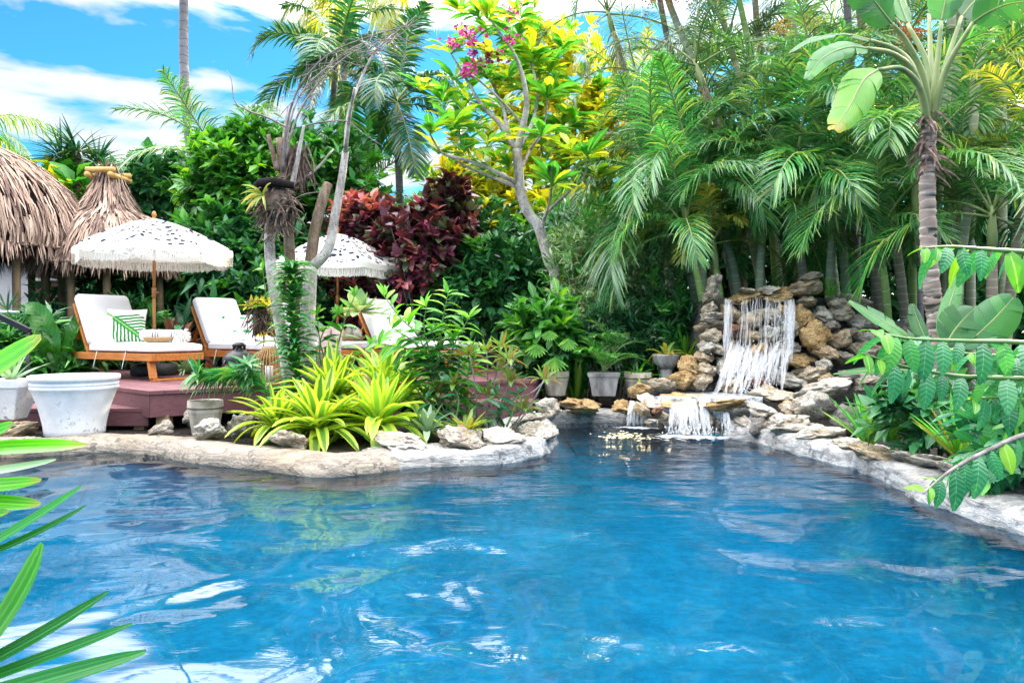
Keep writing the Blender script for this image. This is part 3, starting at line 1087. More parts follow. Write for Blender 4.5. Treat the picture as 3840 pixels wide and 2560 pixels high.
step = thing('deck_step', 'low mauve brown timber step in front of the deck behind the white pots', 'step', (-4.3, 7.5, 0))
g = Geo()
for y0, y1 in ((7.19, 7.33), (7.336, 7.476), (7.482, 7.622), (7.628, 7.768), (7.774, 7.92)):
    xr = -3.46 - max(0, (y0 - 7.1)) * .86 + .0
    g.box(((-4.95 + xr) / 2, (y0 + y1) / 2, .2845), (xr + 4.95, y1 - y0, .033))
part('deck_boards', g, MATS['deck_wood'], step, False)
g = Geo()
g.box((-4.225, 7.215, .2), (1.44, .04, .13))
part('fascia', g, MATS['deck_wood'], step, False)
for x in (-4.75, -4.05, -3.62):
    g = Geo(); g.box((x, 7.28, .1), (.1, .07, .16)); part('post', g, m_post, step, False)
step2 = thing('deck_step', 'low dark timber step at the right end of the deck behind the reddish shrub', 'step', (-.2, 8.3, 0))
g = Geo()
for k in range(3):
    g.box((-.22, 8.16 + k * .146, .265), (.9, .14, .033))
part('deck_boards', g, MATS['deck_wood'], step2, False)
g = Geo(); g.box((-.22, 8.12, .17), (.9, .04, .15)); part('fascia', g, MATS['deck_wood'], step2, False)

# ------------------------------------------------------------------ loungers
m, nt, out = mk('teak')
co = coords(nt)
st = N(nt, 'ShaderNodeMapping'); st.inputs['Scale'].default_value = (1.2, 9, 9); nt.links.new(co, st.inputs[0])
n1 = noise_n(nt, 4, 6, st.outputs[0], .6)
oi = nt.nodes.new('ShaderNodeObjectInfo')
col = ramp(nt, n1.outputs[0], [(.3, (.32, .105, .022)), (.55, (.50, .18, .038)), (.75, (.60, .25, .06))])
pbsdf(nt, out, col, .45, .4, bump=n1.outputs[0], bs=.15, bd=.003)
m, nt, out = mk('cushion')
co = coords(nt)
wv = noise_n(nt, 260, 2, co)
n2 = noise_n(nt, 7, 3, co)
col = mixc(nt, n2.outputs[0], (.70, .68, .70), (.80, .78, .79))
bmp = math_n(nt, 'ADD', math_n(nt, 'MULTIPLY', wv.outputs[0], .06), n2.outputs[0])
pbsdf(nt, out, col, .9, .15, bump=bmp, bs=.6, bd=.012)


def cushion_geo(L, Wd, T, puff=.012, r=.022):
    """soft box from x=0..L, y=0..-Wd, z=0..T"""
    g = Geo()
    bm = bmesh.new()
    bmesh.ops.create_cube(bm, size=1)
    bmesh.ops.subdivide_edges(bm, edges=bm.edges[:], cuts=7, use_grid_fill=True)
    for v in bm.verts:
        x, y, z = v.co * 2
        f = lambda a: math.copysign(min(1, abs(a)) ** .8, a)
        px, py = x, y
        e = max(abs(x), abs(y)) ** 6
        v.co = Vector((L / 2 + px * L / 2, -Wd / 2 + py * Wd / 2, T / 2 + z * (T / 2) * (1 - .18 * e) + (puff * (1 - e) if z > .5 else 0)))
        if abs(z) > .9 and max(abs(x), abs(y)) > .95:
            v.co.x = L / 2 + px * (L / 2 - r * .4); v.co.y = -Wd / 2 + py * (Wd / 2 - r * .4)
    bm.verts.index_update()
    g.add([tuple(v.co) for v in bm.verts], [[v.index for v in f.verts] for f in bm.faces])
    bm.free()
    return g


def soft(o):
    s = o.modifiers.new('sub', 'SUBSURF'); s.levels = 1; s.render_levels = 1
    return o


LW, LL, RZ_, HNG = .66, 2.18, .315, 1.34
la = math.atan2(.533, -.846)
teak, cush = MATS['teak'], MATS['cushion']


def make_lounger(label, p, group):
    t = thing('sun_lounger', label, 'sun lounger', (p[0], p[1], DZ), la, group)
    g = Geo()
    for y in (-.022, -LW + .022):
        g.box((LL / 2, y, RZ_ - .045), (LL, .044, .085))
    for x in (.022, LL - .022):
        g.box((x, -LW / 2, RZ_ - .045), (.044, LW - .09, .083))
    for k in range(9):
        g.box((.15 + k * .14, -LW / 2, RZ_ - .022), (.07, LW - .09, .02))
    bevel(part('frame', g, teak, t, False, local=True), .006)
    for x, s in ((.045, 1), (LL - .045, -1)):
        for y in (-.05, -LW + .05):
            g = Geo()
            g.beam((x + .05 * s, y, RZ_ - .09), (x - .0 * s, y, .028), .075, .05, up=(1, 0, 0))
            bevel(part('leg', g, teak, t, False, local=True), .005)
        g = Geo(); g.box((x, -LW / 2, .0145), (.07, LW - .06, .027)); bevel(part('skid', g, teak, t, False, local=True), .004)
    ang = math.radians(61)
    bl = .67
    ux, uz = math.cos(ang), math.sin(ang)
    g = Geo()
    for y in (-.03, -LW + .03):
        g.beam((HNG, y, RZ_), (HNG + ux * bl, y, RZ_ + uz * bl), .032, .05, up=(0, 1, 0))
    for k in range(5):
        s = .1 + k * .13
        g.beam((HNG + ux * s, -.05, RZ_ + uz * s), (HNG + ux * s, -LW + .05, RZ_ + uz * s), .07, .018, up=(-uz, 0, ux))
    bevel(part('backrest_frame', g, teak, t, False, local=True), .004)
    for y in (-.075, -LW + .075):
        g = Geo(); g.beam((HNG + ux * .42, y, RZ_ + uz * .42 - .01), (HNG + .45, y, RZ_ - .02), .03, .045, up=(0, 1, 0))
        part('prop', g, teak, t, False, local=True)
    for a, b in ((.0, .52), (.525, HNG - .02)):
        o = soft(part('seat_cushion', cushion_geo(b - a, LW - .0, .10), cush, t, local=True))
        o.location = (a, 0, RZ_ + .004)
    o = soft(part('back_cushion', cushion_geo(bl + .03, LW, .10, .02), cush, t, local=True))
    o.location = (HNG - .02, 0, RZ_ + .06)
    o.rotation_euler = (0, -ang, 0)
    o.location += Vector((-.0, 0, 0))
    for x in (.5, 1.1):
        g = Geo(); g.tube(arc((x, .004, RZ_ + .01), (0, .25, -.9), .2, .4, 5), .004, 5); part('tie', g, cush, t, local=True)
    return t


lg = 'teak sun loungers on the deck'
LP = [(-4.02, 8.33), (-2.95, 9.23), (-2.15, 9.95), (-.79, 9.60)]
LLAB = ['teak lounger with white cushion and a big monstera leaf pillow, nearest the white pots', 'teak lounger with white cushion and banana leaf pillow, right behind the black topped lantern',
        'teak lounger mostly hidden behind the pale tree trunks, with the pineapple basket on its foot', 'teak lounger seen through the leafy shrub, furthest along the deck']
loungers = [make_lounger(LLAB[i], LP[i], lg) for i in range(4)]


def on_lounger(i, x, y, z=RZ_ + .118):
    p = Matrix.Rotation(la, 3, 'Z') @ Vector((x, y, z))
    return Vector((LP[i][0], LP[i][1], DZ)) + p


# pillows
def pillow_mat(name, kind):
    m, nt, out = mk(name)
    uv = nt.nodes.new('ShaderNodeUVMap')
    sx = nt.nodes.new('ShaderNodeSeparateXYZ')
    if kind == 'monstera':
        mp = N(nt, 'ShaderNodeMapping')
        mp.inputs['Location'].default_value = (-.08, -.5, 0)
        mp.vector_type = 'POINT'
        rot = N(nt, 'ShaderNodeMapping'); rot.inputs['Rotation'].default_value = (0, 0, math.radians(40)); rot.inputs['Location'].default_value = (.35, -.66, 0)
        nt.links.new(uv.outputs[0], rot.inputs[0])
        nt.links.new(rot.outputs[0], sx.inputs[0])
        u, v = sx.outputs[0], sx.outputs[1]
        av = math_n(nt, 'ABSOLUTE', v)
        nz = noise_n(nt, 4, 2, uv.outputs[0])
        bars = math_n(nt, 'SINE', math_n(nt, 'MULTIPLY', math_n(nt, 'ADD', math_n(nt, 'ADD', u, math_n(nt, 'MULTIPLY', av, -.9)), math_n(nt, 'MULTIPLY', nz.outputs[0], .08)), 52))
        gaps = math_n(nt, 'MULTIPLY', math_n(nt, 'GREATER_THAN', bars, .15), math_n(nt, 'GREATER_THAN', av, .07))
        inside = math_n(nt, 'LESS_THAN', av, math_n(nt, 'MULTIPLY', math_n(nt, 'SINE', math_n(nt, 'MULTIPLY', math_n(nt, 'MAXIMUM', u, .02), 2.6)), .50))
        green = mixc(nt, bars, (.03, .22, .05), (.10, .42, .08))
        green = mixc(nt, math_n(nt, 'LESS_THAN', av, .012), green, (.35, .6, .2))
        f = math_n(nt, 'MULTIPLY', inside, math_n(nt, 'SUBTRACT', 1.0, gaps))
        col = mixc(nt, f, (.80, .80, .70), green)
    else:
        mp = N(nt, 'ShaderNodeMapping'); mp.inputs['Scale'].default_value = (3.4, 6.0, 1); mp.inputs['Rotation'].default_value = (0, 0, .7)
        nt.links.new(uv.outputs[0], mp.inputs[0])
        vo = N(nt, 'ShaderNodeTexVoronoi', i_2=1.0); nt.links.new(mp.outputs[0], vo.inputs['Vector'])
        wv = N(nt, 'ShaderNodeTexWave', i_1=7.0, i_2=2.0); nt.links.new(mp.outputs[0], wv.inputs[0])
        green = mixc(nt, wv.outputs[0], (.015, .16, .05), (.08, .42, .16))
        sp = nt.nodes.new('ShaderNodeSeparateColor'); nt.links.new(vo.outputs['Color'], sp.inputs[0])
        f = math_n(nt, 'MULTIPLY', math_n(nt, 'GREATER_THAN', sp.outputs[0], .42), math_n(nt, 'LESS_THAN', vo.outputs['Distance'], .5))
        col = mixc(nt, f, (.80, .80, .78), green)
    pbsdf(nt, out, col, .85, .15)
    return m


def pillow(label, loc, rz, size, mat, lean=62):
    g = Geo()
    n = 14
    V, UV, F = [], [], []
    for side in (1, -1):
        for j in range(n + 1):
            for i in range(n + 1):
                u, v = i / n * 2 - 1, j / n * 2 - 1
                th = max(0, (1 - u ** 4) * (1 - v ** 4)) ** .55 * .16 * size
                pin = 1 - .07 * (1 - abs(u) ** 2) * abs(v) ** 2 - .0
                pin2 = 1 - .07 * (1 - abs(v) ** 2) * abs(u) ** 2
                V.append((u * size / 2 * pin2, side * th * -1 * .7, size / 2 + v * size / 2 * pin))
                UV.append(((u + 1) / 2, (v + 1) / 2))
        b = (n + 1) ** 2 * (0 if side == 1 else 1)
        for j in range(n):
            for i in range(n):
                q = [b + j * (n + 1) + i, b + j * (n + 1) + i + 1, b + (j + 1) * (n + 1) + i + 1, b + (j + 1) * (n + 1) + i]
                F.append(q if side == 1 else q[::-1])
    g.add(V, F, UV)
    o = put('throw_pillow', g.mesh('throw_pillow', mat), None, loc, (math.radians(lean - 90), 0, rz))
    return tag(o, label, 'pillow')


pm = pillow_mat('monstera_print', 'monstera')
pb = pillow_mat('banana_print', 'banana')
pillow('large square pillow printed with a green monstera leaf, leaning on the nearest lounger', on_lounger(0, 1.13, -.36, RZ_ + .11), math.radians(20), .46, pm, 66)
pillow('small white pillow with green banana leaves, on the second lounger beside the lantern', on_lounger(1, 1.13, -.36, RZ_ + .11), math.radians(22), .42, pb, 62)
pillow('white pillow with green leaves glimpsed through the shrub on the furthest lounger', on_lounger(3, 1.12, -.40, RZ_ + .11), math.radians(22), .42, pb, 62)

# ------------------------------------------------------------------ parasols
m, nt, out = mk('parasol_cloth')
uv = nt.nodes.new('ShaderNodeUVMap')
nz = noise_n(nt, 7.5, 1, uv.outputs[0])
mv = N(nt, 'ShaderNodeVectorMath', operation='MULTIPLY_ADD')
nt.links.new(nz.outputs['Color'], mv.inputs[0]); mv.inputs[1].default_value = (.09, .09, 0); nt.links.new(uv.outputs[0], mv.inputs[2])
vo = N(nt, 'ShaderNodeTexVoronoi')
vo.inputs['Scale'].default_value = 14.5
vo.inputs['Randomness'].default_value = .62
nt.links.new(mv.outputs[0], vo.inputs['Vector'])
spc = nt.nodes.new('ShaderNodeSeparateColor'); nt.links.new(vo.outputs['Color'], spc.inputs[0])
thr = math_n(nt, 'ADD', .30, math_n(nt, 'MULTIPLY', spc.outputs[0], .14))
spot = math_n(nt, 'LESS_THAN', vo.outputs['Distance'], thr)
col = mixc(nt, spot, (.78, .77, .74), (.022, .024, .065))
p = pbsdf(nt, None, col, .85, .15)
tl = nt.nodes.new('ShaderNodeBsdfTranslucent'); nt.links.new(col, tl.inputs[0])
ms = N(nt, 'ShaderNodeMixShader', i_0=.4); nt.links.new(p.outputs[0], ms.inputs[1]); nt.links.new(tl.outputs[0], ms.inputs[2]); nt.links.new(ms.outputs[0], out.inputs[0])
m_fr = plain('fringe_cotton', (.74, .72, .66), .9, .1, 0, 60, .15, .3, .004)
m_wood = plain('pole_wood', (.46, .20, .06), .5, .4, 0, 6, .25, .1, .002, (6, 6, 1))
m_blk = plain('black_plastic', (.018, .018, .02), .55, .4, 0, 20, .3, .2, .002)


def make_parasol(label, c, R, zr, zt, phase, base=True):
    t = thing('fringed_parasol', label, 'parasol', (c[0], c[1], DZ), 0, 'fringed parasols on the deck')
    zr, zt = zr - DZ, zt - DZ
    g = Geo(); g.tube([(0, 0, .1), (0, 0, 1.1)], .021, 12); g.tube([(0, 0, 1.1), (0, 0, zt + .03)], .019, 12)
    part('pole', g, m_wood, t, local=True)
    g = Geo(); g.tube([(0, 0, 1.0), (0, 0, 1.12)], .028, 12); g.tube([(.02, 0, 1.06), (.06, -.02, 1.06)], .012, 6); part('joint', g, m_wood, t, local=True)
    g = Geo(); g.lathe([(.0, zt + .02), (.02, zt + .02), (.03, zt + .05), (.018, zt + .09), (0, zt + .1)], n=14); part('finial', g, m_wood, t, local=True)
    npan, nr, na = 8, 12, 8
    def prof(s): return zr + (zt - zr) * (1 - s ** 1.42)
    g = Geo(); V, UV, F = [], [], []
    tot = npan * na
    for j in range(nr + 1):
        s = max(.015, j / nr)
        for i in range(tot):
            th = 2 * PI * i / tot + phase
            loc_ = (i % na) / na
            cz = math.cos(PI / npan) / math.cos((loc_ - .5) * 2 * PI / npan)
            sag = math.sin(PI * loc_) * .035 * math.sin(PI * min(1, s) * .75)
            r = R * s * cz
            V.append((r * math.cos(th), r * math.sin(th), prof(s) - sag))
            UV.append((r * math.cos(th) / 1.25 + 3, r * math.sin(th) / 1.25 + 3))
    for j in range(nr):
        for i in range(tot):
            F.append([j * tot + i, j * tot + (i + 1) % tot, (j + 1) * tot + (i + 1) % tot, (j + 1) * tot + i])
    g.add(V, F, UV)
    canopy = part('canopy', g, MATS['parasol_cloth'], t, local=True)
    ring = V[nr * tot:]
    g = Geo()
    VV = []
    for k, dz in enumerate((.0, -.04, -.085)):
        for x, y, z in ring:
            VV.append((x * (1.0 + .006 * (k > 0)), y * (1.0 + .006 * (k > 0)), z + dz - (.0 if k == 0 else 0)))
    FF = [[k * tot + i, k * tot + (i + 1) % tot, (k + 1) * tot + (i + 1) % tot, (k + 1) * tot + i] for k in range(2) for i in range(tot)]
    g.add(VV, FF)
    val = part('valance', g, m_fr, canopy, local=True)
    g = Geo()
    for i in range(tot):
        a, b = Vector(ring[i]), Vector(ring[(i + 1) % tot])
        for q in range(9):
            p0 = a.lerp(b, (q + .5) / 9) * 1.006
            p0.z = a.lerp(b, (q + .5) / 9).z - .08
            L = .125 + random.uniform(-.01, .012)
            P = [p0 + Vector((random.gauss(0, .002), random.gauss(0, .002), -L * s)) for s in (0, .5, 1)]
            out_ = Vector((p0.x, p0.y, 0)).normalized()
            g.ribbon(P, (.006, .008, .009), up=tuple(out_), flat2=True)
    part('fringe', g, m_fr, canopy, local=True)
    for k in range(npan):
        th = 2 * PI * k / npan + phase
        g = Geo()
        pts = [(R * s * math.cos(th) * .985, R * s * math.sin(th) * .985, prof(s) - .014) for s in (.03, .3, .55, .8, 1.0)]
        g.tube(pts, .007, 6)
        g.tube([(0.02 * math.cos(th), .02 * math.sin(th), zr - .02), (R * .52 * math.cos(th), R * .52 * math.sin(th), prof(.52) - .02)], .006, 6)
        part('rib', g, m_wood, t, local=True)
    if base:
        g = Geo(); g.lathe([(0, .0), (.26, .0), (.275, .02), (.275, .12), (.25, .145), (.05, .16), (.04, .3), (.03, .3)], n=40)
        part('base', g, m_blk, t, local=True)
    return t


c1 = W(578, 1240, 9.6)
make_parasol('fringed white parasol with dark blotches beside the thatched huts', (c1.x, c1.y), 0.95, 2.10, 2.49, .25)
c2 = W(1266, 1240, 11.6)
make_parasol('fringed white parasol with dark blotches behind the pale tree trunks', (c2.x, c2.y), 1.04, 2.05, 2.56, .6)

# ------------------------------------------------------------------ small things on the deck
m_wick = plain('wicker', (.42, .27, .13), .8, .2, 0, 40, .5, .8, .008, (1, 1, 3))
m_towel, nt, out = mk('striped_towel')
uv = nt.nodes.new('ShaderNodeUVMap'); sx = nt.nodes.new('ShaderNodeSeparateXYZ'); nt.links.new(uv.outputs[0], sx.inputs[0])
s1 = math_n(nt, 'GREATER_THAN', math_n(nt, 'SINE', math_n(nt, 'MULTIPLY', sx.outputs[1], 190)), .2)
zone = math_n(nt, 'GREATER_THAN', math_n(nt, 'SINE', math_n(nt, 'MULTIPLY', sx.outputs[1], 26)), .35)
pbsdf(nt, out, mixc(nt, math_n(nt, 'MULTIPLY', s1, zone), (.78, .76, .78), (.16, .17, .24)), .9, .1)


def tray(label, c, r):
    g = Geo()
    g.lathe([(0, 0), (r * .8, 0), (r * .95, .02), (r * 1.05, .055), (r * 1.02, .062), (r * .92, .03), (r * .78, .012), (0, .012)], n=26)
    for k in range(4):
        g.lathe([(r * (.85 + .06 * k), .008 + .012 * k), (r * (.87 + .06 * k), .018 + .012 * k)], n=26)
    return solo('woven_tray', Geo_shift(g, c), m_wick, label, 'tray', base=tuple(c))


def Geo_shift(g, c):
    g.V = [v + np.array(tuple(c)) for v in g.V]
    return g


def tuft(g, c, n, r, L=.07):
    for i in range(n):
        d = Vector((random.gauss(0, 1), random.gauss(0, 1), random.gauss(0, 1))).normalized()
        g.ribbon(arc(Vector(c) + d * r * .3, d, L, .9, 4), (.006, .008, .007, .004), up=(d.y, -d.x, .3), flat2=True)


tp = on_lounger(0, .42, -.40)
tray('round woven tray under the rolled towel on the nearest lounger', tp, .2)
t = thing('rolled_towel', 'rolled white towel with grey stripes and tassels on the woven tray', 'towel', tp + Vector((0, 0, .02)))
g = Geo(); g.tube([tp + Vector((-.26, .02, .085)), tp + Vector((-.13, .01, .087)), tp + Vector((0, .0, .085)), tp + Vector((.24, -.02, .085))], [.062, .066, .066, .062], 16, v0=.1)
part('roll', g, m_towel, t)
g = Geo(); tuft(g, tp + Vector((.24, -.03, .08)), 170, .07, .09)
for k in range(24):
    g.ribbon(arc(tp + Vector((.22 + random.gauss(0, .03), -.08, .08)), (random.gauss(0, .3), -.4, -.5), .11, .8, 4), .006, up=(0, -1, 0), flat2=True)
part('tassel', g, m_fr, t)
m_pine = plain('pineapple_skin', (.55, .34, .06), .6, .3, 0, 60, .5, 1, .01)
m_pleaf = leaf_mat('pineapple_leaf', [(0, (.02, .25, .10)), (1, (.06, .45, .2))], trans=.2)


def pineapple(label, c, h=.14, r=.055):
    t = thing('pineapple', label, 'pineapple', c)
    g = Geo(); g.lathe([(0, 0), (r * .7, .004), (r, h * .35), (r * .95, h * .7), (r * .5, h), (0, h)], c, 16); part('fruit', g, m_pine, t)
    g = Geo()
    for k in range(16):
        a = k * 2.4
        d = Vector((math.cos(a) * (.2 + k * .04), math.sin(a) * (.2 + k * .04), 1))
        g.ribbon(arc(Vector(c) + Vector((0, 0, h)), d, .10, .4 + .03 * k, 4), (.012, .02, .015, .002), up=tuple(-d), fold=.2)
    part('leaf_crown', g, m_pleaf, t)


pineapple('green topped ornament pineapple behind the rolled towel', tp + Vector((.12, .14, .012)), .11, .05)
tp3 = on_lounger(2, .32, -.30)
tray('round woven tray on the foot of the lounger behind the tree trunks', tp3, .22)
pineapple('yellow pineapple standing on the tray beside the white flowers', tp3 + Vector((-.1, .02, .02)))
g = Geo(); tuft(g, tp3 + Vector((.05, -.03, .08)), 260, .12, .10)
solo('white_bouquet', g, m_fr, 'loose white tasselled bundle on the tray beside the pineapple', 'bundle', base=tuple(tp3))
# fruit bowl and tray on lounger two
m_cer = plain('white_ceramic', (.80, .80, .80), .25, .5, 0, 20, .05, .05, .001)
tb_ = on_lounger(1, .62, -.34)
g = Geo(); g.lathe([(0, 0), (.05, .0), (.06, .01), (.12, .05), (.135, .065), (.128, .066), (.05, .018), (0, .015)], tuple(tb_), 28)
solo('fruit_bowl', g, m_cer, 'shallow white bowl of yellow fruit on the second lounger', 'bowl', base=tuple(tb_))
m_lem = plain('lemon_skin', (.80, .52, .03), .4, .4, 0, 60, .1, .2, .002)
for k, (dx, dy, dz) in enumerate([(-.04, 0, .062), (.04, .02, .062), (.0, -.05, .06), (.01, .0, .105)]):
    g = Geo(); q = tb_ + Vector((dx, dy, dz))
    g.lathe([(0, -.035), (.02, -.03), (.034, -.008), (.034, .01), (.02, .03), (0, .038)], tuple(q), 14)
    solo('lemon', g, m_lem, 'yellow lemon in the shallow white bowl', 'lemon', base=tuple(q), group='lemons in the white bowl')
q = on_lounger(1, .18, -.30)
g = Geo(); g.box(q + Vector((0, 0, .02)), (.34, .24, .03), rz=la); g.box(q + Vector((0, 0, .045)), (.36, .26, .02), rz=la)
bevel(solo('serving_tray', g, m_cer, 'white rectangular tray beside the fruit bowl', 'tray', base=tuple(q), smooth=False), .006)

# lanterns standing on the deck edge
m_blkm = plain('black_metal', (.02, .021, .025), .4, .5, .3, 20, .2, .1, .002)
m_bam = plain('bamboo', (.50, .33, .15), .6, .3, 0, 20, .35, .3, .003)
m_rat = plain('rattan_weave', (.52, .34, .17), .8, .2, 0, 55, .6, 1.0, .012, (1, 1, 2.5))
c = W(897, 1240, 7.95); c.z = DZ
t = thing('rattan_lantern', 'squat rattan lantern with a black metal top at the edge of the deck', 'lantern', c)
g = Geo(); g.lathe([(.10, .0), (.118, .02), (.122, .11), (.10, .17), (.07, .19), (.07, .2)], tuple(c), 28)
for k in range(12): g.lathe([(.119, .015 + k * .012), (.126, .021 + k * .012), (.119, .027 + k * .012)], tuple(c), 28)
g.V = [np.array(tuple(c)) + (v - np.array(tuple(c))) * 1.32 for v in g.V]
part('woven_body', g, m_rat, t)
g = Geo(); g.lathe([(.0, .345), (.03, .34), (.05, .325), (.055, .31), (.045, .305), (.045, .28), (.06, .272), (.10, .25), (.122, .225), (.128, .20), (.128, .18)], tuple(c), 24)
for k in range(8):
    a = k * PI / 4
    g.box(c + Vector((.048 * math.cos(a), .048 * math.sin(a), .292)), (.01, .01, .03), a)
for a in (.5, 1.6, 2.9, 4.1, 5.3):
    g.beam(c + Vector((.126 * math.cos(a), .126 * math.sin(a), .2)), c + Vector((.15 * math.cos(a), .15 * math.sin(a), .14)), .02, .012)
g.V = [np.array(tuple(c)) + (v - np.array(tuple(c))) * 1.32 for v in g.V]
part('metal_cap', g, m_blkm, t)
c = W(1010, 1240, 7.9); c.z = DZ
t = thing('bamboo_lantern', 'tall bamboo cane lantern with a round handle beside the variegated clump', 'lantern', c)
g = Geo(); g.lathe([(.115, 0), (.13, .0), (.13, .03), (.115, .03)], tuple(c), 28); part('base_rim', g, m_bam, t)
g = Geo(); g.lathe([(.05, .37), (.075, .37), (.075, .40), (.05, .40)], tuple(c), 20); part('top_rim', g, m_bam, t)
g = Geo()
for k in range(26):
    a = 2 * PI * k / 26
    g.tube([c + Vector((math.cos(a) * r, math.sin(a) * r, z)) for r, z in ((.122, .02), (.135, .1), (.138, .2), (.125, .3), (.09, .355), (.065, .385))], .0055, 5)
part('cane_cage', g, m_bam, t)
g = Geo(); g.tube([c + Vector((.062 * math.cos(a), 0, .39 + .17 * max(0, math.sin(a)) ** .7)) for a in [PI * i / 14 for i in range(15)]], .006, 6); part('handle', g, m_bam, t)
g = Geo(); g.lathe([(0, .03), (.045, .03), (.045, .2), (0, .2)], tuple(c), 16); part('candle', g, m_cer, t)
# metal cooler with raised lid by the second parasol
m_steel = plain('galvanised_steel', (.36, .35, .38), .38, .5, .8, 7, .45, .1, .002, c2=(.50, .36, .30))  # reddish second tone is a warm reflection put into the steel colour
c = W(1235, 1240, 9.45); c.z = DZ
t = thing('metal_cooler', 'open galvanised steel cooler box with its lid standing up beside the trunk', 'cooler box', c, .25)
g = Geo(); g.box((0, 0, .27), (.30, .26, .02)); g.box((0, -.13, .16), (.30, .02, .3)); g.box((0, .13, .16), (.30, .02, .3)); g.box((-.14, 0, .16), (.02, .24, .3)); g.box((.14, 0, .16), (.02, .24, .3))
bevel(part('box', g, m_steel, t, False, local=True), .006)
g = Geo(); g.beam((0, .12, .32), (.03, .22, .62), .30, .016, up=(0, -1, .3)); bevel(part('lid', g, m_steel, t, False, local=True), .005)
g = Geo(); g.beam((.02, .165, .49), (.025, .195, .58), .012, .02, up=(0, -1, .3)); part('latch', g, m_blkm, t, False, local=True)
# sling chairs at the back
m_sling = plain('grey_sling', (.30, .29, .33), .8, .2, 0, 90, .15, .2, .002)
for lab, px, Y, w in [('grey sling chair in the shade under the dark shrubs, the narrow far one', 1830, 12.0, .42), ('grey sling chair half hidden behind the reddish shrub, the nearer one', 1985, 11.2, .56)]:
    c = W(px, 1240, Y); c.z = .09
    t = thing('sling_chair', lab, 'chair', c, -.3, 'grey sling chairs')
    g = Geo(); P = [(0, -.45, .44), (0, -.1, .40), (0, .0, .46), (0, .10, .75), (0, .17, 1.02), (0, .24, 1.06)]
    V = [(sx_ * w / 2, y, z) for _, y, z in P for sx_ in (-1, 1)]
    g.add(V, [[2 * i, 2 * i + 1, 2 * i + 3, 2 * i + 2] for i in range(5)])
    o = part('sling', g, m_sling, t, local=True); o.modifiers.new('thick', 'SOLIDIFY').thickness = .012
    for s in (-1, 1):
        g = Geo(); g.tube([(s * w / 2, y, z) for _, y, z in P], .014, 8); part('side_rail', g, m_steel, t, local=True)
        for y0, y1 in ((-.42, -.40), (.02, .12)):
            g = Geo(); g.tube([(s * w / 2, y0, .43), (s * w / 2, y1, .0)], .014, 8); part('leg', g, m_steel, t, local=True)

# ------------------------------------------------------------------ pots
m_wpot, nt, out = mk('white_pot')
co = coords(nt)
n1 = noise_n(nt, 5, 6, co, .7); n2 = noise_n(nt, 28, 5, co, .7)
col = ramp(nt, n1.outputs[0], [(.35, (.60, .62, .66)), (.6, (.76, .77, .80))])
dirt = math_n(nt, 'MULTIPLY', ramp(nt, n1.outputs[0], [(.46, (0, 0, 0)), (.6, (1, 1, 1))]), ramp(nt, n2.outputs[0], [(.55, (0, 0, 0)), (.66, (1, 1, 1))]))
sxx = nt.nodes.new('ShaderNodeSeparateXYZ'); nt.links.new(co, sxx.inputs[0])
lowm = N(nt, 'ShaderNodeMapRange', i_1=.40, i_2=.05); nt.links.new(sxx.outputs[2], lowm.inputs[0])
col = mixc(nt, math_n(nt, 'MULTIPLY', dirt, math_n(nt, 'ADD', .25, lowm.outputs[0])), col, (.22, .22, .26))
pbsdf(nt, out, col, .6, .3, bump=n2.outputs[0], bs=.2, bd=.004)
m_gpot = plain('weathered_pot', (.34, .30, .24), .85, .2, 0, 7, .6, .5, .01, (1, 1, .4), c2=(.50, .46, .40))
m_soil = plain('soil', (.03, .02, .015), .95, .1, 0, 30, .5, 1, .02)
m_cpot = plain('grey_concrete', (.22, .21, .20), .9, .2, 0, 9, .6, .6, .01, (1, 1, .3), c2=(.50, .49, .50))


def round_pot(name, label, c, R, H, mat, rb=.66, bands=2, n=48, flare=1.0):
    t = thing(name, label, 'pot', c)
    g = Geo()
    prof = [(0, 0), (R * rb * .96, 0), (R * rb, .01)]
    for k in range(1, 9):
        s = k / 8
        prof.append((R * (rb + (.93 - rb) * s ** (1.0 + .6 * flare)), H * .76 * s))
    z = H * .77
    for b in range(bands):
        prof += [(R * .955, z + .005), (R * .965, z + .02), (R * .94, z + .032)]
        z += .034
    prof += [(R * .97, z + .01), (R * 1.0, H * .93), (R * 1.0, H * .985), (R * .985, H), (R * .90, H), (R * .88, H * .96), (R * .84, H * .8)]
    g.lathe(prof, tuple(c), n)
    part('pot_body', g, mat, t)
    g = Geo(); g.lathe([(0, H * .84), (R * .86, H * .84)], tuple(c), 24); part('soil', g, m_soil, t)
    return t


c = W(281, 1240, 6.86); c.z = .10
round_pot('white_pot', 'big round white glazed pot with banded rim at the pool edge, empty of plants', c, .375, .545, m_wpot)
cpw = W(40, 1240, 6.9); cpw.z = W(0, 1570, 6.9).z
t = thing('square_planter', 'white square tapered planter with aloe on the layered ledge rock', 'planter', cpw)
g = Geo()
Hh, a, b = (1570 - 1422) / FOC * 6.9, .13, .19
def frus(g, c, z0, z1, a, b):
    V = [(c.x + sx_ * r, c.y + sy_ * r, c.z + z) for z, r in ((z0, a), (z1, b)) for sx_, sy_ in ((-1, -1), (1, -1), (1, 1), (-1, 1))]
    g.add(V, [[3, 2, 1, 0], [0, 1, 5, 4], [1, 2, 6, 5], [2, 3, 7, 6], [3, 0, 4, 7]])
frus(g, cpw, 0, Hh * .8, a * .72, b * .93)
frus(g, cpw, Hh * .8 + .001, Hh, b * .99, b * 1.02)
g.add([(cpw.x + x, cpw.y + y, cpw.z + Hh + .001) for x, y in ((-b, -b), (b, -b), (b, b), (-b, b))], [[0, 1, 2, 3]])
bevel(part('planter_body', g, m_wpot, t, False), .008)
c = W(770, 1240, 6.75); c.z = W(0, 1645, 6.75).z + .03
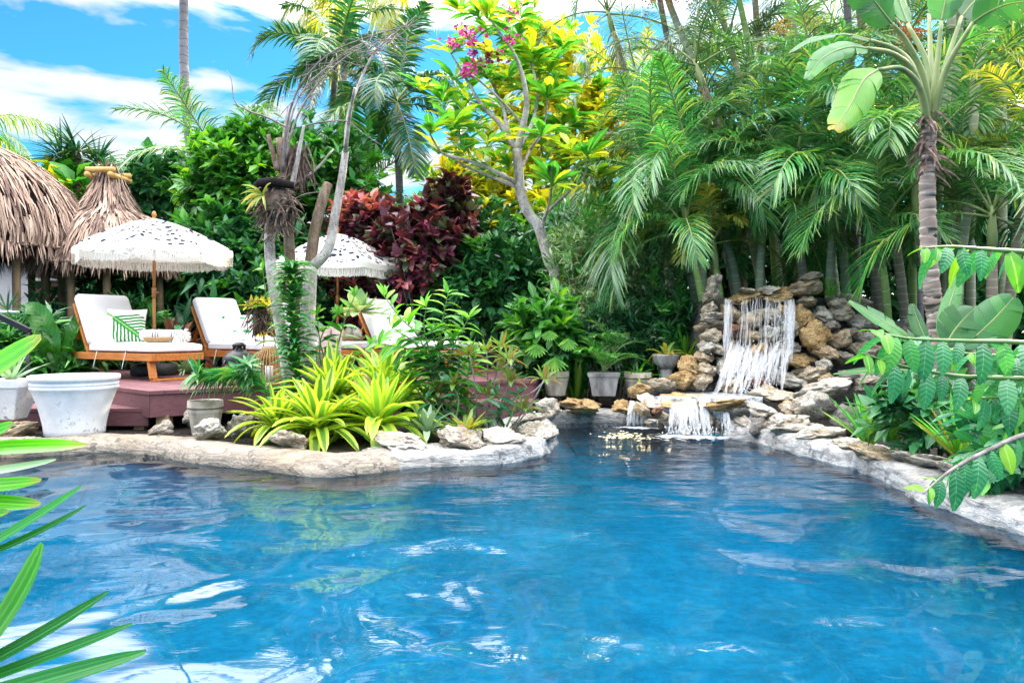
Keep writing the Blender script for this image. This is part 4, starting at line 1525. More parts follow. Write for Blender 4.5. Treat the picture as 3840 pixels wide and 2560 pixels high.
round_pot('round_pot', 'small weathered tan pot with banded rim below the arching dracaena', c, .155, .27, m_gpot, .72, 3, 36, .3)
potc = {}
for key, lab, px, py1, py0, wpx, Y, mt in [('a', 'weathered brown round pot at the left end of the potted row', 2085, 1482, 1408, 100, 9.0, m_gpot),
                                           ('c', 'round weathered pot beside the square planter, right end of the row', 2392, 1490, 1412, 105, 8.9, m_gpot)]:
    c = W(px, py1, Y)
    potc[key] = c
    round_pot('round_pot', lab, c, wpx / 2 / FOC * Y, (py1 - py0) / FOC * Y, mt, .72, 3, 32, .3)
c = W(2264, 1482, 8.95); potc['b'] = c
t = thing('square_planter', 'grey square tapered concrete planter holding a small palm', 'planter', c, -.12)
Hh = (1482 - 1396) / FOC * 8.95
g = Geo(); frus(g, Vector((0, 0, 0)), 0, Hh * .82, .135, .175); frus(g, Vector((0, 0, 0)), Hh * .82 + .001, Hh, .185, .195)
g.add([(x * .19, y * .19, Hh + .001) for x, y in ((-1, -1), (1, -1), (1, 1), (-1, 1))], [[0, 1, 2, 3]])
bevel(part('planter_body', g, m_cpot, t, False, local=True), .008)
c = W(2498, 1432, 9.0); potc['d'] = c
t = thing('pedestal_bowl', 'mossy grey stone bowl on a short pedestal at the foot of the rock waterfall', 'bowl planter', c)
Rr = 52 / FOC * 9.0
g = Geo(); z0 = (1432 - 1382) / FOC * 9; z1 = (1432 - 1328) / FOC * 9
g.lathe([(Rr * .55, 0), (Rr * .6, .02), (Rr * .42, z0 * .5), (Rr * .45, z0)], tuple(c), 30); part('pedestal', g, m_cpot, t)
g = Geo(); g.lathe([(0, z0 - .01), (Rr * .5, z0), (Rr * .85, z0 + (z1 - z0) * .4), (Rr * .97, z1 * .95), (Rr, z1), (Rr * .9, z1), (Rr * .8, z1 - .03), (0, z1 - .035)], tuple(c), 36); part('bowl', g, m_cpot, t)
c = W(25, 1240, 9.8); c.z = .09
t = thing('pedestal_fountain', 'white stone basin on a pedestal by the house wall at the left edge', 'basin', c)
zz = W(0, 1165, 9.8).z - .09
g = Geo(); g.lathe([(.16, 0), (.16, .04), (.07, .1), (.06, zz - .15), (.09, zz - .1)], tuple(c), 24); part('pedestal', g, m_wpot, t)
g = Geo(); g.lathe([(0, zz - .1), (.09, zz - .1), (.14, zz - .05), (.165, zz - .03), (.172, zz), (.15, zz), (.12, zz - .03), (0, zz - .04)], tuple(c), 36); part('basin', g, m_wpot, t)
t = thing('handrail', 'dark sloping metal handrail at the left edge behind the aloe planter', 'handrail', W(-120, 1240, 8.4) * 1)
t.location.z = .09
g = Geo(); g.beam(W(-160, 1110, 8.4), W(112, 1242, 8.4), .05, .06); part('rail', g, m_blkm, t, False)
for px, py in ((-120, 1135), (105, 1245)):
    p = W(px, py, 8.4); g = Geo(); g.tube([p, (p.x, p.y, .09)], .022, 8); part('post', g, m_blkm, t)

# ------------------------------------------------------------------ house and huts
m_stucco = plain('stucco', (.66, .66, .70), .9, .1, 0, 14, .12, .7, .02, (1, 1, 2))
m_shut, nt, out = mk('wood_shutter')
co = coords(nt, 'Object', (12, 12, 1.2)); n1 = noise_n(nt, 3, 5, co)
pbsdf(nt, out, ramp(nt, n1.outputs[0], [(.3, (.13, .045, .018)), (.7, (.28, .10, .035))]), .35, .5)
m_alu = plain('white_frame', (.70, .71, .74), .4, .4, 0, 20, .05, .05, .001)
HYw = 13.6
hx0, hx1 = W(-900, 0, HYw).x, W(770, 0, HYw).x
wx0, wx1 = W(108, 0, HYw).x, W(250, 0, HYw).x
wz0, wz1 = W(0, 1152, HYw).z, W(0, 985, HYw).z
house = thing('house', 'white stucco house wall with a brown window behind the thatched huts', 'house', ((hx0 + hx1) / 2, HYw, .09))
g = Geo()
top = 2.35
for (xa, xb, za, zb_) in ((hx0, wx0, .05, top), (wx1, hx1, .05, top), (wx0, wx1, .05, wz0), (wx0, wx1, wz1, top)):
    g.box(((xa + xb) / 2, HYw + .1, (za + zb_) / 2), (xb - xa, .2, zb_ - za))
g.box((hx0 + .1, HYw + 3, 1.2), (.2, 5.6, 2.3)); g.box((hx1 - .1, HYw + 3, 1.2), (.2, 5.6, 2.3)); g.box(((hx0 + hx1) / 2, HYw + 5.9, 1.2), (hx1 - hx0, .2, 2.3))
part('wall', g, m_stucco, house, False)
g = Geo(); g.box(((hx0 + hx1) / 2, HYw + 2.9, top + .06), (hx1 - hx0 + .3, 6.3, .12)); part('roof', g, m_cpot, house, False)
g = Geo()
for xa, xb, za, zb_ in ((wx0, wx0 + .05, wz0, wz1), (wx1 - .05, wx1, wz0, wz1), (wx0 + .05, wx1 - .05, wz0, wz0 + .05), (wx0 + .05, wx1 - .05, wz1 - .05, wz1)):
    g.box(((xa + xb) / 2, HYw - .01, (za + zb_) / 2), (xb - xa, .07, zb_ - za))
zm = W(0, 1048, HYw).z
g.box(((wx0 + wx1) / 2, HYw - .012, zm), (wx1 - wx0 - .1, .06, .05))
win = part('window', g, m_alu, house, False)
g = Geo()
for k in range(2):
    xa = wx0 + .05 + k * .33
    g.box((xa + .16, HYw + .05, (wz0 + wz1) / 2), (.31, .03, wz1 - wz0 - .1))
    g.box((xa + .16, HYw + .03, (wz0 + wz1) / 2 + .12), (.2, .012, .3)); g.box((xa + .16, HYw + .03, (wz0 + wz1) / 2 - .25), (.2, .012, .26))
part('shutter', g, m_shut, win, False)
g = Geo(); g.box((wx1 - .13, HYw + .06, (wz0 + wz1) / 2), (.16, .03, wz1 - wz0 - .1)); part('curtain', g, m_fr, win, False)
g = Geo(); g.box(((wx0 + wx1) / 2, HYw - .03, wz0 - .04), (wx1 - wx0 + .1, .1, .06)); part('sill', g, m_alu, win, False)

m_thatch, nt, out = mk('thatch')
gi = nt.nodes.new('ShaderNodeNewGeometry')
col = ramp(nt, gi.outputs['Random Per Island'], [(0, (.10, .07, .065)), (.3, (.22, .155, .125)), (.65, (.40, .29, .22)), (1, (.60, .47, .37))])
co = coords(nt); n1 = noise_n(nt, 1.5, 4, co)
col = mixc(nt, .5, col, ramp(nt, n1.outputs[0], [(.35, (.6, .52, .55)), (.65, (1.2, 1.1, 1.1))]), 'MULTIPLY')
pbsdf(nt, out, col, .8, .25)
m_tpost = plain('bark_post', (.20, .14, .085), .85, .2, 0, 10, .5, .6, .01, (1, 1, .3))
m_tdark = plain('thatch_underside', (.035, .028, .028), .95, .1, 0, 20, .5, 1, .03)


def hut_roof(t, c, prof, n, blade, fringe, nf):
    """prof: (r, z) from the top downward"""
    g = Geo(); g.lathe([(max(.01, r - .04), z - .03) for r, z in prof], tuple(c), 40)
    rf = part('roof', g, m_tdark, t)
    g = Geo()
    seg = [math.hypot(prof[i + 1][0] - prof[i][0], prof[i + 1][1] - prof[i][1]) for i in range(len(prof) - 1)]
    wts = np.array([s * (prof[i][0] + prof[i + 1][0]) for i, s in enumerate(seg)]); wts /= wts.sum()
    for k in range(n):
        i = rng.choice(len(seg), p=wts); f = random.random()
        th = random.uniform(0, 2 * PI)
        L = blade * random.uniform(.6, 1.3)
        tj = random.gauss(0, .16)
        P = []
        s = f; j = i; rem = L
        lift = random.uniform(.0, .05)
        for q in range(5):
            r = prof[j][0] + (prof[j + 1][0] - prof[j][0]) * s
            z = prof[j][1] + (prof[j + 1][1] - prof[j][1]) * s
            off = lift + .035 * (q / 4) ** 2 * random.uniform(.3, 1.5)
            a = th + tj * q / 4 * L / max(.25, r) * .6
            P.append((c[0] + (r + off) * math.cos(a), c[1] + (r + off) * math.sin(a), c[2] + z + off * .5))
            s += (L / 4) / seg[j]
            while s > 1 and j < len(seg) - 1:
                s = (s - 1) * seg[j] / seg[j + 1]; j += 1
            if j == len(seg) - 1: s = min(s, 1 + .1 * random.random())
        u = (math.cos(th), math.sin(th), .6)
        w = random.uniform(.014, .032)
        g.ribbon(P, [w, w * 1.1, w, w * .7, w * .15], up=u, fold=random.uniform(-.3, .3))
    r0, z0 = prof[-1]
    for k in range(nf):
        th = random.uniform(0, 2 * PI)
        L = fringe * random.uniform(.5, 1.35)
        rr = r0 + random.uniform(-.12, .05)
        p0 = Vector((c[0] + rr * math.cos(th), c[1] + rr * math.sin(th), c[2] + z0 + random.uniform(.0, .1)))
        d = Vector((math.cos(th) * random.uniform(.1, .5), math.sin(th) * random.uniform(.1, .5), -1)) + Vector((random.gauss(0, .12), random.gauss(0, .12), 0))
        w = random.uniform(.012, .028)
        g.ribbon(arc(p0, d, L, .5, 5), [w, w, w * .8, w * .5, w * .1], up=(math.cos(th), math.sin(th), 0), fold=.2)
    part('thatch', g, m_thatch, rf)
    return rf


s11 = 11.0 / FOC
c = W(-150, 530, 11.0)
hut1 = thing('thatched_hut', 'rounded palm thatch hut roof cut by the left edge of the picture', 'thatched hut', (c.x, c.y, .09))
prof = [(.02, 0), (.55, -.10), (1.0, -.34), (1.40, -.72), (1.62, -1.12), (1.70, -1.45), (1.66, -1.62)]
hut_roof(hut1, c, prof, 3800, .50, .24, 900)
for a in (0.35, 1.4, 2.5, 3.6, 4.9, 5.85):
    g = Geo(); x, y = c.x + 1.3 * math.cos(a), c.y + 1.3 * math.sin(a)
    g.tube([(x, y, .05), (x + .02, y, 1.2), (x, y, c.z - 1.3)], .055, 10); part('post', g, m_tpost, hut1)
c = W(408, 625, 11.8)
hut2 = thing('thatched_hut', 'flared palm thatch hut with a timber frame round its peak behind the first parasol', 'thatched hut', (c.x, c.y, .09))
prof = [(.10, .02), (.17, -.14), (.2, -.28), (.28, -.48), (.42, -.74), (.66, -.86), (.86, -1.04), (1.03, -1.28), (1.13, -1.55), (1.14, -1.62)]
hut_roof(hut2, c, prof, 3600, .40, .20, 800)
g = Geo()
for k in range(60):
    a = random.uniform(0, 6.28)
    g.ribbon(arc((c.x + .05 * math.cos(a), c.y + .05 * math.sin(a), c.z - .12), (.45 * math.cos(a), .45 * math.sin(a), 1), random.uniform(.12, .25), .5, 4), (.02, .02, .015, .003), up=(math.cos(a), math.sin(a), 0), fold=.2)
part('thatch_tuft', g, m_thatch, hut2)
m_log = plain('yellow_log', (.52, .33, .11), .6, .3, 0, 8, .3, .3, .005)
for p, q in (((-.22, -.24, -.10), (.22, -.24, -.10)), ((-.22, .24, -.10), (.22, .24, -.10)), ((-.18, -.30, -.18), (-.18, .30, -.18)), ((.18, -.30, -.18), (.18, .30, -.18))):
    g = Geo(); g.tube([c + Vector(p), c + Vector(q)], .045, 12); part('peak_log', g, m_log, hut2)
for dx, dy, r in ((-.62, -.62, .06), (-.1, -.85, .055), (.37, -.75, .055), (.85, -.1, .05), (.5, .6, .05), (-.5, .65, .05), (-.36, -.5, .035), (-.22, .4, .04), (.12, .75, .05)):
    g = Geo(); g.tube([(c.x + dx, c.y + dy, .05), (c.x + dx + .01, c.y + dy, 1.2), (c.x + dx, c.y + dy, c.z - 1.2)], r, 10); part('post', g, m_tpost, hut2)
g = Geo(); g.box((c.x + .1, c.y - .2, .98), (1.1, .4, .04)); part('counter', g, m_tpost, hut2, False)
# ------------------------------------------------------------------ plant materials
def LM(n, *a, **k): return leaf_mat(n, *a, **k)


L_areca = LM('areca_leaf', [(0, (.022, .12, .045)), (.5, (.06, .25, .07)), (.85, (.14, .37, .10)), (1, (.34, .40, .10))], trans=.38, rough=.3, spec=.7)
L_arecay = LM('areca_leaf_yellow', [(0, (.12, .22, .03)), (.5, (.30, .36, .05)), (1, (.5, .42, .06))], trans=.45)
L_coco = LM('coconut_leaf', [(0, (.03, .13, .025)), (.7, (.09, .27, .03)), (1, (.40, .34, .02))], trans=.35)
L_pand2 = LM('foxtail_leaf', [(0, (.012, .09, .05)), (.8, (.03, .17, .07)), (1, (.25, .34, .06))], trans=.22, rough=.3)
L_dark = LM('dark_leaf', [(0, (.013, .085, .038)), (.6, (.035, .19, .07)), (1, (.08, .30, .10))], mid=(.12, .28, .1), trans=.25, rough=.33)
L_mid = LM('mid_leaf', [(0, (.02, .14, .024)), (.6, (.055, .29, .04)), (1, (.14, .46, .06))], mid=(.16, .36, .1), trans=.33, rough=.35)
L_bright = LM('bright_leaf', [(0, (.05, .26, .015)), (.6, (.11, .42, .02)), (1, (.28, .55, .03))], mid=(.35, .6, .1), trans=.4)
L_grey = LM('grey_leaf', [(0, (.10, .22, .11)), (.6, (.22, .38, .21)), (1, (.40, .50, .34))], trans=.25, rough=.3)
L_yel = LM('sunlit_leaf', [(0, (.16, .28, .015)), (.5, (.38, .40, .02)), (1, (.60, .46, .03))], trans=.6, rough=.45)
L_copper = LM('copper_leaf', [(0, (.035, .014, .026)), (.40, (.085, .020, .048)), (.66, (.15, .045, .07)), (.74, (.06, .12, .06)), (.92, (.14, .19, .11)), (.93, (.55, .05, .16)), (1, (.62, .18, .20))], mid=(.25, .05, .08), trans=.15, rough=.3)
L_pink = LM('pink_leaf', [(0, (.40, .09, .12)), (.5, (.50, .20, .20)), (1, (.32, .05, .10))], trans=.25)
L_purple = LM('purple_leaf', [(0, (.06, .022, .05)), (.6, (.15, .06, .09)), (.85, (.26, .15, .05)), (1, (.34, .07, .10))], mid=(.3, .08, .12), trans=.25, rough=.3)
L_bronze = LM('bronze_leaf', [(0, (.05, .18, .03)), (.5, (.16, .30, .05)), (.62, (.22, .12, .04)), (.85, (.28, .12, .07)), (1, (.45, .30, .05))], mid=(.35, .12, .1), trans=.35)
L_varieg = LM('variegated_leaf', [(0, (.07, .26, .03)), (1, (.18, .40, .06))], edge=(.46, .58, .06), edge_w=.28, trans=.4, rough=.3)
L_song = LM('song_leaf', [(0, (.02, .17, .05)), (.7, (.06, .30, .08)), (1, (.22, .44, .06))], mid=(.10, .34, .10), mid_w=.1, trans=.3, rough=.3)
L_brom = LM('bromeliad_leaf', [(0, (.12, .26, .05)), (.6, (.36, .42, .06)), (1, (.50, .36, .05))], mid=(.45, .55, .1), trans=.35)
L_strap = LM('strap_leaf', [(0, (.03, .26, .02)), (.7, (.08, .44, .03)), (1, (.30, .45, .04))], mid=(.10, .45, .05), trans=.4, rough=.3, stripes=4)
L_bop = LM('paddle_leaf', [(0, (.035, .17, .065)), (1, (.07, .27, .07))], mid=(.30, .45, .15), mid_w=.035, trans=.38, rough=.32, veins=260)
L_nest = LM('nest_fern_leaf', [(0, (.02, .12, .02)), (1, (.06, .26, .025))], mid=(.03, .12, .02), mid_w=.03, trans=.35, rough=.28, veins=90)
L_hang = LM('hanging_leaf', [(0, (.020, .17, .075)), (.75, (.035, .25, .10)), (1, (.10, .42, .05))], mid=(.14, .42, .2), mid_w=.025, trans=.3, rough=.25, spec=.6, veins=55)
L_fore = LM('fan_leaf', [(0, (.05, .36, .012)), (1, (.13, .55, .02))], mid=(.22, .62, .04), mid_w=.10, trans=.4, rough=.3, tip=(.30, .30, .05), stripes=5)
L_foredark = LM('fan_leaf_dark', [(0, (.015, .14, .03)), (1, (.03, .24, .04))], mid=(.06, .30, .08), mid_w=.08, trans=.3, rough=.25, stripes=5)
L_aloe = LM('aloe_leaf', [(0, (.16, .32, .20)), (1, (.30, .44, .26))], trans=.2, rough=.4)
L_plum = LM('plumeria_leaf', [(0, (.03, .19, .04)), (.5, (.06, .30, .045)), (.7, (.22, .42, .03)), (1, (.58, .56, .03))], mid=(.3, .5, .15), trans=.45, rough=.32)
L_pand = LM('spiky_leaf', [(0, (.012, .07, .045)), (.8, (.03, .15, .07)), (1, (.3, .3, .12))], trans=.2, rough=.3)
def bark_mat(name, dark, midc, light, spot, st=(1, 1, .35), spots=.5):
    m, nt, out = mk(name)
    co = coords(nt, 'Object', st)
    n1 = noise_n(nt, 11, 8, co, .72)
    n2 = noise_n(nt, 3.0, 4, coords(nt), .6)
    n3 = noise_n(nt, 38, 4, coords(nt), .7)
    col = ramp(nt, n1.outputs[0], [(.32, dark), (.5, midc), (.68, light)])
    lich = ramp(nt, n2.outputs[0], [(.5, (0, 0, 0)), (.6, (1, 1, 1))])
    col = mixc(nt, math_n(nt, 'MULTIPLY', lich, spots), col, spot)
    sp = ramp(nt, n3.outputs[0], [(.36, (1, 1, 1)), (.43, (0, 0, 0))])
    col = mixc(nt, math_n(nt, 'MULTIPLY', sp, .7), col, tuple(x * .5 for x in dark))
    hh = math_n(nt, 'ADD', n1.outputs[0], math_n(nt, 'MULTIPLY', n3.outputs[0], .5))
    pbsdf(nt, out, col, .88, .15, bump=hh, bs=1.0, bd=.02)
    return m


B_grey = bark_mat('grey_bark', (.16, .135, .12), (.40, .36, .34), (.62, .58, .56), (.70, .67, .66))
B_brown = bark_mat('brown_bark', (.07, .045, .03), (.20, .14, .10), (.38, .30, .23), (.45, .38, .33), (1, 1, .2), .35)
B_twig = plain('twig_bark', (.17, .145, .14), .85, .2, 0, 12, .5, .5, .004, c2=(.34, .30, .30))
B_green = plain('green_stem', (.10, .22, .05), .5, .4, 0, 8, .3, .2, .003)
B_petiole = plain('petiole_green', (.16, .28, .10), .5, .4, 0, 5, .35, .2, .003, (1, 1, .3), c2=(.34, .38, .16))
B_root = plain('root_fibre', (.11, .075, .06), .95, .1, 0, 25, .5, .8, .01, c2=(.26, .19, .16))
m_black_fibre = plain('coir_black', (.022, .018, .02), .95, .1, 0, 60, .5, 1, .02)


def ring_bark(name, c1, c2, cr, freq=11.0, rw=.12):
    m, nt, out = mk(name)
    uv = nt.nodes.new('ShaderNodeUVMap')
    sx = nt.nodes.new('ShaderNodeSeparateXYZ'); nt.links.new(uv.outputs[0], sx.inputs[0])
    co = coords(nt)
    n1 = noise_n(nt, 7, 5, co); n2 = noise_n(nt, 1.2, 3, co)
    ph = math_n(nt, 'FRACT', math_n(nt, 'ADD', math_n(nt, 'MULTIPLY', sx.outputs[1], freq), math_n(nt, 'MULTIPLY', n1.outputs[0], .75)))
    ring = math_n(nt, 'LESS_THAN', ph, rw)
    col = mixc(nt, n1.outputs[0], c1, c2)
    col = mixc(nt, .55, col, ramp(nt, n2.outputs[0], [(.35, (.5, .5, .48)), (.65, (1.35, 1.35, 1.35))]), 'MULTIPLY')
    col = mixc(nt, math_n(nt, 'MULTIPLY', ring, .65), col, cr)
    pbsdf(nt, out, col, .8, .2, bump=math_n(nt, 'ADD', math_n(nt, 'MULTIPLY', ring, .6), n1.outputs[0]), bs=.5, bd=.012)
    return m


R_coco = ring_bark('coconut_bark', (.14, .125, .15), (.32, .30, .34), (.08, .07, .08), 5.5, .1)
R_areca = ring_bark('areca_bark', (.26, .29, .19), (.46, .48, .36), (.62, .60, .50), 9, .13)
R_arecab = ring_bark('areca_bark_brown', (.24, .18, .14), (.46, .38, .31), (.60, .54, .47), 11, .13)
R_arecag = ring_bark('areca_cane', (.20, .36, .10), (.38, .48, .18), (.52, .54, .36), 6, .1)
R_bop = ring_bark('paddle_trunk_bark', (.13, .095, .08), (.38, .31, .28), (.46, .40, .38), 13, .20)


# ------------------------------------------------------------------ palm fronds
def frond_mesh(name, L, a0, droop, n=40, ll=.5, lw=.028, vee=.45, hang=.35, mat=None, petiole=.18, seed=0, curl=0.0, dead=False, sweep_fw=(32, 62)):
    r = np.random.default_rng(seed)
    g = Geo()
    m = 16
    P = [np.zeros(3)]
    a = math.radians(a0)
    az = 0.0
    for i in range(m):
        t = (i + .5) / m
        e = a - math.radians(droop) * t ** 1.4
        az += curl / m
        d = np.array([math.sin(az) * math.cos(e), math.cos(az) * math.cos(e), math.sin(e)])
        P.append(P[-1] + d * L / m)
    P = np.array(P)
    T = unit(np.gradient(P, axis=0))
    g.tube([tuple(p) for p in P], [.016 * L / 2 * (1 - .85 * i / m) + .003 for i in range(m + 1)], 5, mi=1)
    for k in range(n):
        s = petiole + (1 - petiole) * (k + .3) / n
        x = s * m
        i = min(m - 1, int(x)); f = x - i
        p = P[i] * (1 - f) + P[i + 1] * f
        t = unit(T[i] * (1 - f) + T[i + 1] * f)
        side0 = unit(np.cross(t, np.array([0, 0, 1.0])) + np.array([1e-4, 0, 0]))
        nrm = np.cross(side0, t)
        u = (s - petiole) / (1 - petiole)
        prof = (math.sin(PI * min(1, .14 + .80 * u)) ** .65) * (1 - .25 * u)
        fw = math.radians(sweep_fw[0] + (sweep_fw[1] - sweep_fw[0]) * u)
        for sg in (-1, 1):
            if dead and r.random() < .3: continue
            l = ll * prof * r.uniform(.85, 1.12)
            jf = fw + r.normal(0, .06)
            d = unit(side0 * sg * math.cos(jf) + t * math.sin(jf) + nrm * (vee + r.normal(0, .09)))
            hg = hang * r.uniform(.6, 1.5)
            Q = [p + d * l * q + np.array([0, 0, -1.0]) * hg * l * q * q for q in (0, .33, .68, 1.0)]
            up = nrm + r.normal(0, .12, 3)
            g.ribbon(Q, [lw * .55, lw, lw * .8, lw * .12], up=up, flat2=True)
    return g.mesh(name, [mat, B_petiole], True)


def frond_set(L, mat, ll, lw, hang, vee, n, tag_, spec, **k):
    return [frond_mesh(tag_, L * random.uniform(.92, 1.08), a0, dr, n, ll, lw, vee, hang, mat, seed=i * 13 + 5, curl=random.uniform(-.3, .3), **k) for i, (a0, dr) in enumerate(spec)]


SP = [(84, 55), (74, 85), (64, 105), (52, 105), (40, 100), (25, 95), (5, 80)]
FR_areca = frond_set(2.1, L_areca, .60, .024, .45, .38, 48, 'frond', SP)
FR_arecas = frond_set(1.4, L_areca, .48, .022, .4, .38, 40, 'frond', SP)
FR_arecay = frond_set(1.9, L_arecay, .54, .028, .5, .4, 34, 'frond', SP)
FR_coco = frond_set(2.7, L_coco, .75, .040, .75, .1, 46, 'frond', [(80, 60), (66, 90), (50, 110), (35, 115), (18, 110), (-5, 85), (-35, 50)])
FR_fox = frond_set(1.9, L_pand2, .50, .034, .38, .25, 56, 'frond', [(80, 90), (62, 120), (48, 130), (34, 125), (20, 110), (0, 85), (-40, 40)], sweep_fw=(25, 50))
FR_dead = [frond_mesh('dry_frond', 1.5, -70, 20, 26, .4, .02, .1, .9, plain('dry_palm', (.30, .21, .14), .9, .1, 0, 9, .4, .2, .003), seed=3, dead=True)]


def palm(name, label, path, rad, bark, frs, nf, group=None, scale=1.0, cat='palm tree', shaft=None, tilt=.0, az0=None, dead=0, ring_n=10, spread=None, fruit=None):
    """path: world points from the foot to the crown"""
    base = Vector(path[0])
    t = thing(name, label, cat, base, 0, group)
    P = smooth_path(path, 5)
    n = len(P)
    g = Geo(); g.tube(P, [rad * (1.18 - .3 * i / n) for i in range(n)], ring_n)
    part('trunk', g, bark, t)
    top = P[-1]
    ax = (P[-1] - P[-3]).normalized()
    if shaft:
        g = Geo(); g.tube([top - ax * .1, top + ax * shaft * .3, top + ax * shaft], [rad * .85, rad * 1.0, rad * .5], 9)
        part('crownshaft', g, B_petiole, t)
        top = top + ax * shaft * .85
    a = random.uniform(0, 6.28) if az0 is None else az0
    ns = len(frs)
    for k in range(nf):
        lev = (k + .5) / nf
        i = min(ns - 1, int(lev * ns))
        a += 2.399
        q = ax.to_track_quat('Z', 'Y')
        o = put('frond', frs[i], t, top - base - ax * .06 * lev, (0, 0, 0), scale * random.uniform(.85, 1.12))
        rot = (Matrix.Rotation(a + random.uniform(-.2, .2), 4, 'Z') @ Matrix.Rotation(random.gauss(0, .08), 4, 'X') @ Matrix.Rotation(random.gauss(0, .15), 4, 'Y'))
        o.rotation_euler = (q.to_matrix().to_4x4() @ rot).to_euler() if ax.z > .7 else rot.to_euler()
    for k in range(dead):
        put('dry_frond', FR_dead[0], t, top - base - ax * .15, (0, 0, random.uniform(0, 6.28)), scale * random.uniform(.5, .8))
    if fruit:
        g = Geo()
        c = top - ax * fruit[1]
        for k in range(26):
            d = Vector((random.gauss(0, .7), random.gauss(-.5, .5), random.uniform(-.6, .4)))
            Pp = arc(c, d, fruit[2] * random.uniform(.6, 1.1), 2.0, 6)
            g.tube(Pp, .004, 4, mi=0)
            for q in range(9):
                p = Pp[random.randint(2, 5)] + Vector((random.gauss(0, .03), random.gauss(0, .03), random.gauss(0, .03)))
                rr = random.uniform(.010, .018)
                g.add([tuple(p + Vector(v) * rr) for v in ((1, 0, 0), (-1, 0, 0), (0, 1, 0), (0, -1, 0), (0, 0, 1), (0, 0, -1))], [[0, 2, 4], [2, 1, 4], [1, 3, 4], [3, 0, 4], [2, 0, 5], [1, 2, 5], [3, 1, 5], [0, 3, 5]])
        part('fruit_cluster', g, fruit[0], t)
    return t


def pxpath(pts, foot=True, z0=.08):
    """pts (px,py,Y); adds a foot on the ground under the first point"""
    P = [W(*p) for p in pts]
    if foot:
        d = P[0] - P[1]
        k = 0 if abs(d.z) < .05 else max(-.35, min(.35, d.x / -d.z if d.z else 0))
        h = P[0].z - z0
        P = [Vector((P[0].x + k * h * .6, P[0].y, z0))] + P
    return P


# tall coconut trunk, its crown above the picture
palm('coconut_palm', 'tall bare ringed grey palm trunk rising into the blue sky', [W(748, 1240, 16) + Vector((0, 0, -.96)), W(742, 800, 16), W(706, 480, 16), W(690, 230, 16), W(690, -80, 16), W(700, -600, 16)], .095, R_coco, FR_coco, 13, None, 1.0)
# coconut palm just outside the left edge, its fronds reaching in
palm('coconut_palm', 'sunlit coconut palm fronds reaching in at the left edge above the thatch', [W(-260, 1200, 15), W(-260, 900, 15), W(-200, 520, 15)], .12, R_coco, FR_coco, 15, None, .80, az0=.6)
# palms of the middle
palm('foxtail_palm', 'green foxtail palm with a full drooping crown in the middle beside the plumeria', pxpath([(1502, 900, 14.5), (1498, 700, 14.5), (1492, 560, 14.5), (1490, 470, 14.5)]), .07, R_coco, FR_fox, 15, None, 1.12, shaft=.55, az0=.3)
palm('foxtail_palm', 'slender palm behind the bare twigs, its fronds against the open sky left of centre', pxpath([(1200, 900, 16), (1215, 600, 16), (1245, 430, 16), (1255, 300, 16)]), .075, R_coco, FR_fox, 13, None, 1.22, shaft=.5, az0=1.1)
palm('coconut_palm', 'yellow sunlit palm whose drooping crown is cut by the top edge left of centre', pxpath([(1290, 800, 19), (1285, 400, 19), (1300, 150, 19), (1330, -40, 19)]), .10, R_coco, [frond_mesh('frond', 2.6, a0, dr, 44, .8, .042, .1, .9, L_arecay, seed=i + 40) for i, (a0, dr) in enumerate([(60, 100), (40, 115), (20, 115), (0, 90), (-25, 60)])], 13, None, 1.0)
palm('areca_palm', 'dark arching palm fronds against the sky right of the tall bare trunk', pxpath([(900, 1000, 14.2), (885, 800, 14.2), (880, 690, 14.2)]), .05, R_areca, FR_areca, 9, None, 1.15, az0=2.4)
palm('areca_palm', 'feathery palm showing between the pale tree trunks and the foxtail palm', pxpath([(1360, 1000, 14.8), (1370, 850, 14.8), (1375, 760, 14.8)]), .045, R_areca, FR_arecas, 9, None, 1.1)
m_or = plain('orange_fruit', (.60, .20, .05), .5, .4, 0, 30, .3, .1, .001)
m_yf = plain('yellow_fruit', (.58, .38, .07), .5, .4, 0, 30, .3, .1, .001)

gv = 'areca palms of the grove'
L_areca2 = LM('areca_leaf_bright', [(0, (.018, .12, .04)), (.5, (.045, .24, .07)), (.85, (.11, .38, .10)), (1, (.34, .40, .08))], trans=.38, rough=.28, spec=.7)
L_wisp = LM('areca_leaf_wispy', [(0, (.03, .11, .07)), (.6, (.08, .21, .12)), (.9, (.20, .30, .18)), (1, (.42, .36, .12))], trans=.3, rough=.3, spec=.7)
FR_low = frond_set(2.15, L_areca2, .62, .024, .5, .36, 50, 'frond', [(80, 80), (68, 105), (56, 120), (44, 125), (30, 115), (12, 100)])
FR_wisp = frond_set(2.2, L_wisp, .62, .017, .5, .42, 40, 'frond', [(78, 70), (62, 95), (46, 105), (28, 100), (8, 90), (-20, 60)])
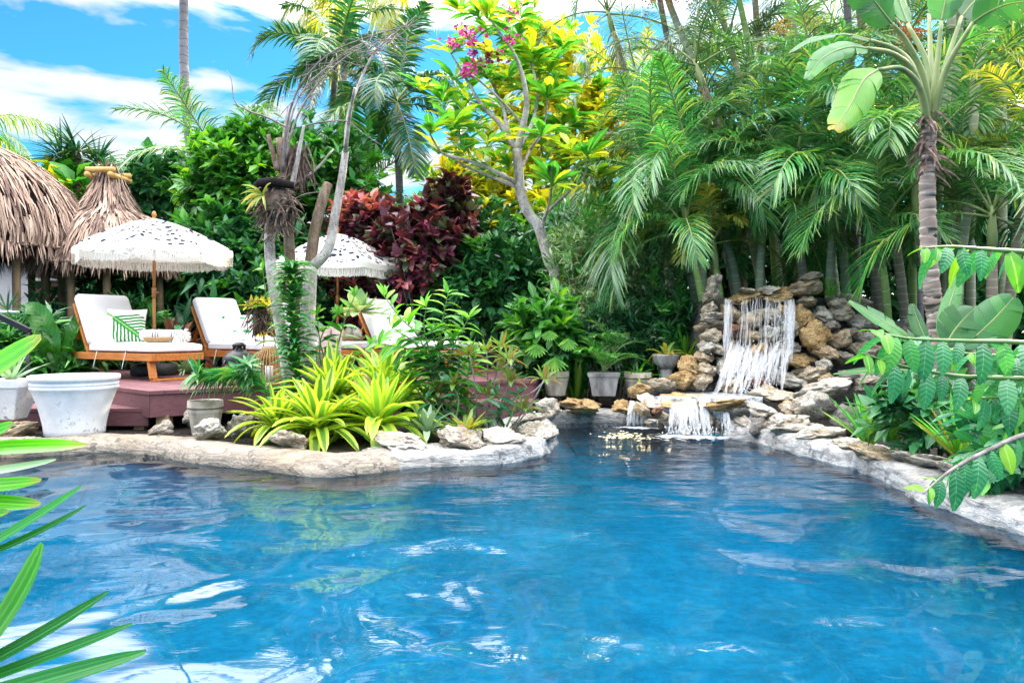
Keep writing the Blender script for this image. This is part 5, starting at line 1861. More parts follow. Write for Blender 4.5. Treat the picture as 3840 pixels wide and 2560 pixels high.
# label, path, bark, fronds, number, size, fruit, dry fronds
AR = [
    ("slim areca palm leaning left at the left edge of the grove against open sky", [(2555, 650, 13), (2470, 513, 13), (2350, 277, 13), (2300, 120, 13)], R_areca, FR_wisp, 9, .95, None, 1),
    ('ringed areca palm with hanging orange fruit near the top edge', [(2745, 560, 12), (2680, 424, 12), (2591, 214, 12), (2502, -10, 12), (2440, -250, 12)], R_areca, FR_wisp, 9, 1.0, (m_or, 1.35, .6), 0),
    ('slender grey palm trunk slanting through the middle of the grove', [(2860, 600, 13.2), (2725, 125, 13.2), (2640, -220, 13.2)], R_areca, FR_wisp, 8, .95, None, 0),
    ('tall green areca cane rising through the centre of the grove to the top edge', [(2885, 700, 11.6), (2859, 446, 11.6), (2814, 200, 11.6), (2765, -40, 11.6), (2730, -260, 11.6)], R_arecag, FR_wisp, 9, .95, None, 0),
    ('areca palm with a pale green crownshaft in the middle of the grove', [(2862, 640, 11.9), (2837, 536, 11.9), (2787, 348, 11.9), (2755, 230, 11.9)], R_areca, FR_wisp, 7, .85, None, 0),
    ('pale ringed areca palm beside the yellow fruit cluster', [(3060, 470, 11), (3051, 424, 11), (2993, 200, 11), (2957, -10, 11), (2920, -260, 11)], R_areca, FR_wisp, 9, 1.0, (m_yf, 1.75, .6), 0),
    ('short leaning palm trunk in front of the yellow sunlit leaves', [(2530, 600, 12.6), (2502, 487, 12.6), (2425, 340, 12.6)], R_areca, FR_wisp, 6, .75, None, 1),
    ('grey ringed palm trunk behind the torn paddle leaf', [(3200, 480, 11.5), (3190, 250, 11.5), (3175, -20, 11.5), (3165, -260, 11.5)], R_coco, FR_wisp, 9, 1.0, None, 0),
    ('brownish palm trunk just right of the grey one behind the torn paddle leaf', [(3265, 420, 11.8), (3257, 245, 11.8), (3225, 60, 11.8), (3190, -250, 11.8)], R_arecab, FR_wisp, 9, 1.0, None, 0),
    ('pale ringed palm trunk right behind the fan of paddle leaves', [(3520, 700, 9.5), (3543, 446, 9.5), (3570, 45, 9.5), (3585, -300, 9.5)], R_areca, FR_wisp, 8, 1.0, None, 0),
    ('second pale palm trunk close behind the fan of paddle leaves, partly hidden', [(3560, 700, 10.2), (3575, 446, 10.2), (3600, 45, 10.2), (3615, -300, 10.2)], R_areca, FR_wisp, 7, .9, None, 0),
    ('thick grey ringed palm trunk leaning right near the right edge', [(3610, 900, 8.8), (3641, 696, 8.8), (3659, 312, 8.8), (3721, 67, 8.8), (3780, -250, 8.8)], R_areca, FR_wisp, 8, .95, None, 0),
    ('thin green cane standing left of the paddle-leaf trunk', [(3418, 600, 9.8), (3416, 450, 9.8), (3410, 240, 9.8)], R_arecag, FR_wisp, 6, .7, (m_or, -.05, .4), 0),
    ('brown ringed areca palm bending left above the rock waterfall', [(2790, 720, 11.2), (2738, 560, 11.2), (2680, 440, 11.2), (2640, 330, 11.2)], R_arecab, FR_wisp, 7, .85, None, 1),
    ('twin slim grey trunk left of the orange fruit', [(2640, 560, 12.9), (2560, 330, 12.9), (2500, 130, 12.9), (2450, -150, 12.9)], R_coco, FR_wisp, 8, .95, None, 0),
    ('dark slim palm trunk between the green cane and the pale trunk', [(2940, 620, 12.4), (2880, 350, 12.4), (2840, 100, 12.4), (2820, -200, 12.4)], R_arecab, FR_wisp, 8, .95, None, 0),
    ('slanting brown palm trunk low in the shade right of the waterfall top', [(3163, 960, 10.2), (3140, 740, 10.2), (3107, 605, 10.2), (3080, 480, 10.2)], R_areca, FR_areca, 8, .9, None, 0),
    ('short areca palm with arching fronds in the shade left of the paddle-leaf trunk', [(3283, 1048, 9.9), (3225, 780, 9.9), (3205, 660, 9.9)], R_arecab, FR_low, 10, .95, None, 1),
    ('dark areca palm behind the paddle-leaf trunk with a huge comb-like frond', [(3384, 1103, 9.2), (3345, 830, 9.2), (3335, 760, 9.2)], R_arecab, FR_areca, 10, 1.0, None, 0),
    ('areca palm with yellow striped fronds at the right edge', [(3800, 1000, 8.4), (3840, 760, 8.4), (3860, 650, 8.4)], R_arecab, FR_arecay, 9, .8, None, 0),
    ('areca palm with fronds sweeping down to the left side of the waterfall', [(2600, 1080, 10.4), (2560, 940, 10.4), (2530, 840, 10.4)], R_areca, FR_low, 11, 1.0, None, 0),
    ('areca palm whose bright fronds hang over the top of the waterfall', [(2760, 1060, 10.2), (2730, 930, 10.2), (2715, 850, 10.2)], R_areca, FR_low, 11, .95, None, 0),
    ('areca palm with pale fronds fanned out over the right shoulder of the waterfall', [(3010, 1040, 9.8), (2995, 920, 9.8), (2990, 850, 9.8)], R_arecab, FR_low, 11, .92, None, 0),
    ('areca palm with blue green fronds between the two grey trunks on the right', [(3570, 1100, 8.9), (3570, 950, 8.9), (3575, 840, 8.9)], R_areca, FR_areca, 10, .9, None, 0),
    ('small yellow green areca palm on top of the rock waterfall', [(2700, 1120, 9.6), (2690, 1060, 9.6), (2685, 1010, 9.6)], R_arecag, FR_arecay, 8, .55, None, 0),
    ('sunlit yellow green areca palm behind the plumeria branches', [(2370, 800, 15), (2380, 640, 15), (2385, 520, 15)], R_areca, FR_arecay, 10, 1.1, None, 1),
    ('low areca palm beside the plumeria trunk with fronds over the grey shrub', [(2500, 980, 12.0), (2480, 850, 12.0), (2465, 770, 12.0)], R_areca, FR_areca, 10, .95, None, 0),
    ('tall dark areca palm behind the paddle leaves at the top right', [(3420, 600, 12), (3400, 350, 12), (3400, 200, 12)], R_coco, FR_wisp, 10, 1.1, None, 0),
    ('low areca palm left of the waterfall, its fronds over the pedestal bowl', [(2640, 1180, 9.5), (2620, 1060, 9.5), (2600, 970, 9.5)], R_arecag, FR_low, 11, .75, None, 0),
    ('low areca palm whose fronds arch over the spire rock of the waterfall', [(2640, 1150, 9.9), (2630, 950, 9.9), (2625, 800, 9.9)], R_areca, FR_low, 10, .85, None, 0),
    ('bright areca palm directly behind the top ledge of the waterfall', [(2850, 1130, 9.7), (2850, 1010, 9.7), (2855, 920, 9.7)], R_areca, FR_low, 11, .78, None, 0),
    ('areca palm with drooping fronds above the right boulders of the waterfall', [(3110, 1140, 9.5), (3115, 1000, 9.5), (3120, 900, 9.5)], R_areca, FR_low, 10, .78, None, 0),
    ('areca palm in the second row between the waterfall and the torn leaf', [(3010, 900, 10.8), (2995, 760, 10.8), (2990, 670, 10.8)], R_arecab, FR_areca, 10, .95, None, 1),
    ('areca palm in the second row behind the left end of the waterfall', [(2620, 860, 11.6), (2600, 720, 11.6), (2590, 650, 11.6)], R_areca, FR_areca, 10, .95, None, 1),
    ('areca palm behind the waterfall with fronds crossing the tall green cane', [(2840, 950, 10.9), (2810, 830, 10.9), (2800, 750, 10.9)], R_areca, FR_areca, 10, .95, None, 0),
    ('dusky areca palm crowded behind the shaggy paddle-leaf trunk', [(3480, 1050, 8.6), (3450, 900, 8.6), (3440, 800, 8.6)], R_areca, FR_areca, 10, .85, None, 0),
    ('areca palm low behind the paddle clump at the right edge', [(3720, 1180, 8.0), (3720, 1020, 8.0), (3720, 930, 8.0)], R_arecab, FR_low, 10, .75, None, 0),
    ('low areca palm in the dark gap right of the waterfall wall', [(3330, 1220, 8.9), (3320, 1080, 8.9), (3310, 1000, 8.9)], R_arecag, FR_areca, 10, .75, None, 0),
    ('shaded areca palm in the second row behind the grey leaning trunk', [(3640, 900, 10.2), (3640, 740, 10.2), (3640, 660, 10.2)], R_areca, FR_areca, 10, .95, None, 0),
    ('tall shaded areca palm behind the torn paddle leaf', [(3290, 760, 11.2), (3285, 580, 11.2), (3280, 500, 11.2)], R_areca, FR_areca, 9, .95, None, 0),
    ('shaded areca palm high at the right edge behind the yellow striped fronds', [(3760, 600, 11), (3760, 420, 11), (3760, 320, 11)], R_areca, FR_areca, 9, 1.0, None, 0),
    ('dense dark areca palm in the back row behind the leaning ringed trunk', [(2660, 700, 13.6), (2650, 520, 13.6), (2645, 420, 13.6)], R_arecab, FR_areca, 10, 1.1, None, 0),
    ('dense dark areca palm in the back row behind the yellow fruit cluster', [(2960, 700, 13.4), (2950, 500, 13.4), (2945, 400, 13.4)], R_arecab, FR_areca, 10, 1.1, None, 0),
    ('dense dark areca palm in the back row behind the torn paddle leaf', [(3200, 700, 13.2), (3190, 470, 13.2), (3185, 370, 13.2)], R_arecab, FR_areca, 10, 1.1, None, 0),
    ('dense dark areca palm in the back row right of the paddle leaf fan', [(3600, 700, 12.6), (3600, 440, 12.6), (3600, 330, 12.6)], R_arecab, FR_areca, 10, 1.1, None, 0),
    ('dense dark areca palm in the back row in the gap left of the green cane', [(2790, 700, 13.0), (2790, 560, 13.0), (2790, 480, 13.0)], R_arecab, FR_areca, 10, 1.05, None, 0),
]
for lab, pts, bark, frs, nf, sc, fr, dd in AR:
    palm('areca_palm', lab, pxpath(pts), .054 if bark is not R_arecag else .046, bark, frs, nf, gv, sc, shaft=.45, dead=dd, fruit=fr)

# ------------------------------------------------------------------ bushes and trees
T_ell = leaf_tpl(3, .45, .14, .22, 'ellip')
T_ell2 = leaf_tpl(2, .5, .14, .2, 'ellip')
T_lan = leaf_tpl(3, .26, .14, .3, 'lance')
T_spat = leaf_tpl(3, .34, .12, .2, 'spat')
T_heart = leaf_tpl(3, .72, .12, .2, 'heart')


def bush(name, label, c, r, mat, tpl, n, per, size, cat='shrub', group=None, stems=5, spread=1.0, mix=None, foot=None, bark=None, sr=.02, lumps=6, lo=.5, zmin=-.85):
    c = Vector(c)
    base = Vector((c.x, c.y, .09)) if foot is None else Vector(foot)
    t = thing(name, label, cat, base, 0, group)
    C, O = ellipsoid_pts(c, r, n, lo, zmin, lumps)
    g = Geo()
    whorls(g, tpl, C, O, per, size, spread)
    part('foliage', g, mat, t)
    if mix:
        m2, frac, sel = mix
        k = max(1, int(n * frac))
        C2, O2 = ellipsoid_pts(c, [x * 1.03 for x in r], k, .85, zmin, lumps)
        if sel is not None:
            keep = np.array([sel(p) for p in C2])
            C2, O2 = C2[keep], O2[keep]
        if len(C2):
            g = Geo(); whorls(g, tpl, C2, O2, per, size, spread); part('tinted_foliage', g, m2, t)
    bk = bark or B_twig
    idx = rng.choice(len(C), min(stems, len(C)), replace=False)
    for i in idx:
        e = Vector(C[i]); mid = base.lerp(e, .5) + Vector((random.gauss(0, .12), random.gauss(0, .08), .15))
        g = Geo(); P = bez(base + Vector((random.gauss(0, .06), random.gauss(0, .06), 0)), mid, e, 8)
        g.tube(P, [sr * (1 - .75 * j / 7) for j in range(8)], 6)
        part('stem', g, bk, t)
    return t


# bright green tree behind the loungers
bush('leafy_tree', 'bright green glossy leafy tree between the tall bare trunk and the pale trunks', W(930, 690, 13), (1.15, .9, .95), L_mid, T_ell2, 420, 9, .21, 'tree', stems=7, mix=(L_bright, .3, None), sr=.035)
bush('leafy_tree', 'deep green glossy shrub tree rising behind the second lounger', W(860, 980, 12.4), (1.1, .7, .95), L_dark, T_ell2, 420, 9, .20, 'tree', stems=6, mix=(L_mid, .35, None))
bush('leafy_tree', 'mid green tree with large whorled leaves behind the pale tree trunks', W(1230, 720, 13.4), (1.1, .8, 1.1), L_mid, T_ell2, 340, 9, .22, 'tree', stems=6, mix=(L_dark, .5, None))
bush('shrub', 'dark glossy shrub below the bright tree beside the thatched hut', W(690, 1060, 12.6), (.8, .6, .85), L_dark, T_ell2, 220, 9, .22, mix=(L_mid, .3, None))
bush('shrub', 'dark shrub behind the hanging basket and the second lounger', W(1010, 1130, 11.8), (.85, .5, .75), L_dark, T_ell2, 240, 9, .2, mix=(L_mid, .25, None))
bush('breadfruit_tree', 'tree with big lobed green leaves behind the left thatched hut', W(255, 755, 14.5), (.85, .7, .62), L_mid, leaf_tpl(3, .62, .15, .25, 'spat'), 100, 7, .42, 'tree', mix=(L_yel, .12, None), sr=.03)
bush('fishtail_palm', 'dark fishtail palm foliage behind the flared thatch hut', W(590, 700, 14), (.95, .8, .60), L_dark, leaf_tpl(2, .6, .1, .15, 'spat'), 200, 9, .26, 'palm tree', sr=.03)
bush('shrub', 'thin leafy bush under the fishtail palm against the pale sky', W(600, 830, 13.9), (.6, .5, .45), L_dark, leaf_tpl(2, .6, .1, .15, 'spat'), 80, 7, .2)
# spiky pandanus crown
c = W(290, 572, 14.5)
t = thing('spiky_dracaena', 'spiky dark dracaena crown against the sky behind the left hut', 'dracaena', (c.x, c.y, .09))
g = Geo()
for hd, dx in ((c, 0), (c + Vector((.28, .2, -.18)), 0), (c + Vector((-.25, -.1, -.12)), 0)):
    for k in range(70):
        d = Vector((random.gauss(0, 1), random.gauss(0, 1), random.uniform(-.25, 1.1))).normalized()
        P = arc(hd + d * .06, d, random.uniform(.5, .78), random.uniform(.3, .9), 6)
        g.ribbon(P, [.03, .045, .045, .036, .02, .003], up=(0, 0, 1), fold=.25)
part('leaf_crown', g, L_pand, t)
g = Geo(); g.tube([(c.x, c.y, .09), (c.x + .05, c.y, 2), tuple(c)], [.1, .08, .06], 9); part('trunk', g, B_brown, t)

# copperleaf
bush('copperleaf_shrub', 'dark red copperleaf shrub with large leaves behind the second parasol', W(1590, 960, 11.6), (.85, .65, .85), L_copper, T_heart, 480, 8, .165, mix=(L_pink, .06, None), stems=6)
bush('copperleaf_shrub', 'pink and maroon copperleaf shrub left of the dark red one, above the parasol', W(1390, 880, 12.4), (.62, .5, .62), L_copper, T_heart, 230, 8, .17, mix=(L_pink, .45, lambda p: True), stems=5)
bush('copperleaf_shrub', 'shaded maroon copperleaf shrub with a few pink leaves below the second parasol', W(1370, 1110, 12.2), (.75, .5, .55), L_copper, T_heart, 260, 8, .165, mix=(L_pink, .16, None), stems=5)
bush('copperleaf_shrub', 'spire of dark red copperleaf rising at the right of its shrub', W(1690, 830, 11.9), (.42, .4, .75), L_copper, T_heart, 110, 8, .19, mix=(L_pink, .10, lambda p: p[2] > 2.4), stems=4)
# shrubs of the middle, right of the copperleaf
bush('shrub', 'dark green shrub right of the copperleaf behind the plumeria trunk', W(1860, 1090, 11.4), (.85, .6, .85), L_dark, T_ell2, 300, 9, .18, mix=(L_mid, .3, None))
bush('shrub', 'dark hanging shrub with a few yellow leaves above the grey sling chairs', W(1780, 930, 12.4), (.8, .6, .8), L_dark, T_ell2, 240, 9, .18, mix=(L_yel, .08, None))
bush('firebush', 'grey green fine leaved bush with tiny red flowers in front of the plumeria trunk', W(2210, 1010, 10.2), (.62, .5, .78), L_grey, T_lan, 330, 10, .125, mix=(L_mid, .35, None), stems=7)
bush('firebush', 'silvery fine leaved bush right of the red flowered one beside the palm fronds', W(2400, 1050, 10.3), (.58, .5, .80), L_grey, T_lan, 320, 10, .12, mix=(L_dark, .3, None), stems=7)
bush('firebush', 'low grey green bush behind the row of pots', W(2330, 1270, 9.7), (.85, .4, .40), L_dark, T_lan, 300, 10, .13, mix=(L_grey, .4, None), stems=6)
g = Geo()
C, O = ellipsoid_pts(W(2230, 1020, 10.1), (.62, .5, .75), 60, .9)
whorls(g, leaf_tpl(2, .3, .1, .1), C, O, 5, .035, .5)
solo('red_flowers', g, plain('red_petal', (.62, .05, .03), .5, .2, 0, 30, .1, .1, .001), 'scattered tiny red flowers on the grey green bush', 'flowers', 'stuff', base=tuple(W(2230, 1020, 10.1)))
bush('shrub', 'green broad leaved shrub in front of the grey sling chairs', W(2030, 1240, 9.2), (.38, .3, .42), L_mid, leaf_tpl(3, .42, .14, .25, 'spat'), 70, 8, .24, mix=(L_bright, .2, None))
bush('shrub', 'leafy shade shrub beside the brown round pot', W(2080, 1340, 9.3), (.45, .3, .45), L_dark, T_ell2, 140, 8, .14, mix=(L_mid, .4, None))
bush('shrub', 'dark shrub in the corner behind the pedestal bowl', W(2520, 1270, 9.7), (.5, .4, .65), L_dark, T_lan, 170, 9, .20, mix=(L_mid, .4, None))
bush('shrub', 'dark fine shrub at the back of the deck left of the sling chairs', W(1560, 1200, 12.6), (.9, .5, .6), L_dark, T_ell2, 220, 9, .16)
bush('shrub', 'green trailing shrub behind the first lounger under the flared hut', W(470, 1250, 11.2), (.6, .4, .42), L_dark, T_lan, 150, 9, .30, mix=(L_mid, .3, None))
bush('shrub', 'dark leafy undergrowth behind the nest fern by the house wall', W(130, 1330, 9.6), (.75, .45, .45), L_dark, T_lan, 170, 9, .26, mix=(L_mid, .3, None))

# sunlit trees far behind
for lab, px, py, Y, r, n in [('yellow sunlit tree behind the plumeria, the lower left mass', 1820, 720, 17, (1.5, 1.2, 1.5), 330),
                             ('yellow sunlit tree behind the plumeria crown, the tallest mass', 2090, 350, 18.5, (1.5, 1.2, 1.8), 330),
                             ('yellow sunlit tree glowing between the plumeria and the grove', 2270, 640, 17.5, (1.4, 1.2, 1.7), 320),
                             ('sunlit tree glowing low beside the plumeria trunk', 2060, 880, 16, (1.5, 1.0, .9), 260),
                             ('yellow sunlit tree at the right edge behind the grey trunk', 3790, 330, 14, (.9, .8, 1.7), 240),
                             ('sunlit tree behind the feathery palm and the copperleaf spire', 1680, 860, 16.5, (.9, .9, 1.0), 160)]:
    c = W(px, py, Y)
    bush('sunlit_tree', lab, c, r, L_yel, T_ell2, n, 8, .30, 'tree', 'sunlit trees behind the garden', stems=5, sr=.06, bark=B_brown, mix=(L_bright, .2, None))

# undergrowth that closes the view
g = Geo()
n = 10500
x = rng.uniform(-7.5, 13, n)
y = 15.0 + rng.normal(0, .9, n) + np.abs(x - 2) * -.12
zmax = np.where(x < -4.4, 1.9, np.where(x < .8, 2.6, np.where(x < 2.6, 3.2, 4.8)))
z = .1 + rng.uniform(0, 1, n) ** .9 * zmax
C = np.stack([x, y, z], 1)
whorls(g, T_lan, C, np.stack([rng.normal(0, .6, n), -np.ones(n) * .8, rng.normal(.4, .4, n)], 1), 7, .42, 1.2)
solo('undergrowth', g, L_dark, 'dense dark green undergrowth closing off the garden behind the palms', 'undergrowth', 'stuff', base=(2, 15, 0))
# ------------------------------------------------------------------ plumeria
YP = 10.6
pl = thing('plumeria_tree', 'plumeria tree with pale branching trunk, leaf rosettes and pink flowers', 'tree', (W(2100, 1240, YP).x, YP, .09))
def branch(pts, r0, r1, Y, t, bark, name='branch', jy=0, seg=8):
    P = smooth_path([W(x, y, Y + jy * i / max(1, len(pts) - 1)) for i, (x, y) in enumerate(pts)], 5)
    n = len(P); g = Geo(); g.tube(P, [r0 + (r1 - r0) * i / (n - 1) for i in range(n)], seg)
    return part(name, g, bark, t)
branch([(2110, 1480), (2085, 1060), (2060, 980), (2020, 850), (1985, 805), (1952, 720), (1945, 640), (1938, 560)], .085, .065, YP, pl, B_grey, 'trunk', seg=12)
for pts, r0, jy in [([(1938, 565), (1962, 470), (1975, 380), (1955, 270), (1915, 180), (1835, 70)], .055, -.5), ([(1935, 560), (1880, 470), (1810, 400), (1750, 300), (1690, 200)], .045, .4), ([(1945, 690), (1850, 640), (1750, 600), (1660, 575), (1610, 500)], .035, -.4),
                    ([(1948, 705), (1850, 665), (1740, 620), (1650, 560)], .03, .6), ([(2030, 870), (2050, 800), (2110, 740), (2190, 660), (2200, 590)], .03, -.7), ([(1938, 570), (2000, 450), (2012, 320), (1955, 120)], .035, .6), ([(1905, 500), (1885, 400), (1840, 300), (1800, 200)], .03, .9),
                    ([(1945, 650), (1990, 560), (2040, 480), (2060, 270)], .028, 1.0), ([(1962, 470), (1900, 400), (1840, 340), (1770, 280)], .022, -.6), ([(2190, 660), (2160, 620), (2140, 570)], .02, -.3), ([(1990, 560), (2010, 530), (2030, 500)], .018, -.8), ([(2030, 850), (2060, 760), (2070, 690)], .02, -1.0)]:
    branch(pts, r0, .012, YP, pl, B_grey, jy=jy)
tips = [(1835, 60, -.5), (1950, 70, .2), (1690, 190, .4), (1765, 150, .2), (1945, 140, .6), (1840, 210, -.3), (2060, 260, 1), (1612, 490, -.4), (1700, 470, -.2), (1735, 560, .0), (1645, 565, .3), (2030, 500, -.8), (2140, 565, -.5), (2205, 590, -.7), (2072, 685, -1), (1830, 540, -.2), (1775, 480, .5), (1905, 620, .3), (1800, 290, .7), (1905, 290, .2), (1705, 290, .4), (1985, 200, .8), (1880, 100, .9), (1580, 330, .5), (1980, 330, .5), (2090, 360, 1.1), (1760, 380, .6), (1660, 380, .7), (1880, 400, 1.2), (2110, 480, 1.0), (1840, 640, .8), (2240, 660, -.4)]
tips += [(random.randint(1640, 2160), random.randint(40, 560), random.uniform(.2, 1.4)) for _ in range(26)]
g = Geo()
C = np.array([tuple(W(x, y, YP + j)) for x, y, j in tips])
O = unit(np.stack([rng.normal(0, .3, len(C)), rng.normal(-.3, .3, len(C)), np.ones(len(C))], 1))
whorls(g, leaf_tpl(4, .32, .12, .28, 'spat'), C, O, 20, .38, 1.9, .06, 1.2, jit=.12)
part('foliage', g, L_plum, pl)
g = Geo()
for px, py, n in [(1770, 152, 46), (1752, 272, 22), (1835, 212, 16), (1915, 140, 14), (1692, 172, 16), (1740, 120, 12), (1925, 45, 10), (1785, 210, 10), (1870, 220, 10), (1770, 255, 14)]:
    q = W(px, py, YP - .45)
    pos = np.array(tuple(q)) + rng.normal(0, .055 if n < 30 else .08, (n, 3))
    scatter(g, leaf_tpl(2, .8, .1, .2), np.repeat(pos, 3, 0), rng.normal(0, 1, (n * 3, 3)) + [0, -.4, .2], rng.normal(0, .5, (n * 3, 3)) + [0, -1, .2], rng.uniform(.03, .06, n * 3))
part('blossom', g, plain('pink_petal', (.72, .06, .33), .5, .2, 0, 30, .1, .1, .001), pl)

# ------------------------------------------------------------------ pale bare tree of the planted point
YT = 7.6
bt = thing('bare_tree', 'bare pale tree with three trunks and long thin twigs on the planted point', 'tree', (W(1110, 1240, YT).x, YT, .1))
branch([(1085, 1440), (1062, 1290), (1040, 1150), (1016, 1000), (1012, 860), (1040, 780)], .062, .05, YT - .1, bt, B_grey, 'trunk', seg=12)
branch([(1135, 1440), (1118, 1250), (1096, 1100), (1086, 950), (1080, 830), (1062, 640), (1050, 520)], .066, .045, YT + .05, bt, B_brown, 'trunk', seg=12)
branch([(1160, 1440), (1152, 1280), (1158, 1120), (1166, 1000)], .085, .07, YT, bt, B_grey, 'trunk', seg=12)
for pts, r0, r1, bk in [([(1160, 1020), (1180, 870), (1212, 740), (1230, 690)], .062, .05, B_brown), ([(1172, 1000), (1232, 930), (1258, 800), (1280, 680), (1296, 570)], .058, .035, B_grey), ([(1296, 570), (1305, 440), (1340, 330), (1400, 205), (1470, 130)], .024, .008, B_grey), ([(1296, 560), (1312, 430), (1330, 330)], .022, .012, B_grey),
                        ([(1060, 640), (1070, 520), (1092, 400), (1140, 300), (1240, 200), (1380, 140), (1500, 105)], .017, .004, B_twig), ([(1062, 620), (1085, 470), (1130, 350), (1230, 250), (1350, 170)], .015, .004, B_twig), ([(1070, 600), (1105, 460), (1180, 330), (1290, 220), (1420, 150), (1530, 95)], .013, .003, B_twig),
                        ([(1058, 560), (1068, 470), (1080, 400)], .014, .007, B_twig), ([(1080, 700), (1180, 640), (1250, 560)], .02, .008, B_twig), ([(1040, 640), (1020, 560), (1005, 505)], .03, .02, B_brown), ([(1095, 700), (1115, 600), (1130, 520), (1140, 470)], .03, .012, B_grey),
                        ([(1080, 480), (1000, 440), (930, 415), (880, 380), (868, 300), (850, 265)], .012, .003, B_twig), ([(1110, 480), (1200, 460), (1300, 455), (1360, 500), (1430, 545)], .010, .003, B_twig), ([(1380, 215), (1440, 160), (1500, 110), (1560, 60)], .010, .003, B_twig), ([(1240, 205), (1300, 190), (1400, 200), (1520, 215)], .008, .003, B_twig),
                        ([(960, 850), (1000, 800), (1060, 770), (1140, 730), (1200, 720)], .010, .004, B_twig)]:
    branch(pts, r0, r1, YT, bt, bk, jy=random.uniform(-.4, .4))
tw = Geo()
for k in range(90):
    t0 = random.random()
    bx, by = 1100 + 430 * t0 ** 1.1, 380 - 260 * t0 ** .7
    p = W(bx + random.gauss(0, 25), by + random.gauss(0, 25), YT + random.uniform(-.4, .4))
    d = Vector((random.gauss(.4, .6), random.gauss(0, .4), random.gauss(.15, .6)))
    tw.tube(arc(p, d, random.uniform(.12, .5), random.uniform(-.3, 1.0), 6), [.005, .004, .004, .003, .002, .0012], 4)
part('twig', tw, B_twig, bt)['kind'] = 'stuff'
# epiphyte root ball tied in the fork
c = W(1040, 760, YT - .12)
rb = thing('root_ball', 'dark mossy root ball with black fibre matting tied in the fork of the bare tree', 'root ball', c)
g = Geo()
for k in range(230):
    d = Vector((random.gauss(0, 1), random.gauss(0, .8), random.gauss(-.15, .9))).normalized()
    p = c + Vector((d.x * .15, d.y * .12, d.z * .17 - .02))
    g.tube(arc(p, Vector((random.gauss(0, 1), random.gauss(0, 1), random.gauss(-.5, 1))), random.uniform(.08, .26), 1.2, 6), [random.uniform(.004, .012)] * 5 + [.002], 5)
g.lathe([(0, -.22), (.07, -.17), (.12, -.08), (.15, .04), (.12, .13), (0, .15)], tuple(c), 16)
for k in range(22):
    g.tube(arc(c + Vector((.03 + random.gauss(0, .05), -.05, -.2)), (random.gauss(0, .5), -.3, -1), random.uniform(.1, .28), -.6, 6), .007, 5)
part('root', g, B_root, rb)
g = Geo(); q = W(1022, 695, YT - .2)
g.tube([q + Vector((-.2, .03, -.02)), q + Vector((-.1, -.05, .01)), q + Vector((.05, -.07, .02)), q + Vector((.2, .02, 0))], [.03, .05, .05, .035], 12)
tuft(g, q, 120, .2, .08)
part('fibre_mat', g, m_black_fibre, rb)
g = Geo()
for k in range(16):
    g.ribbon(arc(W(985, 735, YT - .3), (random.gauss(-.6, .5), -.3, random.uniform(-.4, 1.2)), random.uniform(.14, .26), 1.5, 7), [.014, .022, .024, .022, .018, .012, .002], up=(0, -1, .3), fold=.25)
part('orchid_leaf', g, L_brom, rb)
dc = W(1118, 610, YT + .1)
g = Geo()
for k in range(190):
    p = dc + Vector((random.gauss(0, .05), random.gauss(0, .05), random.uniform(-.02, .18)))
    g.ribbon(arc(p, (random.gauss(0, .35), random.gauss(0, .35), -1), random.uniform(.15, .38), .3, 5), [.012, .018, .016, .010, .003], up=(random.gauss(0, 1), -1, 0), fold=.3)
solo('dry_leaf_bundle', g, B_root, 'bundle of dry brown hanging leaves against the upper bare trunk', 'dry leaves', base=tuple(dc))

# dracaena column climbing in front of the trunks
def leafy_column(t, path, n, L, w, mat, droop=.9, lift=.25, shape=(.35, .85, 1, .8, .45, .04), rad=.01):
    P = smooth_path(path, 8)
    g = Geo(); g.tube(P, rad, 6); part('stem', g, B_green, t)
    g = Geo()
    for k in range(n):
        s = k / n * (len(P) - 1.001); i = int(s)
        p = P[i].lerp(P[i + 1], s - i); ax = (P[i + 1] - P[i]).normalized()
        a = k * 2.4
        u = ax.orthogonal().normalized(); v = ax.cross(u)
        d = (u * math.cos(a) + v * math.sin(a)) + ax * lift * random.uniform(.5, 1.6)
        l = L * random.uniform(.75, 1.15)
        g.ribbon(arc(p, d, l, droop * random.uniform(.6, 1.3), 6), [w * f for f in shape], up=tuple(ax + Vector((0, -.2, .4))), fold=.18)
    part('foliage', g, mat, t)
YD = 7.15
t = thing('dracaena', 'upright column of dark green dracaena leaves in front of the bare tree trunks', 'dracaena', (W(1110, 0, YD).x, YD, .1))
leafy_column(t, [(W(1112, 0, YD).x, YD, .1), W(1108, 1380, YD), W(1100, 1250, YD), W(1093, 1100, YD), W(1096, 985, YD)], 330, .25, .056, L_song, 1.3, .55)
YD = 6.75
t = thing('dracaena', 'arching dracaena with yellow green leaves bending left over the small round pot', 'dracaena', (W(1030, 0, YD).x, YD, .1))
leafy_column(t, [(W(1030, 0, YD).x, YD, .1), W(1000, 1470, YD), W(960, 1430, YD), W(900, 1405, YD - .1), W(840, 1410, YD - .1), W(775, 1425, YD - .15), W(735, 1405, YD - .2)], 210, .20, .044, L_song, 1.2, .6)
leafy_column(t, [W(950, 1430, YD), W(930, 1390, YD - .1), W(925, 1360, YD - .15)], 50, .16, .036, L_song, .8, .7)

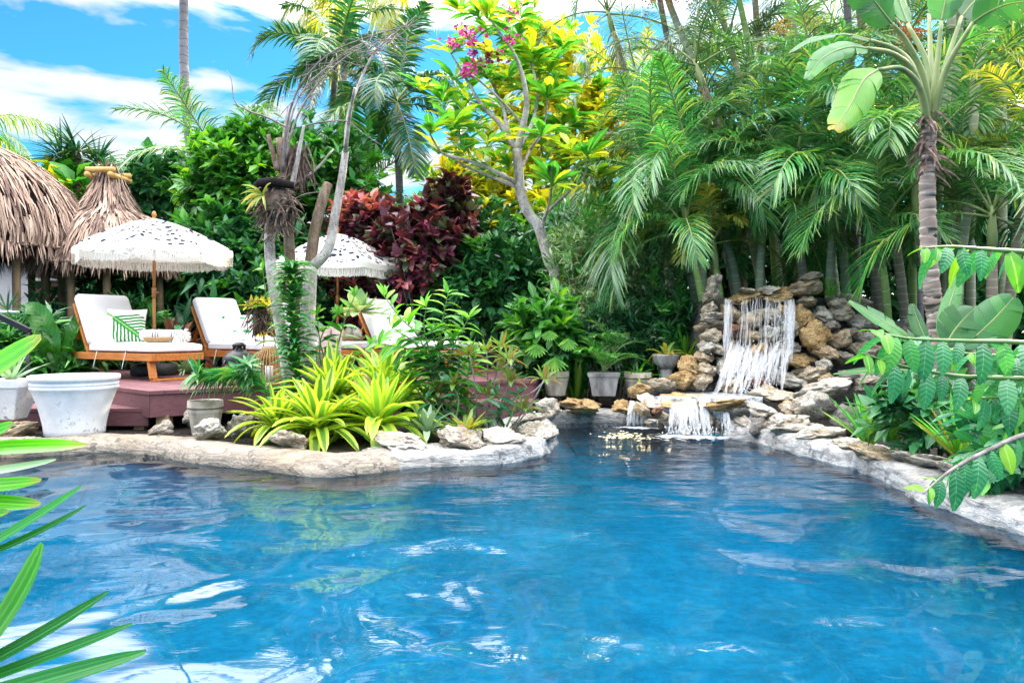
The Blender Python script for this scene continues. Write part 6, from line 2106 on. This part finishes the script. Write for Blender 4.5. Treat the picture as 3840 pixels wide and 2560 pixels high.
# ------------------------------------------------------------------ rosettes
def rosette(name, label, c, n, L, w, mat, cat, droop=(.6, 2.0), el=(.15, 1.5), group=None, shape=(.6, .9, 1, 1, 1, .9, .66, .08), fold=.22, parent=None, pname='leaf_rosette'):
    c = Vector(c)
    t = parent or thing(name, label, cat, c, 0, group)
    g = Geo()
    for k in range(n):
        f = (k + .5) / n
        a = k * 2.39996 + random.gauss(0, .15)
        e = el[0] + (el[1] - el[0]) * f + random.gauss(0, .08)
        d = Vector((math.cos(a) * math.cos(e), math.sin(a) * math.cos(e), math.sin(e)))
        l = L * random.uniform(.75, 1.15) * (1 - .25 * f)
        P = arc(c + Vector((d.x, d.y, 0)) * .025, d, l, random.uniform(*droop) * (1 - .35 * f), len(shape))
        ww = w * random.uniform(.8, 1.15)
        g.ribbon(P, [ww * s for s in shape], up=(0, 0, 1) if e < 1.2 else tuple(-Vector((math.cos(a), math.sin(a), -.3))), fold=fold)
    part(pname, g, mat, t)
    return t
vg = 'variegated clumps on the planted point'
for lab, px, py, Y, n, L, w in [('big variegated yellow edged clump at the front of the planted point, left of its middle', 1195, 1610, 6.35, 46, .66, .098), ('big variegated yellow edged clump at the front of the planted point, nearest its right end', 1420, 1600, 6.45, 48, .70, .100),
                                ('upright variegated clump at the back, below the dracaena column', 1250, 1500, 6.95, 40, .70, .100), ('upright variegated clump at the back, left of the tall leafy weed', 1440, 1490, 7.0, 38, .68, .098), ('smaller variegated clump drooping over the left rocks', 1040, 1600, 6.5, 34, .54, .074)]:
    c = W(px, py, Y); c.z = max(.10, c.z)
    rosette('variegated_bromeliad', lab, c, n, L, w, L_varieg, 'bromeliad', (.9, 2.4), (.2, 1.45), vg)
rosette('bromeliad', 'silvery green strap bromeliad between the variegated clump and the pitted capstone', W(1600, 1620, 6.35), 16, .33, .055, L_aloe, 'bromeliad', (.5, 1.6), (.4, 1.4))
rosette('bromeliad', 'small yellow bromeliad rosette on the mulch above the pitted capstone', W(1750, 1612, 6.35), 26, .27, .042, L_brom, 'bromeliad', (.3, 1.0), (.15, 1.0))
rosette('bromeliad', 'bronze tipped bromeliad behind the variegated clumps under the loungers', W(1530, 1480, 7.3), 20, .42, .08, L_bronze, 'bromeliad', (.3, .9), (.5, 1.5))
rosette('bromeliad', 'mottled upright bromeliad under the foot of the lounger with the pineapple basket', W(1420, 1440, 7.6), 16, .38, .075, L_bronze, 'bromeliad', (.3, .8), (.6, 1.5))
# bird's nest fern and aloe
c = W(215, 1395, 9.2); c.z = .45
t = thing('nest_fern', 'huge upright birds nest fern leaves between the house and the first lounger', 'fern', (c.x, c.y, .1))
g = Geo()
for tip, w, mid in [((95, 1135), .30, (170, 1180)), ((300, 1180), .26, (265, 1210)), ((350, 1290), .24, (300, 1270)), ((120, 1270), .2, (170, 1280)), ((255, 1290), .15, (252, 1340)), ((60, 1330), .16, (140, 1310)), ((330, 1360), .14, (280, 1340)), ((180, 1210), .22, (200, 1270))]:
    a = W(225, 1395, 9.25); q = W(mid[0], mid[1], 9.15); e = W(tip[0], tip[1], 9.15 + random.uniform(-.3, .3))
    P = bez(a, q, e, 12)
    P = [p + Vector((0, .02 * math.sin(i * 1.9), 0)) for i, p in enumerate(P)]
    g.ribbon(P, [w * f * (1 + .05 * math.sin(i * 2.3)) for i, f in enumerate((.12, .35, .6, .8, .92, 1, 1, .96, .86, .68, .42, .06))], up=(random.gauss(0, .25), -1, .35), fold=.16)
part('leaf_rosette', g, L_nest, t)
rosette('aloe', 'pale green aloe with pointed leaves in the left white planter', cpw + Vector((0, 0, (1570 - 1424) / FOC * 6.9)), 20, .36, .05, L_aloe, 'aloe', (.2, .8), (.5, 1.45), shape=(.9, 1, .95, .85, .65, .4, .2, .02))
rosette('agave', 'thin spiky dark agave in the white basin by the house wall', W(25, 1162, 9.8), 22, .42, .025, L_pand, 'agave', (.1, .3), (.3, 1.4), shape=(.9, 1, .95, .85, .65, .4, .2, .02))
c = W(662, 1290, 10.2)
rosette('cordyline', 'purple bronze cordyline between the first parasol pole and the second lounger', (c.x, c.y, .75), 46, .62, .10, L_purple, 'cordyline', (.4, 1.3), (.05, 1.45), shape=(.3, .6, .9, 1, .95, .8, .5, .05))
rosette('spider_lily', 'striped grass like clump under the second lounger', (W(700, 0, 9.9).x, 9.9, .5), 60, .40, .022, L_aloe, 'lily', (.9, 2.2), (.3, 1.4))
c = W(1345, 1170, 10.0)
rosette('rubber_plant', 'blue green rosette of big leaves behind the second parasol pole', c, 22, .40, .15, L_grey, 'shrub', (.3, 1.0), (.0, 1.3), shape=(.15, .5, .8, 1, 1, .9, .6, .1))
# hanging wire basket
c = W(982, 1165, 8.0)
t = thing('wire_basket', 'black wire basket of yellow bromeliads hanging beside the bare tree', 'hanging basket', c)
g = Geo()
for z, r in ((.10, .16), (.04, .155), (-.04, .13), (-.10, .08)):
    g.tube([c + Vector((r * math.cos(a), r * .8 * math.sin(a), z)) for a in [2 * PI * i / 24 for i in range(25)]], .004, 5)
for k in range(12):
    a = 2 * PI * k / 12
    g.tube([c + Vector((r * math.cos(a), r * .8 * math.sin(a), z)) for z, r in ((.10, .16), (.04, .155), (-.04, .13), (-.10, .08), (-.12, .0))], .003, 5)
g.tube([c + Vector((.12, 0, .1)), c + Vector((.10, .1, .5)), W(1035, 900, 7.6)], .003, 5)
part('wire_frame', g, m_blkm, t)
g = Geo()
for k in range(120):
    p = c + Vector((random.gauss(0, .06), random.gauss(0, .05), random.uniform(-.12, .02)))
    g.tube(arc(p, (random.gauss(0, .6), random.gauss(0, .6), -1), random.uniform(.1, .24), .4, 5), .005, 4)
part('root', g, B_root, t)
for k in range(4):
    rosette('', '', c + Vector((-.11 + .07 * k, random.uniform(-.05, .02), .04)), 16, .17, .035, L_brom, '', (.4, 1.4), (.2, 1.4), parent=t, pname='bromeliad')

# ------------------------------------------------------------------ weeds with leafy shoots
def shoots(name, label, cat, shoots_, size, tpl, mat, Y, spacing=.055, bark=None, foot=None, size_j=.2, hang=0.0, group=None, young=None, sr=.012):
    base = Vector(foot) if foot else Vector((W(shoots_[0][0][0], 0, Y).x, Y, .1))
    t = thing(name, label, cat, base, 0, group)
    gl, gy = Geo(), Geo()
    for pts in shoots_:
        P = smooth_path([W(p[0], p[1], p[2] if len(p) > 2 else Y) for p in pts], 10)
        g = Geo(); g.tube(P, [sr * (1 - .75 * i / len(P)) for i in range(len(P))], 6); part('stem', g, bark or B_green, t)
        L = [0]
        for i in range(1, len(P)): L.append(L[-1] + (P[i] - P[i - 1]).length)
        s = L[-1] * .18; k = 0
        pos, dr, nr, sc = [], [], [], []
        while s < L[-1]:
            i = max(j for j in range(len(L)) if L[j] <= s); i = min(i, len(P) - 2)
            p = P[i].lerp(P[i + 1], (s - L[i]) / max(1e-6, L[i + 1] - L[i])); ax = (P[i + 1] - P[i]).normalized()
            u = ax.cross(Vector((0, 0, 1)) if abs(ax.z) < .8 else Vector((0, -1, 0))).normalized(); v = u.cross(ax)
            a = (k % 2) * PI + random.gauss(0, .5)
            d = u * math.cos(a) + v * math.sin(a) * .8 + ax * random.uniform(.35, .8) + Vector((0, 0, -hang))
            pos.append(tuple(p)); dr.append(tuple(d)); nr.append((random.gauss(0, .25), -.25 + random.gauss(0, .25), 1)); sc.append(size * random.uniform(1 - size_j, 1 + size_j) * (1 - .35 * (s / L[-1]) ** 4))
            s += spacing * random.uniform(.8, 1.2); k += 1
        for _ in range(4):
            pos.append(tuple(P[-1])); dr.append((random.gauss(0, .6), random.gauss(0, .5), 1)); nr.append((random.gauss(0, .5), -.6, .6)); sc.append(size * .6)
        kk = int(len(pos) * .55) if young else len(pos)
        scatter(gl, tpl, np.array(pos[:kk]), np.array(dr[:kk]), np.array(nr[:kk]), np.array(sc[:kk]))
        if young: scatter(gy, tpl, np.array(pos[kk:]), np.array(dr[kk:]), np.array(nr[kk:]), np.array(sc[kk:]))
    part('foliage', gl, mat, t)
    if young: part('young_foliage', gy, young, t)
    return t
Tw = leaf_tpl(4, .30, .16, .55, 'ellip')
shoots('tall_weed', 'tall bright green leafy weed with long curved leaves in front of the furthest lounger', 'weed',
       [[(1650, 1600), (1640, 1480), (1600, 1330), (1560, 1250), (1500, 1190), (1440, 1110)], [(1650, 1590), (1640, 1450), (1650, 1300), (1660, 1200), (1680, 1100)], [(1640, 1500), (1600, 1380), (1530, 1310), (1420, 1290)], [(1650, 1480), (1690, 1330), (1720, 1260), (1760, 1190)],
        [(1645, 1450), (1610, 1320), (1590, 1220), (1600, 1150)], [(1655, 1560), (1740, 1430), (1780, 1340)], [(1650, 1560), (1560, 1440), (1480, 1390)], [(1640, 1400), (1560, 1290), (1470, 1230)], [(1650, 1600), (1700, 1520), (1750, 1480)], [(1650, 1580), (1590, 1500), (1540, 1420)], [(1640, 1480), (1640, 1340), (1620, 1240)], [(1650, 1520), (1720, 1380), (1700, 1270)], [(1650, 1590), (1600, 1540), (1550, 1530)]], .215, Tw, L_mid, 6.75, .034, young=L_bright)
shoots('tall_weed', 'weed with rounded yellow green leaves right of the bare tree trunks', 'weed',
       [[(1230, 1480), (1225, 1380), (1200, 1280), (1190, 1180)], [(1240, 1470), (1260, 1330), (1290, 1210), (1330, 1110)], [(1235, 1470), (1280, 1380), (1340, 1330), (1390, 1290)], [(1230, 1450), (1200, 1340), (1210, 1250), (1270, 1180)]], .17, leaf_tpl(4, .48, .14, .4, 'ellip'), L_mid, 7.25, .06, young=L_bright)
shoots('tall_weed', 'few round yellow green leaves on a thin stem left of the bare tree', 'weed', [[(1060, 1380), (1030, 1230), (1000, 1120), (985, 1010)]], .20, leaf_tpl(4, .5, .14, .4, 'ellip'), L_bright, 7.9, .1)
shoots('tall_weed', 'low dark broad leaved weed behind the capstones on the planted point', 'weed',
       [[(1700, 1610), (1720, 1500), (1690, 1430)], [(1720, 1610), (1790, 1520), (1860, 1480)], [(1740, 1610), (1650, 1550), (1600, 1500)], [(1750, 1610), (1800, 1570), (1870, 1560)], [(1900, 1600), (1930, 1530), (1940, 1480)]], .17, leaf_tpl(4, .36, .16, .5, 'ellip'), L_dark, 6.6, .045)
g0 = [(1825, 1320), (1760, 1385), (1905, 1345), (1700, 1440), (1915, 1425), (2040, 1420), (1830, 1480), (1965, 1530), (1760, 1330), (1880, 1300), (1740, 1500), (1640, 1470), (1870, 1390)]
t = thing('reddish_dracaena', 'reddish bronze leaf rosettes on crooked stems over the tip of the planted point', 'dracaena', (W(1830, 0, 6.75).x, 6.75, .1))
for i, (px, py) in enumerate(g0):
    c = W(px, py, 6.75 + random.uniform(-.25, .35))
    rosette('', '', c, 14, .20, .046, L_bronze, '', (.6, 1.5), (-.1, 1.4), parent=t, shape=(.3, .7, 1, .9, .6, .05))
    g = Geo(); f = Vector((W(1810 + (px - 1830) * .4, 0, 6.75).x, 6.75, .1)); g.tube(bez(f, f.lerp(c, .5) + Vector((random.gauss(0, .1), 0, -.05)), c, 10), [.011 - .0006 * k for k in range(10)], 6); part('stem', g, B_twig, t)
for pts in ([(1830, 1590), (1900, 1560), (1990, 1510), (2040, 1425)], [(1830, 1560), (1920, 1500), (1990, 1475), (2040, 1430)]):
    branch(pts, .01, .006, 6.7, t, B_twig, 'stem')
# plants in the pots by the far edge
def at(k, h): return potc[k] + Vector((0, 0, h))
t = thing('fan_palm', 'small fan palm with yellow green leaves in the brown round pot', 'palm', at('a', .22))
g = Geo()
for (px, py, sz, up_) in [(2080, 1340, .20, 0), (2010, 1290, .17, 0), (2130, 1270, .15, 0), (2060, 1240, .13, 0)]:
    e = W(px, py, 8.8); s_ = Geo(); s_.tube(bez(at('a', .22), at('a', .5), e, 8), .006, 5); part('petiole', s_, B_petiole, t)
    for k in range(9):
        a = -2.6 + k * .26 + PI / 2 * 0
        d = Vector((math.cos(a), -.3, math.sin(a)))
        g.ribbon(arc(e, d, sz, .25, 5), [.01, .03, .034, .026, .006], up=(0, -1, .3), fold=.3)
part('leaf_fan', g, L_bright, t)
def potpalm(label, c, n, L, mats):
    t = thing('parlour_palm', label, 'palm', c)
    fm = [frond_mesh('frond', L, a0, dr, 20, L * .36, .02, .3, .3, mats, seed=i + 71) for i, (a0, dr) in enumerate([(80, 70), (66, 95), (50, 100)])]
    for k in range(n):
        put('frond', fm[k % 3], t, (0, 0, 0), (0, 0, k * 2.4), random.uniform(.8, 1.1))
potpalm('small feathery palm in the grey square planter', at('b', .27), 8, .62, L_mid)
potpalm('low feathery palm behind the potted row between the grey planter and the fine bush', W(2300, 1330, 9.2), 7, .55, L_areca)
rosette('lily', 'drooping green strap plant in the round pot right of the square planter', at('c', .22), 20, .34, .03, L_strap, 'lily', (.8, 2.2), (.3, 1.3))
rosette('bromeliad', 'sparse plant with one yellow leaf hanging over the pedestal bowl', at('d', .32), 9, .34, .05, L_brom, 'bromeliad', (1.2, 2.6), (.4, 1.2))
rosette('lily', 'upright green strap plant in the shade left of the square planter', (W(2160, 0, 9.3).x, 9.3, .1), 22, .75, .05, L_strap, 'lily', (.1, .5), (1.0, 1.5))
rosette('lily', 'upright strap leaves left of the rock waterfall behind the pedestal bowl', W(2570, 1350, 9.2), 14, .5, .035, L_strap, 'lily', (.3, 1.0), (.8, 1.5))
rosette('reed', 'little reed tuft growing on top of the rock waterfall at its right shoulder', W(3110, 1110, 8.9), 34, .34, .014, L_strap, 'reed', (.8, 2.0), (.3, 1.4))

# ------------------------------------------------------------------ right bank
L_bopy = LM('paddle_leaf_yellow', [(0, (.08, .30, .04)), (1, (.14, .36, .05))], mid=(.5, .55, .2), mid_w=.03, trans=.4, rough=.35, veins=260, tip=(.45, .35, .05))
YB = 6.2
bp_ = thing('paddle_leaf_tree', 'tall paddle leaved bird of paradise tree with a shaggy trunk on the right', 'tree', (W(3520, 0, YB).x, YB, .1))
P = smooth_path([(W(3520, 0, YB).x, YB, .1), W(3515, 1260, YB), W(3495, 1100, YB), W(3480, 850, YB), W(3478, 620, YB), W(3485, 470, YB)], 30)
g = Geo(); g.tube([p + Vector((random.gauss(0, .003), random.gauss(0, .003), 0)) for p in P], [.072 * (1 - .22 * i / len(P)) * (1 + .10 * ((i * .37) % 1) ** 3 + random.gauss(0, .02)) for i in range(len(P))], 14); part('trunk', g, R_bop, bp_)
g = Geo()
for k in range(70):
    p = W(3478 + random.gauss(0, 14), random.uniform(400, 640), YB - .02)
    g.ribbon(arc(p, (random.gauss(0, .8), random.gauss(-.4, .5), -.6), random.uniform(.08, .28), .8, 5), [.02, .028, .02, .012, .003], up=(0, -1, 0), fold=.3)
part('dry_sheath', g, B_root, bp_)
PET = [([(3480, 480), (3452, 336), (3382, 259), (3292, 262)], [(3292, 262), (3240, 300), (3185, 400), (3128, 486)], 145, L_bopy, (-.3, -1, .25)),
       ([(3482, 470), (3431, 280), (3348, 203), (3250, 182)], [(3250, 182), (3180, 178), (3090, 215), (3026, 296)], 95, L_bop, (-.2, -1, .7)),
       ([(3484, 460), (3425, 262), (3361, 188), (3264, 152)], [(3264, 152), (3160, 128), (3040, 150), (2956, 200)], 80, L_bop, (-.1, -.45, 1)),
       ([(3486, 450), (3460, 280), (3395, 150), (3345, 90)], [(3345, 90), (3290, 20), (3230, -60), (3180, -130)], 165, L_bop, (.3, -1, -.2)),
       ([(3488, 440), (3475, 240), (3403, 90)], [(3403, 90), (3370, 0), (3340, -110), (3330, -220)], 150, L_bop, (.5, -1, 0)),
       ([(3490, 440), (3490, 240), (3484, 55)], [(3484, 55), (3486, -40), (3495, -150), (3500, -260)], 130, L_bop, (.8, -.8, 0)),
       ([(3492, 450), (3512, 260), (3530, 80)], [(3530, 80), (3550, -10), (3590, -110), (3630, -200)], 130, L_bop, (-.5, -1, 0)),
       ([(3494, 455), (3545, 250), (3606, 63)], [(3606, 63), (3650, 10), (3720, -50), (3800, -90)], 140, L_bop, (-.3, -1, -.3)),
       ([(3496, 460), (3548, 260), (3648, 85)], [(3648, 85), (3710, 45), (3790, 15), (3900, 0)], 150, L_bop, (-.3, -1, -.4))]
for i, (pp, lp_, w, mt, up_) in enumerate(PET):
    jy = (-.35, -.25, .1, -.15, .2, .35, .0, .2, -.3)[i]
    Pp = smooth_path([W(x, y, YB + jy * k / (len(pp) - 1)) for k, (x, y) in enumerate(pp)], 5)
    n = len(Pp); g = Geo(); g.tube(Pp, [.034 * (1 - .6 * k / n) for k in range(n)], 8)
    pet = part('petiole', g, B_petiole, bp_)
    Q = smooth_path([W(x, y, YB + jy * (1 + .3 * k)) for k, (x, y) in enumerate(lp_)], 10)
    m_ = len(Q); ww = w / FOC * YB
    g = Geo(); g.paddle(Q, [ww * (max(.05, math.sin(PI * min(1, .1 + .88 * (k / (m_ - 1)) ** .75)))) ** .55 * (1 + random.gauss(0, .03)) for k in range(m_)], up_, .5 if i == 0 else .3, .6 if i < 3 else .25)
    g.tube(Q, [.010 * (1 - .8 * k / m_) for k in range(m_)], 6, mi=1)
    part('leaf', g, [mt, B_petiole], bp_)
YQ = 5.7
t = thing('paddle_leaf_clump', 'low clump of broad blue green paddle leaves at the foot of the tall trunk', 'bird of paradise', (W(3520, 0, YQ).x, YQ, .1))
for a, q, e, w, up_ in [((3500, 1330), (3400, 1250), (3185, 1128), 95, (.2, -.8, .8)), ((3500, 1330), (3455, 1250), (3420, 1140), 85, (.3, -1, .2)), ((3520, 1330), (3545, 1180), (3596, 1035), 75, (-.8, -.8, .2)), ((3530, 1330), (3570, 1230), (3652, 1160), 150, (-.2, -1, .5)),
                        ((3560, 1340), (3700, 1240), (3800, 1115), 170, (-.3, -1, .5)), ((3480, 1400), (3350, 1370), (3125, 1402), 52, (0, -.4, 1)), ((3540, 1330), (3640, 1260), (3740, 1230), 110, (-.2, -.8, .8))]:
    jy = random.uniform(-.25, .25)
    P = bez(W(*a, YQ), W(*q, YQ + jy * .5), W(*e, YQ + jy), 24)
    g = Geo(); ww = w / FOC * YQ
    g.paddle(P, [ww * (.05 if k < 5 else max(.05, math.sin(PI * min(1, .08 + .9 * ((k - 5) / 18) ** .8))) ** .6) for k in range(24)], up_, .3, .12)
    g.tube(P, [.009 * (1 - .8 * k / 24) for k in range(24)], 6, mi=1)
    part('leaf', g, [L_bop, B_petiole], t)
for lab, px, py, Y, n, L, mat in [('bright green strap leaf clump with dry tips behind the right wall, nearer the waterfall', 3262, 1668, 5.75, 34, .50, L_strap), ('grassy strap clump right beside the clump with dry tips', 3345, 1665, 5.6, 26, .36, L_strap),
                                  ('tall upright strap leaf clump at the right, under the hanging branches', 3600, 1715, 4.75, 26, .44, L_strap)]:
    c = W(px, py, Y); c.z = max(.1, c.z)
    rosette('strap_lily', lab, c, n, L, .034, mat, 'lily', (.1, .8), (.75, 1.5))
g = Geo()
for a, q, e in [((3600, 1720), (3510, 1640), (3415, 1562)), ((3600, 1720), (3540, 1600), (3490, 1530)), ((3590, 1715), (3640, 1640), (3675, 1560))]:
    g.ribbon(bez(W(*a, 4.75), W(*q, 4.7), W(*e, 4.6), 9), [.02, .03, .034, .036, .034, .03, .022, .012, .002], up=(.2, -1, .3), fold=.2)
solo('strap_lily', g, L_brom, 'three long yellowing strap leaves leaning out of the tall upright clump', 'lily', base=tuple(W(3600, 1720, 4.75)))
bush('shrub', 'dark low shrub in the shade under the hanging branches on the right bank', W(3560, 1560, 5.3), (.55, .3, .28), L_dark, T_ell2, 120, 8, .14)
bush('shrub', 'dark leafy mass at the right edge behind the lowest hanging branch', W(3800, 1620, 4.3), (.32, .3, .32), L_hang, T_ell, 70, 8, .15)

# branches with hanging leaves reaching in from the right
root = Vector((3.05, 4.1, .1))
t = thing('hanging_leaf_bush', 'near bush at the right edge with long branches of drooping blue green leaves', 'shrub', root)
Th = leaf_tpl(6, .46, .10, .42, 'ellip')
BR = [([(3990, 1310, 3.7), (3840, 1285, 3.55), (3600, 1278, 3.4), (3400, 1268, 3.3), (3262, 1238, 3.25)], .19, 17), ([(3990, 1440, 3.7), (3840, 1420, 3.5), (3600, 1410, 3.4), (3400, 1375, 3.3), (3232, 1325, 3.2)], .18, 17), ([(4000, 960, 3.6), (3840, 945, 3.45), (3700, 935, 3.35), (3560, 925, 3.3), (3460, 930, 3.25)], .185, 13),
      ([(4000, 1600, 3.5), (3840, 1630, 3.3), (3700, 1690, 3.2), (3570, 1760, 3.1), (3460, 1850, 3.05)], .17, 15), ([(3990, 1500, 3.8), (3850, 1500, 3.6), (3720, 1490, 3.5), (3620, 1500, 3.4)], .17, 11), ([(4000, 1350, 3.9), (3850, 1340, 3.75), (3700, 1330, 3.65), (3560, 1320, 3.55)], .18, 10), ([(4000, 1580, 3.9), (3880, 1570, 3.7), (3780, 1600, 3.6)], .17, 8)]
gl, gy = Geo(), Geo()
for bi, (pts, sz, nl) in enumerate(BR):
    sz *= .98; nl = int(nl * 1.5)
    P = smooth_path([root.lerp(W(*pts[0]), .0) * 1, root.lerp(W(*pts[0]), .7) + Vector((.1, 0, .1))] + [W(*p) for p in pts], 8)
    n = len(P); g = Geo(); g.tube(P, [.02 * (1 - .82 * k / n) for k in range(n)], 7); part('branch', g, B_green if bi != 3 else B_twig, t)
    st_ = 16
    for k in range(nl):
        f = st_ + (n - 1 - st_) * (k + .5) / nl + random.gauss(0, .25);  f = min(max(f, 1), n - 1.01); i = min(n - 2, int(f)); p = P[i].lerp(P[i + 1], f - i); ax = (P[i + 1] - P[i]).normalized()
        sd = ax.cross(Vector((0, 0, 1))).normalized() * (1 if k % 2 else -1)
        young = k > nl - 4
        near = sd.y < 0
        d = sd * (.55 if near else .75) + ax * random.uniform(.25, .6) + Vector((0, 0, -(1.0 if near else .55) + (.7 if young else 0) + random.gauss(0, .25)))
        nrm = Vector((0, 0, 1)) + sd * .55 * 1 + Vector((random.gauss(0, .45), -.25 + random.gauss(0, .3), 0))
        s_ = sz * random.uniform(.62, 1.08) * (.6 if young else 1)
        scatter(gy if young or random.random() < .12 else gl, Th, np.array([tuple(p)]), np.array([tuple(d)]), np.array([tuple(nrm)]), np.array([s_]))
part('foliage', gl, L_hang, t)
part('young_foliage', gy, L_bright, t)

# ------------------------------------------------------------------ near left fan palm
root = Vector((-1.95, 1.75, .1))
t = thing('lady_palm', 'near fan palm at the left edge, long green blades crossing the water', 'palm', root)
g = Geo(); g.tube([root, root + Vector((.05, -.02, .5)), root + Vector((.1, -.05, .95))], .018, 8); part('stem', g, B_twig, t)
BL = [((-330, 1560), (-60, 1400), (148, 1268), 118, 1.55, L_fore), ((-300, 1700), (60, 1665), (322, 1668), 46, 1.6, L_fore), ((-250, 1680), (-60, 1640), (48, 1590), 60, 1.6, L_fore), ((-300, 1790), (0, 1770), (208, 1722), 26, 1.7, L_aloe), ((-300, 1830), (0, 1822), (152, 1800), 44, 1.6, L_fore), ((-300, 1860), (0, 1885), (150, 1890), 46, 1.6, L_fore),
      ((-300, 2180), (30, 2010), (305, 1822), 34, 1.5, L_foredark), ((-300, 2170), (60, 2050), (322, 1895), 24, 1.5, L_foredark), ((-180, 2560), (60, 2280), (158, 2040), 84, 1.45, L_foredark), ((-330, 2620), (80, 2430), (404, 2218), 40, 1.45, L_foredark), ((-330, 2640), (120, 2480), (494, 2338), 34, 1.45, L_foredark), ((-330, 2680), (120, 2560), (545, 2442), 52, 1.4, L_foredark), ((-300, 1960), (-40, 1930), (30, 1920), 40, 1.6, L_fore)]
for a, q, e, w, Y, mt in BL:
    P = bez(W(*a, Y + .12), W(*q, Y), W(*e, Y - .05), 12)
    ww = w / FOC * Y * 1.45
    g = Geo(); g.ribbon(P, [ww * f for f in (.45, .7, .88, .96, 1, 1, 1, .97, .9, .78, .58, .22)], up=(.1, -.75, .65), fold=.22)
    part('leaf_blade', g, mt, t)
for (x, y) in ((-320, 1700), (-320, 2200), (-330, 2640)):
    e = W(x, y, 1.62); g = Geo(); g.tube(bez(root + Vector((.08, -.04, .6)), root.lerp(e, .6) + Vector((0, 0, .25)), e, 10), .008, 6); part('petiole', g, B_petiole, t)
